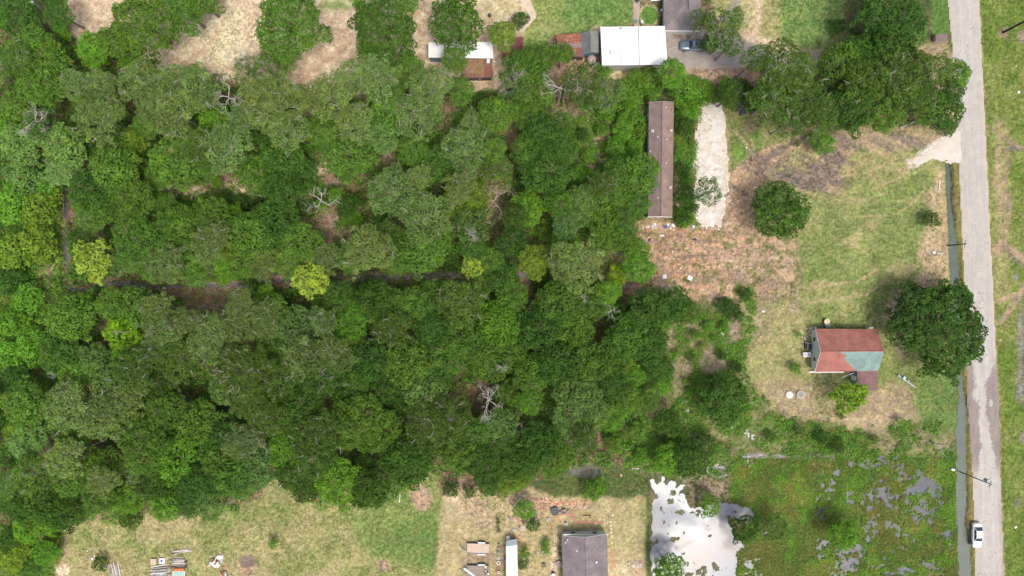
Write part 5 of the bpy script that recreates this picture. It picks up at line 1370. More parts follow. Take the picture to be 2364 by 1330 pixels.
# ------------------------------------------------------------------ ground vegetation nobody could count
def bare_leaf(name, trans=.25):
    t = NT(name); c = t.attr("lc"); t.fin(c, .6, 0, .25)
    tr = t.n("ShaderNodeBsdfTranslucent"); t.l(c, tr.inputs[0])
    mx = t.n("ShaderNodeMixShader"); mx.inputs[0].default_value = trans
    t.l(t.b.outputs[0], mx.inputs[1]); t.l(tr.outputs[0], mx.inputs[2]); t.l(mx.outputs[0], t.out.inputs[0])
    return t.m
M_GRASSY = bare_leaf("ground_leaves")
def scatter(name, n, bbox, probf, hmax, size, cols, seed, clump=0, up=.6, mott=0):
    """probf(Field)->probability; clumps of leaf sprays standing on the ground"""
    rs = np.random.default_rng(seed)
    X = rs.uniform(bbox[0], bbox[2], n); Y = rs.uniform(bbox[1], bbox[3], n)
    F = Field(X, Y); p = probf(F)
    ok = rs.random(n) < p; X, Y = X[ok], Y[ok]
    hmul = np.ones(len(X)) * 1.0; base_c = rs.random(len(X))
    if clump:
        k = rs.integers(clump[0], clump[1], len(X)); idx = np.repeat(np.arange(len(X)), k)
        rad = rs.uniform(*clump[2], len(X))[idx]
        d = rs.normal(size=(len(idx), 3)); d[:, 2] = np.abs(d[:, 2]); d /= np.linalg.norm(d, axis=1, keepdims=True)
        wx = (X[idx] - CX) / PXM + d[:, 0] * rad; wy = (CY - Y[idx]) / PXM + d[:, 1] * rad; wz = d[:, 2] * rad * hmax
        nn = d * .6 + np.array([0, 0, up]) + rs.normal(size=d.shape) * .3
        cc = base_c[idx]
    else:
        wx = (X - CX) / PXM; wy = (CY - Y) / PXM; wz = rs.uniform(0, hmax, len(X)); nn = np.array([0, 0, up]) + rs.normal(size=(len(X), 3)) * .45; cc = base_c
    nn /= np.linalg.norm(nn, axis=1, keepdims=True)
    m = len(wx); sz = size * rs.uniform(.6, 1.4, m)
    v, f, t_, y_ = cards(np.stack([wx, wy, wz], 1), nn, sz, np.zeros(m), np.zeros(m), .5, rs)
    cols = np.array(cols)
    if mott: cc = np.clip((fbm(wx * PXM, -wy * PXM, mott, 99, 3) - .5) * 2.2 + .5 + rs.normal(size=len(wx)) * .12, 0, .999)
    ci = (cc * len(cols)).astype(int).clip(0, len(cols) - 1)
    c = cols[ci] * rs.uniform(.72, 1.3, (m, 1)); c = np.repeat(c, 4, 0)
    me = mesh_np(name, v, f, 4, None, {"lc": c})
    return tag(link(name, me, M_GRASSY), kind="stuff")
g1, g2, g3, g4, g5 = lin(74, 120, 38), lin(98, 150, 46), lin(118, 142, 58), lin(62, 98, 38), lin(140, 158, 64)
def wood_p(F):
    m = F.poly([(-60,100),(160,80),(330,160),(700,205),(1050,215),(1480,225),(1490,420),(1460,540),(1390,620),(1450,690),(1560,700),(1500,900),(1450,1080),(1300,1060),(1000,1100),(850,1170),(700,1150),(640,1090),(560,1170),(300,1200),(60,1220),(-60,1200)], 8, 8, 4)
    g = np.zeros(F.X.shape)
    for a, b, c, d in GAPS: g = np.maximum(g, (((F.X - a) / c) ** 2 + ((F.Y - b) / d) ** 2 < .9) * .78)
    cr = F.line(CREEK, 14, 4, 3)
    return m * (.5 + .5 * sstep(.42, .55, fbm(F.X, F.Y, 40, 81, 3))) * (1 - g) * (1 - cr)
scatter("undergrowth", 13000, (-60, 80, 1570, 1220), wood_p, 1.4, .19, [g1, g2, g4, g2, g1, g3], 1, (24, 44, (.6, 1.7)))
def gap_p(F):
    g = np.zeros(F.X.shape)
    for a, b, c, d in GAPS: g = np.maximum(g, (((F.X - a) / c) ** 2 + ((F.Y - b) / d) ** 2 < 1.1) * 1.)
    return g * sstep(.46, .54, fbm(F.X, F.Y, 22, 84, 3)) * (1 - F.line(CREEK, 14, 4, 3)) * (F.X < 1500)
scatter("clearing_scrub", 12000, (0, 200, 1450, 1180), gap_p, .8, .13, [g2, g1, g3], 2, (8, 16, (.2, .55)))
def left_p(F):
    return np.maximum(F.poly([(-60,430),(140,430),(142,660),(110,760),(60,920),(-60,920)], 6), F.poly([(-60,1200),(145,1205),(135,1420),(-60,1420)], 6)) * (.5 + .5 * sstep(.4, .55, fbm(F.X, F.Y, 30, 85, 3))) * (1 - F.ell(105, 640, 24, 34, .3, .4)) * (1 - F.line([(98,1225),(96,1260),(90,1320)], 12, 3, 3))
scatter("bright_scrub", 2600, (-60, 430, 150, 1420), left_p, .8, .17, [g2, g3, g5, g2], 3, (14, 26, (.4, 1.0)))
def scrub_p(F):
    m = F.poly([(1480,700),(1560,690),(1620,700),(1740,650),(1745,690),(1730,800),(1715,860),(1800,960),(1960,985),(2200,975),(2206,1055),(1720,1055),(1690,1100),(1600,1100),(1450,1080),(1440,1000),(1480,860)], 8, 10, 5)
    w = F.poly([(1300,260),(1495,240),(1496,420),(1440,400),(1300,420)], 10) + F.poly([(1560,230),(1620,230),(1606,380),(1608,522),(1556,522)], 6, 4)
    return np.maximum(m * sstep(.36, .54, fbm(F.X, F.Y, 34, 86, 4)), np.minimum(w, 1) * sstep(.4, .5, fbm(F.X, F.Y, 26, 87, 3)))
scatter("low_scrub", 30000, (1300, 225, 2210, 1105), scrub_p, .8, .14, [g1, g2, g3, g2], 4, (10, 20, (.25, .8)))
def marsh_p(F):
    wm, a, d = water_mask(F)
    return F.poly([(1690,1060),(2206,1058),(2210,1180),(2213,1250),(2214,1420),(1699,1420),(1700,1270),(1735,1210),(1745,1180),(1690,1160)], 5, 4, 3) * (wm < .4 + .5 * (fbm(F.X, F.Y, 6, 88, 2) > .62))
scatter("marsh_plants", 70000, (1680, 1050, 2216, 1420), marsh_p, .22, .12, [lin(118, 124, 56), lin(104, 122, 46), lin(88, 126, 40), lin(78, 114, 34), lin(108, 158, 44), lin(116, 166, 46), lin(98, 140, 42), lin(134, 142, 58)], 5, 0, 1.1, mott=48)
def field_p(F):
    l, r = road_edges(F.Y)
    lot = F.poly([(1735,700),(1830,600),(1860,500),(2000,470),(2180,400),(2186,600),(2200,850),(2200,980),(1800,960),(1715,860)], 10) * .8
    rt = (F.X > r + 6) * 1.0 * (fbm(F.X, F.Y, 30, 90, 3) > .45)
    lw = F.poly([(150,1215),(290,1180),(600,1160),(900,1140),(1015,1140),(1010,1420),(140,1420)], 8) * .8
    return np.maximum.reduce([lot * sstep(.42, .6, fbm(F.X, F.Y, 26, 91, 3)), rt * .9, lw * sstep(.42, .6, fbm(F.X, F.Y, 24, 92, 3))])
scatter("grass_tufts", 60000, (140, -60, 2420, 1420), field_p, .1, .14, [lin(106, 128, 56), lin(88, 118, 44), lin(138, 142, 76), lin(76, 104, 40)], 6, 0, .8)
def fringe_p(F):
    wm, a, d = water_mask(F)
    return ((a > .04) & (a < .6)) * (.9) * (F.Y < 1330) + ((d > .02) & (d < .55)) * .9 + ((F.poly(POND, 3, 5, 4) > .1) & (F.poly(POND, 3, 5, 4) < .7)) * .8
scatter("water_edge_plants", 60000, (1480, 370, 2262, 1420), fringe_p, .22, .13, [lin(92, 128, 44), lin(112, 128, 58), lin(80, 112, 40)], 8, 0, .8, mott=30)
def brush_p(F):
    return np.maximum(F.poly([(380,660),(520,655),(560,690),(520,740),(420,730)], 8, 8, 4), F.ell(545, 960, 36, 14, .3, .4)) * sstep(.45, .55, fbm(F.X, F.Y, 14, 98, 3)) * (1 - F.line(CREEK, 16, 4, 3))
scatter("dry_brush", 2600, (370, 640, 600, 990), brush_p, .9, .1, [lin(150, 130, 104), lin(132, 112, 90), lin(164, 148, 124)], 9, (8, 14, (.3, .8)))
# duckweed and sedge in the ditch and the pond edge
def duck_p(F):
    return np.maximum(F.poly(DITCH, 3) * sstep(.44, .56, fbm(F.X * 2, F.Y * .6, 30, 95, 3)), F.poly(POND, 6, 6, 4) * sstep(.55, .62, fbm(F.X, F.Y, 20, 96, 3)) * .5 * (F.Y < 1200))
scatter("water_weed", 9000, (1500, 370, 2256, 1420), duck_p, .04, .07, [lin(86, 112, 58), lin(70, 98, 60)], 7, 0, 1.5)
# ------------------------------------------------------------------ cars
def car_paint(name, col, rough=.22, metal=.35):
    t = NT(name); t.fin(col, rough, metal, .6); t.b.inputs["Coat Weight"].default_value = .6; t.b.inputs["Coat Roughness"].default_value = .06
    return t.m
def loft(sections, close=True):
    """sections: list of lists of points with the same count"""
    n = len(sections[0]); vs = [p for s in sections for p in s]; fs = []
    for i in range(len(sections) - 1):
        for k in range(n - 1): fs.append((i * n + k, i * n + k + 1, (i + 1) * n + k + 1, (i + 1) * n + k))
    if close: fs.append(tuple(range(n - 1, -1, -1))); fs.append(tuple(range(len(vs) - n, len(vs))))
    return MB().add(vs, fs)
def car(name, label, cat, loc, rz, L, Wd, Hh, paint, suv=False, sunroof=False):
    """nose towards +x of the car"""
    t = thing(name, label, cat, loc, rz)
    h = Wd / 2
    xs = [-.5, -.485, -.44, -.3, -.1, .1, .25, .38, .455, .49, .5]
    ws = [.80, .90, .96, 1.0, 1.0, 1.0, .99, .96, .90, .80, .66]
    belt = [.56, .62, .64, .65, .65, .64, .61, .56, .51, .45, .40] if not suv else [.6, .66, .67, .67, .66, .65, .63, .61, .57, .5, .44]
    secs = []
    for x, w, bz in zip(xs, ws, belt):
        X = x * L; w_ = h * w; z = bz * Hh
        secs.append([(X, -w_ * .92, .22), (X, -w_, .42), (X, -w_ * .985, z * .82), (X, -w_ * .86, z * .985), (X, -w_ * .4, z * 1.02), (X, w_ * .4, z * 1.02), (X, w_ * .86, z * .985), (X, w_ * .985, z * .82), (X, w_, .42), (X, w_ * .92, .22)])
    loft(secs).build("body", paint, t, smooth=True)
    # glasshouse
    if suv: gx = [(-.455, .60, .66), (-.40, .78, .97), (-.1, .80, 1.0), (.06, .79, .985), (.17, .76, .66)]
    else: gx = [(-.36, .72, .66), (-.23, .68, .955), (-.05, .70, 1.0), (.06, .69, .975), (.22, .74, .66)]
    gs = []
    for x, w, z in gx:
        X = x * L; lo = .60 * Hh; hi = max(z * Hh, lo + .02)
        gs.append([(X, -h * .84, lo), (X, -h * (.84 if z < .7 else w), hi - .04), (X, -h * (w - .06), hi), (X, h * (w - .06), hi), (X, h * (.84 if z < .7 else w), hi - .04), (X, h * .84, lo)])
    loft(gs).build("windows", M_GLASS, t)
    r0 = gx[1][0] * L; r1 = gx[3][0] * L; zt = Hh
    MB().add([(r0, -h * .66, .962 * zt if not suv else .98 * zt), (r0, h * .66, .962 * zt if not suv else .98 * zt), ((r0 + r1) / 2, h * .67, 1.012 * zt), ((r0 + r1) / 2, -h * .67, 1.012 * zt), (r1, h * .66, .985 * zt), (r1, -h * .66, .985 * zt),
              (r0, -h * .66, .92 * zt), (r0, h * .66, .92 * zt), (r1, h * .66, .92 * zt), (r1, -h * .66, .92 * zt)],
             [(0, 3, 2, 1), (3, 5, 4, 2), (0, 1, 7, 6), (4, 5, 9, 8), (1, 2, 4, 8, 7), (5, 3, 0, 6, 9)]).build("roof", paint, t, smooth=False)
    for s in (-1, 1):    # pillars
        p = MB()
        p.tube([(gx[0][0] * L, s * h * .80, .66 * Hh), (gx[1][0] * L, s * h * .66, .96 * zt)], [.05, .04], 5)
        p.tube([(gx[4][0] * L, s * h * .80, .65 * Hh), (gx[3][0] * L, s * h * .66, .975 * zt)], [.045, .04], 5)
        p.tube([(-.08 * L, s * h * .85, .66 * Hh), (-.08 * L, s * h * .68, .97 * zt)], [.04, .04], 5)
        tag(p.build("pillars", paint, t), kind="stuff")
    if sunroof:
        for a, b in ((-.33, -.2), (-.15, -.04)):
            MB().box(a * L, b * L, -h * .42, h * .42, 1.012 * zt, 1.022 * zt).build("sunroof", M_DARK, t)
        for s in (-1, 1): MB().tube([(-.38 * L, s * h * .62, 1.0 * zt), (-.37 * L, s * h * .62, 1.05 * zt), (.02 * L, s * h * .62, 1.05 * zt), (.03 * L, s * h * .62, 1.0 * zt)], [.03] * 4, 5).build("roof_rail", M_BLACKP, t)
    for sx in (-.31, .31):
        for s in (-1, 1):
            w = MB().lathe([(.30, -.11), (.34, -.08), (.34, .08), (.30, .11)], 14).build("tyre", M_RUBBER, t, (sx * L, s * h * .9, .34)); w.rotation_euler = (math.pi / 2, 0, 0)
            MB().lathe([(.2, -.115), (.2, .115)], 10).build("rim", M_GALV, w)
    for s in (-1, 1):
        MB().box(.475 * L, .497 * L, s * h * .62 - .16, s * h * .62 + .16, .40 * Hh, .46 * Hh).build("headlight", M_TRIM, t, bevel=.02)
        MB().box(-.503 * L, -.485 * L, s * h * .68 - .13, s * h * .68 + .13, .48 * Hh, .58 * Hh).build("tail_light", M_RED, t, bevel=.02)
        MB().box(.13 * L, .17 * L, s * (h + .08) - .1, s * (h + .08) + .1, .62 * Hh, .70 * Hh).build("mirror", paint, t, bevel=.03)
    return t
p = P(2256, 1236, .7)
car("parked_car", "white saloon car parked at the left edge of the pale road", "car", (p.x, p.y, .05), math.radians(-90), 4.55, 1.78, 1.42, car_paint("white_paint", lin(232, 234, 236), .25, 0))
p = P(1600, 105, .8)
car("parked_car", "blue-grey estate car with two dark sunroof panels on the asphalt driveway", "car", (p.x, p.y, .06), math.radians(180), 4.75, 1.86, 1.65, car_paint("blue_grey_paint", lin(118, 138, 156), .3, .3), True, True)

# ------------------------------------------------------------------ utility trailers
def trailer(label, px, py, Lpx, Wpx, deck_mat, rz, group, extra=False):
    p = P(px, py, .5); L, w = Lpx / PXM, Wpx / PXM
    t = thing("utility_trailer", label, "trailer", (p.x, p.y, 0), rz, group)
    n = 7
    for k in range(n):
        y = -w / 2 + .06 + (w - .12) * k / n
        o = MB().box(-L / 2 + .05, L / 2 - .05, y + .008, y + (w - .12) / n - .008, .5, .545 + .004 * (k % 3)).build("plank", deck_mat, t)
    f = MB()
    f.tube([(-L / 2, -w / 2, .62), (L / 2, -w / 2, .62), (L / 2, w / 2, .62), (-L / 2, w / 2, .62), (-L / 2, -w / 2, .62)], [.04] * 5, 4)
    f.build("top_rail", M_GALV, t)
    MB().box(-L / 2, L / 2, -w / 2, -w / 2 + .06, .4, .56).box(-L / 2, L / 2, w / 2 - .06, w / 2, .4, .56).build("side_rail", M_GALV, t)
    tag(t.children[-1], kind="stuff")
    MB().tube([(-L / 2, -w / 2 + .1, .5), (-L / 2 - 1.15, 0, .5), (-L / 2, w / 2 - .1, .5)], [.06] * 3, 5).build("drawbar", M_GALV, t)
    MB().box(-L / 2 - 1.45, -L / 2 - 1.1, -.06, .06, .44, .56).build("coupler", M_GALV, t)
    MB().tube([(-L / 2 - .95, 0, .02), (-L / 2 - .95, 0, .75)], [.04, .04], 6).build("jack", M_DARK, t)
    for s in (-1, 1):
        MB().box(-.1, 1.25, s * (w / 2 + .2) - .13, s * (w / 2 + .2) + .13, .62, .66).build("mudguard", M_GALV, t)
        for x in ((.2, .9)):
            wh = MB().lathe([(.26, -.1), (.31, -.07), (.31, .07), (.26, .1)], 12).build("wheel", M_RUBBER, t, (x, s * (w / 2 + .19), .31)); wh.rotation_euler = (math.pi / 2, 0, 0)
    return t
trailer("empty flat utility trailer with pale plank deck, the upper one in the dry yard", 1104, 1266, 52, 22, M_WOODP, math.radians(-2), "utility trailers")
t2 = trailer("flat utility trailer with darker deck at the bottom edge of the dry yard", 1104, 1318, 52, 24, M_WOOD, math.radians(-1), "utility trailers")
def place(px, py, z=0): v = P(px, py, z); return (v.x, v.y, 0)
o = thing("bucket_load", "clump of white and black buckets stacked on the lower trailer", "buckets", place(1123, 1318, .8))
rnd = random.Random(8)
for k in range(9):
    MB().lathe([(.14, 0), (.17, .34)], 9).build("bucket", [M_WHITEP, M_BLACKP, M_WHITEP][k % 3], o, (rnd.uniform(-.35, .35), rnd.uniform(-.9, .9), .56))
o = thing("folded_ramp", "grey folded steel ramp lying across the front of the lower trailer", "ramp", place(1083, 1322, .8), math.radians(-36))
MB().box(-1.2, 1.2, -.2, .2, .58, .66).build("panel", M_GALV, o); MB().box(-.1, .35, -.16, .16, .66, .7).build("plate", M_WHITEP, o)

# ------------------------------------------------------------------ lumber and debris, bottom left
def lumber(label, px, py, wpx, hpx, rz, n, mats, seed, name="lumber_pile", group="heaps of old boards", along=True, layers=2):
    p = P(px, py); t = thing(name, label, "lumber pile", (p.x, p.y, 0), math.radians(rz), group)
    rnd = random.Random(seed); L, w = wpx / PXM, hpx / PXM
    for k in range(n):
        y = -w / 2 + w * ((k % (n // layers + 1)) + .5) / (n // layers + 1) + rnd.uniform(-.05, .05)
        z = .06 + .1 * (k // (n // layers + 1)); l = L * rnd.uniform(.6, 1.04); x = rnd.uniform(-.12, .12) * L; bw = w / (n // layers + 1) * rnd.uniform(.32, .55)
        MB().box(x - l / 2, x + l / 2, y - bw, y + bw, z, z + .07, rnd.gauss(0, .035)).build("board", mats[rnd.randrange(len(mats))], t)
    return t
WD = [M_WOOD2, M_WOODW, M_WOOD2, M_WOOD3, M_WOOD]
lumber("wide pile of white and grey boards right of the square crate lids", 413, 1298, 40, 24, -3, 26, WD, 1)
lumber("pile of grey boards just left of the orange tarp", 371, 1318, 46, 26, 6, 22, [M_WOOD2, M_WOOD2, M_WOOD3, M_WOODW], 2)
lumber("leftmost pile of long boards beside the round dark bush", 266, 1322, 46, 24, -76, 16, [M_WOODW, M_WOOD, M_WOOD2], 3)
lumber("thin heap of pale planks lying alone above the board piles", 421, 1272, 54, 7, 9, 7, [M_WOODW, M_WOOD2, M_WOODP], 4)
o = thing("orange_board", "orange sheet lying below the wide board pile", "sheet", place(415, 1314), .03)
MB().box(-.95, .95, -.25, .25, .3, .36).build("sheet", M_ORANGE, o)
o = thing("shallow_tray", "white rimmed tray with greenish rainwater at the bottom edge", "tray", place(414, 1324))
MB().box(-1.05, 1.05, -.55, .55, .1, .26).build("base", plain("green_tint_pan", lin(160, 190, 180), .3, var=.2), o)
for y in (-.58, .58): MB().box(-1.1, 1.1, y - .06, y + .06, .1, .34).build("rim", M_WOODW, o)
for x in (-1.12, 1.12): MB().box(x - .06, x + .06, -.64, .64, .1, .34).build("rim", M_WOODW, o)
o = thing("crate_lid", "plain pale square lid left of the blue spotted one", "lid", place(356, 1296), .02); MB().box(-.52, .52, -.55, .55, .0, .3).build("panel", M_WOODP, o)
for k in range(4): MB().box(-.52 + k * .27, -.28 + k * .27, -.56, .56, .3, .33).build("slat", M_WOODP, o)
o = thing("crate_lid", "square white lid with a dark blue blot beside the plain one", "lid", place(376, 1294), .05); MB().box(-.5, .5, -.52, .52, .0, .3).build("panel", M_WHITEM2, o)
MB().prism([(-.25, -.1), (0, -.2), (.12, .02), (.05, .3), (-.12, .28), (-.3, .1)], .3, .315).build("blot", M_BLUEP, o)
o = thing("broken_furniture", "heap of white broken panels with reddish boards inside", "debris heap", place(500, 1293), .0)
for a, x, y, w, h, z, m in [(-35, -.4, -.5, 1.5, 1.2, .2, M_WHITEM2), (62, -.1, .15, 1.6, .16, .5, M_WOODW), (-35, -.35, -.2, 1.1, .8, .32, M_RUST2), (5, .7, .6, 1.1, .8, .15, M_WHITEM2), (10, .9, .1, .6, 1.4, .1, M_WOOD2), (-50, -.9, -.6, .2, 1.6, .45, M_WOODW), (20, -1.0, .75, .5, .3, .2, M_WOODP), (-30, -.25, -.25, .5, .35, .4, M_WOODP), (-35, .2, -.9, .9, .7, .18, M_WHITEM2), (-5, .8, .9, .9, .12, .3, M_WOODW)]:
    MB().box(x - w / 2, x + w / 2, y - h / 2, y + h / 2, z - .1, z, math.radians(a)).build("panel", m, o)
o = thing("wooden_frame", "small pink wooden frame lying in the grass", "frame", place(522, 1312), .15)
for a in ((-.55, .55, .38, .48), (.45, .55, -.5, .48), (-.55, -.45, .1, .48)): MB().box(*a, 0, .1).build("rail", M_BRICKP, o)
o = thing("debris_heap", "heap of white and brown rubbish at the bottom edge below the pink frame", "debris heap", place(523, 1326))
rnd = random.Random(12)
for k in range(26):
    x, y = rnd.uniform(-1.1, 1.1), rnd.uniform(-.7, .6); s = rnd.uniform(.1, .26)
    MB().box(x - s, x + s, y - s * .6, y + s * .6, 0, rnd.uniform(.15, .35), rnd.uniform(0, 3)).build("scrap", [M_WOODW, M_STONE3, M_WOOD3, M_WHITEP, M_BRICKP][k % 5], o)
o = thing("tyre", "old tyre lying at the top of the narrow trench", "tyre", place(166, 1192)); MB().lathe([(.3, 0), (.5, .04), (.52, .16), (.48, .24), (.28, .2), (.26, .1)], 18).build("ring", M_RUBBER, o)
MB().lathe([(.14, .0), (.27, .06), (.27, .2), (.15, .21)], 14).build("rim", M_RING, o)
o = thing("white_pipe", "white pipe running down from the old tyre", "pipe", place(168, 1198)); MB().tube([(0, 0, .1), (0, -.8, .1), (-.12, -1.9, .1)], [.12] * 3, 8).build("pipe", M_WHITEP, o)
o = thing("white_sack", "crumpled white sack by the trench under the tyre", "sack", place(150, 1221)); MB().lathe([(.2, 0), (.42, .1), (.3, .26), (.1, .3)], 7).build("sack", M_WHITEP, o)

# ------------------------------------------------------------------ scattered single things: (name, label, cat, px, py, kind, w, h, rot, mat)
def rock_mesh(seed, k=.75):
    rnd = random.Random(seed); b = bpy.data.meshes.new("rock")
    vs = []; 
    for z, r in ((0, 1), (.35, .95), (.6, .55)):
        for i in range(7):
            a = i * 6.283 / 7; rr = r * rnd.uniform(.75, 1.15); vs.append((rr * math.cos(a), rr * math.sin(a), z * rnd.uniform(.85, 1.1)))
    fs = [(i, (i + 1) % 7, 7 + (i + 1) % 7, 7 + i) for i in range(7)] + [(7 + i, 7 + (i + 1) % 7, 14 + (i + 1) % 7, 14 + i) for i in range(7)] + [tuple(range(14, 21)), tuple(range(6, -1, -1))]
    b.from_pydata(vs, [], fs); b.update(); return b
ROCKS = {}
def rock(px, py, s, mat, label=None, name="stone", cat="stone", group=None, hz=.6, asp=.8, rot=None):
    key = (random.Random(int(px * 7 + py)).randrange(5), mat.name)
    if key not in ROCKS:
        me = rock_mesh(key[0]); me.materials.append(mat); ROCKS[key] = me
    o = bpy.data.objects.new(name, ROCKS[key]); COL.objects.link(o)
    v = P(px, py); o.location = (v.x, v.y, -.02); o.scale = (s, s * asp, s * hz); o.rotation_euler = (0, 0, rot if rot is not None else (px * 1.7 + py) % 6.28)
    return tag(o, label, cat, group)
# dotted brick path and round stones round the grey house
def third(x, a, b): return ("left part", "middle", "right part")[min(2, max(0, int((x - a) / (b - a) * 3)))]
CN = {M_STONE.name: "cream", M_STONE2.name: "buff", M_BRICKP.name: "pink brick", M_CONC.name: "pale grey", M_RUST2.name: "dark rusty", M_STONE3.name: "grey", M_WHITEP.name: "white", M_WOODW.name: "off-white", M_WHITEM2.name: "whitish"}
ST = "small red brick squares in the dotted path round the grey house"
row = [(1330 + 7 * i, 1205.5) for i in range(10)]
for x, y in row + [(1325, 1196), (1325, 1200), (1325, 1189), (1318, 1189), (1311, 1188), (1304, 1188), (1297, 1189), (1291, 1190), (1286, 1194), (1282, 1199), (1278, 1205), (1274, 1210), (1270, 1216), (1267, 1222), (1264, 1228), (1262, 1234)] + [(1413, 1268 + 6.5 * i) for i in range(8)]:
    v = P(x, y); o = MB().box(-.17, .17, -.17, .17, -.02, .05).build("paver", M_BRICKP, None, (v.x, v.y, 0)); o.rotation_euler = (0, 0, (x * 3.1) % .3 + (.6 if x < 1290 else 0))
    tag(o, "pink-red brick square in " + ("the straight row above the bottom grey house" if y > 1204 and x > 1328 else "the upright column right of the bottom grey house" if x > 1400 else "the short upper row by the black tubs" if y < 1193 else "the slanting line left of the bottom grey house" if x < 1290 else "the short step joining the two rows"), "paver", ST)
for i, (x, y) in enumerate([(1415, 1190), (1410, 1205), (1410, 1213), (1411, 1221), (1411, 1229), (1412, 1238), (1412, 1253)]):
    v = P(x, y); o = MB().lathe([(.22, -.02), (.22, .05), (.18, .07)], 12).build("stepping_stone", M_STONE, None, (v.x, v.y, 0)); tag(o, "round pale stepping stone in the line right of the bottom grey house", "stepping stone", "round stepping stones")
# border of rubble along the damp grass: tan and pink stones
rs_ = random.Random(21)
for k in range(150):
    f = rs_.random(); x = 1250 + f * 122; y = np.interp(x, [1250, 1290, 1330, 1372], [1152, 1164, 1161, 1154]) + rs_.gauss(0, 4.2)
    m = rs_.choice([M_STONE2, M_BRICKP, M_STONE, M_RUST2, M_STONE2])
    rock(x, y, rs_.uniform(.1, .24), m, f"{CN[m.name]} stone in the {third(x, 1250, 1372)} of the long rubble border along the damp grass", "border_stone", "stone", "stones of the rubble border")
for k in range(70):
    x = rs_.uniform(1228, 1290); y = rs_.uniform(1146, 1176) + (x - 1228) * .15
    m = rs_.choice([M_STONE2, M_BRICKP, M_STONE])
    rock(x, y, rs_.uniform(.08, .18), m, f"{CN[m.name]} stone strewn at the {third(x, 1228, 1290)} of the patch above the black tubs", "stone", "stone", "stones strewn by the black tubs")
for k in range(30):
    x = rs_.uniform(1318, 1362); y = 1170 + rs_.gauss(0, 4)
    rock(x, y, rs_.uniform(.06, .14), rs_.choice([M_STONE, M_STONE2]), "small pale pebble in the green strip under the rubble border", "stone", "stone", "pebbles under the rubble border")
# bed edging stones by the caravan
for i, (x, y, s, m) in enumerate([(1160, 1166, .22, 0), (1162, 1171, .18, 1), (1158, 1175, .2, 0), (1163, 1178, .24, 0), (1161, 1182, .2, 1), (1186, 1198, .2, 1), (1190, 1202, .26, 0), (1196, 1196, .22, 2), (1200, 1203, .3, 2), (1202, 1199, .18, 0), (1184, 1238, .22, 1), (1190, 1238, .26, 2), (1196, 1239, .28, 2), (1200, 1239, .2, 1), (1179, 1234, .22, 0), (1200, 1232, .16, 1), (1200, 1248, .2, 2), (1205, 1251, .16, 1), (1188, 1224, .5, 3), (1060, 1222, .28, 0), (1030, 1214, .2, 0), (1040, 1252, .26, 1)]):
    rock(x, y, s, [M_STONE, M_STONE2, M_BRICKP, M_CONC][m], f"{['cream', 'buff', 'pink', 'grey'][m]} loose stone {'in the little upper pile' if x < 1165 and y < 1190 else 'far left on the dry yard' if x < 1100 else 'in the row north of the caravan' if y > 1230 else 'curving beside the round garden trees'}", "stone", "stone", "loose edging stones by the caravan")
for i in range(40):
    x = rs_.uniform(1205, 1232); y = rs_.uniform(1300, 1330)
    rock(x, y, rs_.uniform(.06, .16), rs_.choice([M_STONE2, M_BRICKP, M_STONE]), "small tan stone in the planted bed right of the caravan", "stone", "stone", "stones of the bed right of the caravan")
for i in range(12):
    rock(1450 + rs_.uniform(0, 30), 1300 + rs_.uniform(-4, 10), rs_.uniform(.15, .4), M_CONC if i % 2 else M_STONE, "broken pale concrete lump in the small heap on the dry yard", "rubble_lump", "rubble", "concrete lumps east of the bottom house", hz=.8)
for i in range(9):
    rock(1345 + rs_.uniform(0, 46), 1176 + rs_.uniform(-6, 7), rs_.uniform(.12, .32), M_STONE3 if i % 2 else M_CONC, "grey flat stone between the rubble border and the brick path", "stone", "stone", "grey stones above the brick path", hz=.3)
# planters, drums and pots
def drum(name, label, cat, px, py, r, h, mat, top=None, group=None, inner=None, hole=.85):
    v = P(px, py, h); t = thing(name, label, cat, (v.x, v.y, 0), 0, group)
    MB().lathe([(r * .9, 0), (r, h * .9), (r * 1.04, h), (r * (hole + .03), h), (r * hole, h * .8)], 14).build("body", mat, t)
    MB().lathe([(r * (hole - .01), h * .7), (r * (hole - .01), h * .84)], 14).build(inner or "fill", top or M_DARK, t)
    return t
drum("tub", "round black tub left of the heap of black pots", "tub", 1281, 1181, .75, .5, M_BLACKP, plain("dark_soil", lin(88, 88, 90)))
o = thing("pot_heap", "heap of small black and grey pots beside the round black tub", "pots", place(1303, 1180))
for k in range(22): MB().lathe([(.1, 0), (.15, .22), (.12, .22)], 7).build("pot", [M_BLACKP, M_DARK, M_STONE3, M_BRICKP][k % 4 if k % 3 else 0], o, (rnd.uniform(-.85, .85), rnd.uniform(-.45, .45), rnd.uniform(0, .2)))
drum("metal_box", "small grey steel bin on the grass left of the path stones", "bin", 1267, 1200, .28, .35, M_GALV)
drum("milk_can", "upright white and dark can above the grey house", "can", 1307, 1211, .28, .7, M_WHITEP)
drum("tub", "black tub with plants at the left bed, the upper one", "tub", 1254, 1275, .32, .45, M_BLACKP)
drum("tub", "brown round tub alone on the dry grass", "tub", 1256, 1305, .36, .4, plain("brown_tub", lin(104, 88, 84)), plain("brown_tub_soil", lin(116, 100, 96)))
drum("tree_stump", "large pale round stump cover against the grey house wall", "stump", 1290, 1303, .6, .5, M_CONC, M_STONE3)
drum("water_barrel", "white topped barrel near the bottom edge by the grey house", "barrel", 1278, 1329, .42, .8, M_DARK, M_WHITEP)
for i, (x, y, r) in enumerate([(1151, 1289, .3), (1151, 1300, .4), (1151, 1322, .3)]):
    drum("tyre_planter", ["small white rimmed tyre planter at the top of the row west of the caravan", "largest white tyre planter in the row west of the caravan", "lowest tyre planter in the row west of the caravan"][i], "planter", x, y, r, .22, M_RING, M_LEAFL, "tyre planters", None, .55)
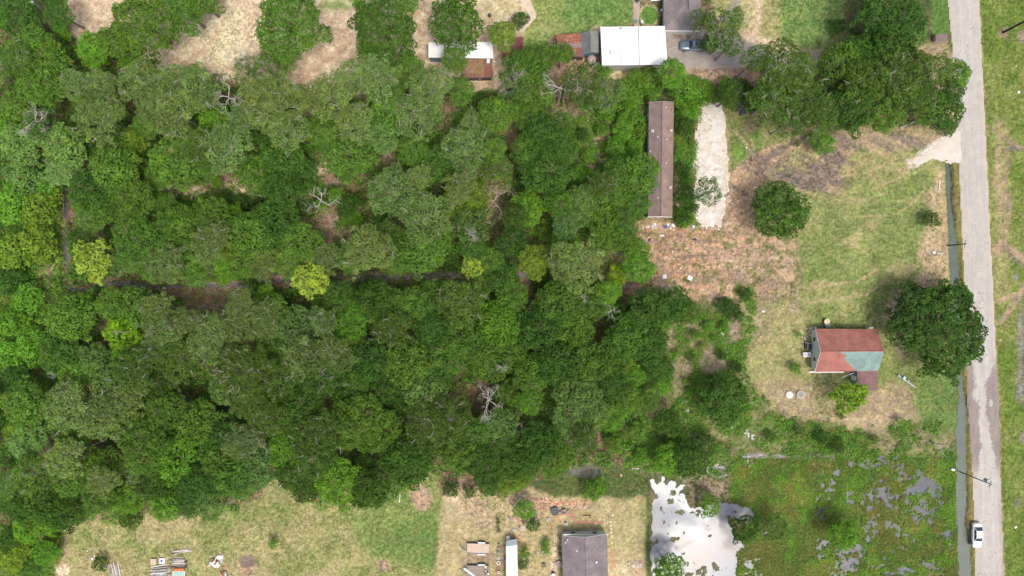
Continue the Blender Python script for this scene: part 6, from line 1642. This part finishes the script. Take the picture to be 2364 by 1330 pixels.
drum("pot", "teal pot in the row of planters west of the caravan", "pot", 1149, 1276, .26, .4, M_TEALP)
drum("pot", "brown pot above the teal one in the row of planters", "pot", 1151, 1267, .22, .3, M_STONE2)
drum("pot", "dark pot at the head of the row of planters", "pot", 1151, 1258, .2, .3, M_DARK)
drum("gas_tank", "white gas bottle box north of the caravan", "gas tank", 1173, 1243, .4, .7, M_WHITEP, M_WHITEP)
drum("pot", "blue pot against the left wall of the caravan", "pot", 1165, 1290, .2, .4, M_BLUEP)
drum("garden_chair", "light grey bin between the two round garden trees", "bin", 1228, 1197, .32, .6, M_WHITEM2, M_TEALP)
o = thing("stone_slab", "pale slab with a small box left of the lower round garden tree", "slab", place(1207, 1219), -.1); MB().box(-.6, .5, -.45, .45, -.02, .12).build("slab", M_CONC, o); MB().box(-.75, -.45, 0, .3, .0, .3).build("box", M_DARK, o)
o = thing("sack", "grey and white sack among pink stones in the dry yard", "sack", place(1177, 1198), -1.0); MB().lathe([(.2, 0), (.3, .12), (.2, .24)], 8).build("sack", M_STONE3, o).scale = (2, 1, 1)
o = thing("weathered_log", "curved pale log around the upper round garden tree", "log", place(1194, 1160)); MB().tube([(-.5, -.9, .1), (-.1, .2, .12), (.7, .9, .1)], [.22, .2, .12], 7).build("log", M_STONE, o)
o = thing("root_stump", "small pale root tangle above the upper round garden tree", "stump", place(1210, 1143))
for k in range(6):
    a = k * 1.05; MB().tube([(0, 0, .2), (math.cos(a) * .7, math.sin(a) * .4, .05)], [.14, .03], 5).build("root", M_STONE, o)
o = thing("iron_scrap", "dark rusty iron piece on the dry grass inside the brick path", "scrap", place(1360, 1191)); MB().tube([(-1.3, 0, .08), (.2, .1, .1), (.35, .15, .1)], [.05, .08, .1], 5).build("bar", M_RUST2, o); MB().tube([(.1, .1, .1), (.1, -.6, .08)], [.06, .04], 5).build("prong", M_RUST2, o)
# trees in the garden: gazing balls
for x, y, l in ((1263, 1246, "teal glass ball in the upper small bed left of the grey house"), (1263, 1269, "tall teal ornament in the lower small bed left of the grey house"), (1216, 1289, "pale teal ornament in the bed right of the caravan")):
    v = P(x, y, .9); o = MB().lathe([(.04, 0), (.05, .8), (.18, .95), (.2, 1.08), (.12, 1.22)], 10).build("garden_ornament", M_TEALP, None, (v.x, v.y, 0)); tag(o, l, "ornament")

# ------------------------------------------------------------------ round the red roofed house
for x, y, lab, m2 in ((1822, 912, "left round concrete lid in the grass, brighter than its neighbour", M_CONC), (1848, 911, "right round concrete lid in the grass with a green patch", M_TEALP)):
    v = P(x, y); t = thing("tank_lid", lab, "concrete lid", (v.x, v.y, 0), 0, "round concrete tank lids")
    MB().lathe([(.78, -.05), (.78, .2), (.7, .24)], 24).build("ring", M_CONC, t); MB().lathe([(.55, .235), (.53, .25)], 20).build("cover", M_WHITEM2 if m2 is M_CONC else M_STONE3, t)
    MB().box(-.3, .0, -.1, .15, .25, .29).build("patch", m2, t)
t = thing("satellite_dish", "satellite dish on the grass north of the red shingle house", "satellite dish", place(1910, 742, .8)); d = MB().lathe([(.05, 0), (.3, .04), (.52, .16), (.55, .18), (.5, .2)], 18).build("dish", M_STONE, t, (0, 0, .55)); d.rotation_euler = (.25, 0, 0)
MB().tube([(0, 0, 0), (0, 0, .6)], [.04, .04], 6).build("mast", M_GALV, t); MB().tube([(0, .5, .6), (0, .1, 1.1)], [.03, .03], 5).build("feed_arm", M_DARK, t)
t = thing("air_conditioner", "dark window air conditioner cage at the north wall of the red shingle house", "air conditioner", place(1911, 753, 1)); MB().box(-.45, .45, -.35, .3, .3, 1.0).build("case", M_DARK, t); MB().box(-.35, .35, .3, .36, .4, .9).build("grille", M_GALV, t)
MB().tube([(-.9, .2, 1.0), (.9, .2, 1.0), (.9, -.4, 1.0)], [.03] * 3, 4).build("cage", M_GALV, t)
t = thing("white_tub", "white bucket pair by the north east corner of the red shingle house", "bucket", place(2010, 757, .4)); MB().lathe([(.18, 0), (.22, .35)], 10).build("bucket", M_WHITEP, t); MB().lathe([(.18, 0), (.2, .3)], 10).build("bucket", M_WHITEP, t, (.42, 0, 0))
t = thing("condenser_unit", "white square outdoor unit with two dark holes by the west gable", "air conditioner", place(1864, 819, .8), .05); MB().box(-.72, .72, -.45, .45, 0, .8).build("case", M_WHITEM2, t, bevel=.05)
for x, s in ((.28, .14), (-.4, .12)): MB().lathe([(s, .8), (s, .815)], 10).build("opening", M_DARK, t, (x, 0, 0))
t = thing("wire_cage", "dark wire cage with pale frame north of the white outdoor unit", "cage", place(1867, 799, .6)); MB().box(-.6, .6, -.55, .55, 0, .5).build("cage", plain("dark_mesh", lin(70, 70, 70), .8), t)
MB().tube([(-.65, .6, .55), (-.1, .55, .55), (-.15, -.6, .55)], [.05] * 3, 4).build("frame", M_WHITEP, t); MB().tube([(-.1, .5, .55), (.65, .45, .55)], [.04] * 2, 4).build("frame", M_WHITEP, t)
t = thing("white_pipe", "long white pipe leaning from the south eave by the porch", "pipe", place(1952, 866)); MB().tube([(-.9, -.45, .1), (.9, .65, 1.6)], [.07, .07], 7).build("pipe", M_WHITEP, t)
t = thing("gutter_piece", "white gutter piece lying at the south west corner of the red shingle house", "gutter", place(1875, 858)); MB().box(-.6, .6, -.08, .08, .2, .32).build("gutter", M_WHITEP, t)
rs_ = random.Random(33)
for k in range(26):
    x, y = rs_.gauss(1862, 10), rs_.gauss(770, 10)
    m = rs_.choice([M_STONE, M_CONC, M_WOODW, M_STONE2])
    rock(x, y, rs_.uniform(.08, .28), m, f"{CN[m.name]} lump of rubble by the north west corner of the red shingle house", "rubble_lump", "rubble", "rubble by the west gable", hz=.5)
for k in range(120):
    x, y = rs_.uniform(1735, 1860), rs_.uniform(660, 860)
    m = rs_.choice([M_STONE, M_CONC, M_STONE2])
    rock(x, y, rs_.uniform(.05, .15), m, f"small {CN[m.name]} stone strewn {'north west' if y < 730 else 'west' if y < 800 else 'south west'} of the red shingle house, {third(x, 1735, 1860)}", "stone", "stone", "stones strewn west of the red shingle house", hz=.4)

# ------------------------------------------------------------------ rubbish on the cleared lot
def item(name, label, cat, px, py, w, h, rz, mat, z=.12, shape=None):
    v = P(px, py); t = thing(name, label, cat, (v.x, v.y, 0), math.radians(rz))
    rnd = random.Random(int(px)); n = 9
    poly = [(math.cos(i * 6.283 / n) * w / 2 * rnd.uniform(.6, 1.1), math.sin(i * 6.283 / n) * h / 2 * rnd.uniform(.6, 1.1)) for i in range(n)] if shape is None else [(x * w / 2, y * h / 2) for x, y in shape]
    MB().prism(poly, -.02, z).build("piece", mat, t); return t
SQ = [(-1, -1), (1, -1), (1, 1), (-1, 1)]
item("white_sheet", "white square panel on the cleared lot, the right one of two", "panel", 1593, 642, .85, .75, -25, M_WHITEP, .1, SQ)
item("white_sheet", "white square panel on the cleared lot, the left one of two", "panel", 1534, 639, .75, .75, 10, M_WHITEP, .1, SQ)
item("plastic_sheet", "crumpled white plastic sheet near the wood edge of the cleared lot", "plastic sheet", 1480, 560, 1.2, .9, -30, M_WHITEP, .15)
item("plastic_sheet", "dark green plastic scrap right of the crumpled white sheet", "plastic sheet", 1499, 554, .8, .5, 25, M_BLACKP, .15)
item("tarp", "blue-black tarp crumpled at the edge of the big pines", "tarp", 1711, 252, 1.9, 2.5, 10, M_TARP, .3, [(-.5, -1), (.1, -.7), (.8, -.8), (.5, -.1), (.9, .5), (.4, 1), (-.2, .7), (-.6, 1), (-1, .4), (-.5, 0)])
item("tarp", "small dark blue tarp in the brush west of the mobile home", "tarp", 1463, 256, .9, 1.2, -20, M_TARP, .5)
item("tarp", "dark blue plastic flat on the disturbed earth", "tarp", 1603, 553, 1.0, .6, 0, M_TARP, .06)
for i, (x, y, s, l) in enumerate([(1493, 525, .55, "leftmost pale rubble heap south of the mobile home"), (1512, 524, .5, "second pale rubble heap south of the mobile home"), (1549, 524, .6, "largest pale rubble heap right of the blue bucket"), (1599, 523, .5, "pale rubble heap below the white gravel pad")]):
    v = P(x, y); t = thing("rubble_heap", l, "rubble heap", (v.x, v.y, 0), 0, "pale rubble heaps south of the mobile home")
    for k in range(9):
        o = rock(x, y, s * rs_.uniform(.3, .6), rs_.choice([M_STONE, M_CONC, M_WHITEM2]), None, "lump", None); o.parent = t
        o.location = (rs_.gauss(0, s * .55), rs_.gauss(0, s * .5), rs_.uniform(0, .12))
drum("bucket", "blue round bucket by the rubble heaps", "bucket", 1536, 524, .3, .35, M_BLUEP, M_BLUEP)
drum("bucket", "white bucket in the weeds right of the mobile home's end wall", "bucket", 1580, 512, .26, .4, M_WHITEP, M_WHITEP)
item("branch_scrap", "green plastic scrap at the south edge of the cleared lot", "scrap", 1541, 662, .6, .5, 0, M_TEALP)
item("white_scrap", "thin white strip at the upper side of the cleared lot", "scrap", 1529, 544, .7, .25, 5, M_WHITEP, .1, SQ)
item("white_scrap", "white shards above the left square panel", "scrap", 1505, 637, .8, .4, -10, M_WHITEP)
for k in range(150):
    f = rs_.random()
    if f < .6: x, y = rs_.uniform(1465, 1640), rs_.uniform(528, 665)
    elif f < .8: x, y = rs_.uniform(1600, 1660), rs_.gauss(526, 4)
    else: x, y = rs_.uniform(1620, 1700), rs_.uniform(440, 560)
    m = rs_.choice([M_STONE, M_WHITEP, M_CONC, M_STONE2, M_STONE])
    rock(x, y, rs_.uniform(.05, .16), m, f"small {CN[m.name]} scrap on the {'upper' if y < 570 else 'middle' if y < 620 else 'lower'} {third(x, 1465, 1700)} of the cleared lot", "scrap_piece", "debris", "small pieces strewn on the cleared lot", hz=.4)
item("white_scrap", "white elongated sheet in the scrub, the upper of the two", "sheet", 1629, 745, .5, 1.0, 25, M_WHITEM2, .15)
item("white_scrap", "white elongated sheet in the scrub, the lower of the two", "sheet", 1632, 758, .45, .9, 5, M_WHITEM2, .15)
item("white_scrap", "pale broken pieces in the scrub right of the elongated sheets", "scrap", 1668, 770, .8, .5, -20, M_WOODW, .15)
item("white_scrap", "bright white lump on the grass edge east of the scrub", "scrap", 1762, 719, .7, .5, -20, M_WHITEP, .2)
item("white_scrap", "white lump by the lone shrub along the ditch, in the grass", "scrap", 2155, 583, .75, .65, 0, M_WHITEP, .25)
item("plank", "pale plank pointing right from the white lump along the ditch", "plank", 2170, 585, 1.1, .14, -5, M_WOODW, .1, SQ)
item("plank", "long thin pale plank beside the top of the ditch", "plank", 2168, 430, .16, 2.4, -6, M_WOODW, .1, SQ)
item("plank", "long thin pale plank standing in the south lot grass by the wood", "plank", 923, 1147, .18, 2.1, -5, M_WOODW, .1, SQ)
item("round_board", "round white lid at the wood edge above the thin plank", "lid", 917, 1122, .55, .55, 0, M_WHITEP, .1)
item("white_scrap", "T shaped white pipe at the wood edge", "pipe", 648, 1120, .3, .9, -10, M_WHITEP, .12)
item("red_scrap", "red and blue rubbish at the wood edge of the south lot", "rubbish", 726, 1153, .9, .6, 20, M_RED, .15)
item("blue_scrap", "blue sheet next to the red rubbish at the wood edge", "sheet", 732, 1147, .7, .5, 10, plain("pale_blue_sheet", lin(100, 140, 180)), .2)
item("white_scrap", "white sticks left of the red rubbish at the wood edge", "rubbish", 716, 1150, .5, .8, 20, M_WHITEP, .15)
for x, y, s, l in ((894, 1159, .2, "left small cream lump below the thin pale plank"), (894, 1177, .16, "lower small cream lump in the green grass"), (906, 1322, .16, "cream lump by the round brown patch at the bottom"), (213, 1290, .24, "white lump left of the round dark bush"), (218, 1284, .18, "smaller white lump above the other by the dark bush"), (202, 1272, .16, "small white scrap in the grass above the lumps"), (644, 1254, .16, "cream stone right of the little bush in the grass"), (2352, 213, .3, "pale yellow box in the grass across the road"), (2346, 153, .16, "small pale blue scrap across the road"), (2309, 785, .12, "tiny white scrap on the right verge, the middle one"), (2345, 1217, .28, "pinkish white lump on the right verge opposite the white car"), (1723, 341, .2, "white scrap in the weeds right of the gravel pad"), (1742, 432, .2, "white stone left of the round dark tree"), (1434, 1097, .26, "orange tan brick lump in the damp grass")):
    rock(x, y, s, M_STONE if 'cream' in l else (M_STONE2 if 'tan' in l else M_WHITEP), l, "lump", "lump")
item("white_board", "short white board in the damp grass", "board", 1467, 1082, 1.3, .16, 0, M_WOODW, .1, SQ)
item("cut_log", "pair of long pale logs under the lower edge of the big pines", "log", 2093, 289, 3.0, .3, 24, M_TWIG, .25, SQ)
# things near the top buildings
drum("manhole_drum", "small black drum standing in the sandy yard right of the round oak", "drum", 1130, 34, .28, .7, M_BLACKP)
drum("white_urn", "white garden urn below the ring shaped lawn", "urn", 1483, 50, .28, .6, M_WHITEP, M_WHITEP)
drum("blue_urn", "pale blue garden urn at the end of the straight path", "urn", 1469, 48, .26, .6, plain("pale_teal", lin(130, 180, 190)), M_TEALP)
drum("plant_pot", "pale blue pot against the west wall of the upper grey house", "pot", 1528, 23, .26, .6, plain("pale_teal", lin(130, 180, 190)), M_WHITEP)
t = thing("garden_bench", "white bench at the top edge right of the straight path", "bench", place(1512, 3)); MB().box(-.9, .9, -.12, .12, .4, .5).build("seat", M_WHITEP, t)
for x in (-.7, .7): MB().box(x - .05, x + .05, -.1, .1, 0, .4).build("leg", M_WHITEP, t)
t = thing("grill", "dark barbecue with pale lid at the top of the straight path", "barbecue", place(1470, 5)); MB().lathe([(.2, .5), (.35, .7), (.3, .95)], 12).build("bowl", M_DARK, t)
for a in (0, 2.1, 4.2): MB().tube([(0, 0, .6), (math.cos(a) * .4, math.sin(a) * .4, 0)], [.03, .03], 4).build("leg", M_GALV, t)
t = thing("toy_pile", "small heap of white, black and red things by the driveway corner", "toys", place(1550, 75, .3))
for k, m in enumerate([M_WHITEP, M_BLACKP, M_BLACKP, M_RED, M_WHITEP, M_ORANGE]): MB().box(-.5 + k * .25, -.28 + k * .25, -.2 - .12 * (k == 3) - .7 * (k == 5), .15 - .7 * (k == 5), 0, .4).build("toy", m, t)
for x, y, l in ((1328, 134, "white tub left of a pair under the streaky rusty shed"), (1341, 132, "white flat tub right of a pair under the streaky rusty shed")):
    drum("tub", l, "tub", x, y, .3, .4, M_WHITEP, M_WHITEP)
v = P(1281, 105, 1); t = thing("steel_post", "pale steel post rail along the left side of the rusty shed", "rail", (v.x, v.y, 0)); MB().tube([(0, .9, 1.2), (-.1, -1.6, 1.2)], [.06, .06], 6).build("rail", M_LIGHTPOLE, t); MB().tube([(0, .9, 0), (0, .9, 1.2)], [.05, .05], 6).build("post", M_LIGHTPOLE, t); MB().tube([(-.1, -1.6, 0), (-.1, -1.6, 1.2)], [.05, .05], 6).build("post", M_LIGHTPOLE, t)
v = P(1203, 80, 1); t = thing("pipe_fence", "thin white pipe standing above the dark red iron sheds", "pipe", (v.x, v.y, 0)); MB().tube([(0, .6, .1), (0, -.4, 1.0)], [.06, .06], 6).build("pipe", M_WHITEP, t)
v = P(1372, 1112, 1.6)
t = thing("swing_frame", "thin brown timber frame behind the fresh green bush in the damp grass", "frame", (v.x, v.y, 0), .25); MB().tube([(-1.1, 0, 1.7), (1.1, 0, 1.7)], [.05, .05], 5).build("beam", M_WOOD3, t)
for x in (-1.1, 1.1): MB().tube([(x, 0, 1.7), (x, 0, 0)], [.05, .05], 5).build("post", M_WOOD3, t)

# ------------------------------------------------------------------ utility poles
def pole(label, base, hgt, arms, mat, armrot, r=.16, gear=True, lean=(0, 0)):
    v = P(*base); t = thing("utility_pole", label, "utility pole", (v.x, v.y, -.1), 0, "utility poles by the road")
    top = Vector((lean[0], lean[1], hgt))
    MB().tube([(0, 0, 0), top * .5, top], [r, r * .85, r * .65], 8).build("pole", mat, t)
    for dz, l in arms:
        a = armrot; c = top * (1 - dz / hgt); d = Vector((math.cos(a), math.sin(a), 0)) * l / 2
        am = MB().tube([c - d, c + d], [.05, .05], 4).build("crossarm", mat, t)
        for s in (-1, -.5, .5, 1): MB().lathe([(.05, 0), (.08, .1), (.05, .2)], 7, tuple(c + d * s * .95 + Vector((0, 0, .05)))).build("insulator", M_LIGHTPOLE, am)
    if gear:
        c = top * .82 + Vector((.1, .38, 0))
        MB().lathe([(.26, -.45), (.28, -.4), (.28, .4), (.2, .48)], 12, tuple(c)).build("transformer", M_LIGHTPOLE, t)
    return t
pole("tall dark utility pole with a pale transformer leaning out over the pale road", (2216, 1089), 8.6, [(.5, 1.2)], M_POLE, 1.2, .12, True)
pole("dark utility pole cut by the right edge of the picture at the top", (2316, 75), 8.5, [(.4, 2.2)], M_DARKPOLE, 1.1, .22, False)
pole("brown utility pole with double crossarm standing between the ditch and the road", (2188, 567), 5.2, [(.3, 1.4), (1.4, 1.2)], M_DARKPOLE, 1.4, .12, False)
v = P(2071, 866)
t = thing("service_mast", "pale blue-grey metal mast with a meter box leaning east of the red shingle house", "mast", (v.x, v.y, 0), math.radians(-37))
MB().tube([(0, 0, .3), (3.6, 0, 1.0)], [.16, .12], 8).build("mast", M_LIGHTPOLE, t); MB().box(.7, 1.2, -.1, .42, .45, .95).build("meter_box", M_LIGHTPOLE, t); MB().tube([(0, .25, .3), (1.2, .1, .5)], [.05, .05], 5).build("conduit", M_WOOD2, t); MB().lathe([(.1, 0), (.1, .3)], 8, (1.9, .3, .6)).build("insulator", M_WHITEP, t)
v = P(2197, 1083)
t = thing("white_drum", "small white drum at the ditch edge next to the tall utility pole", "drum", (v.x, v.y, 0), -.3); o = MB().lathe([(.22, -.3), (.24, .3)], 10).build("drum", M_WHITEP, t, (0, 0, .3)); o.rotation_euler = (0, math.pi / 2, 0)
print("objects", len(bpy.data.objects), "tris", sum(len(p.vertices) - 2 for m in bpy.data.meshes for p in m.polygons) if len(bpy.data.objects) < 10 else "")
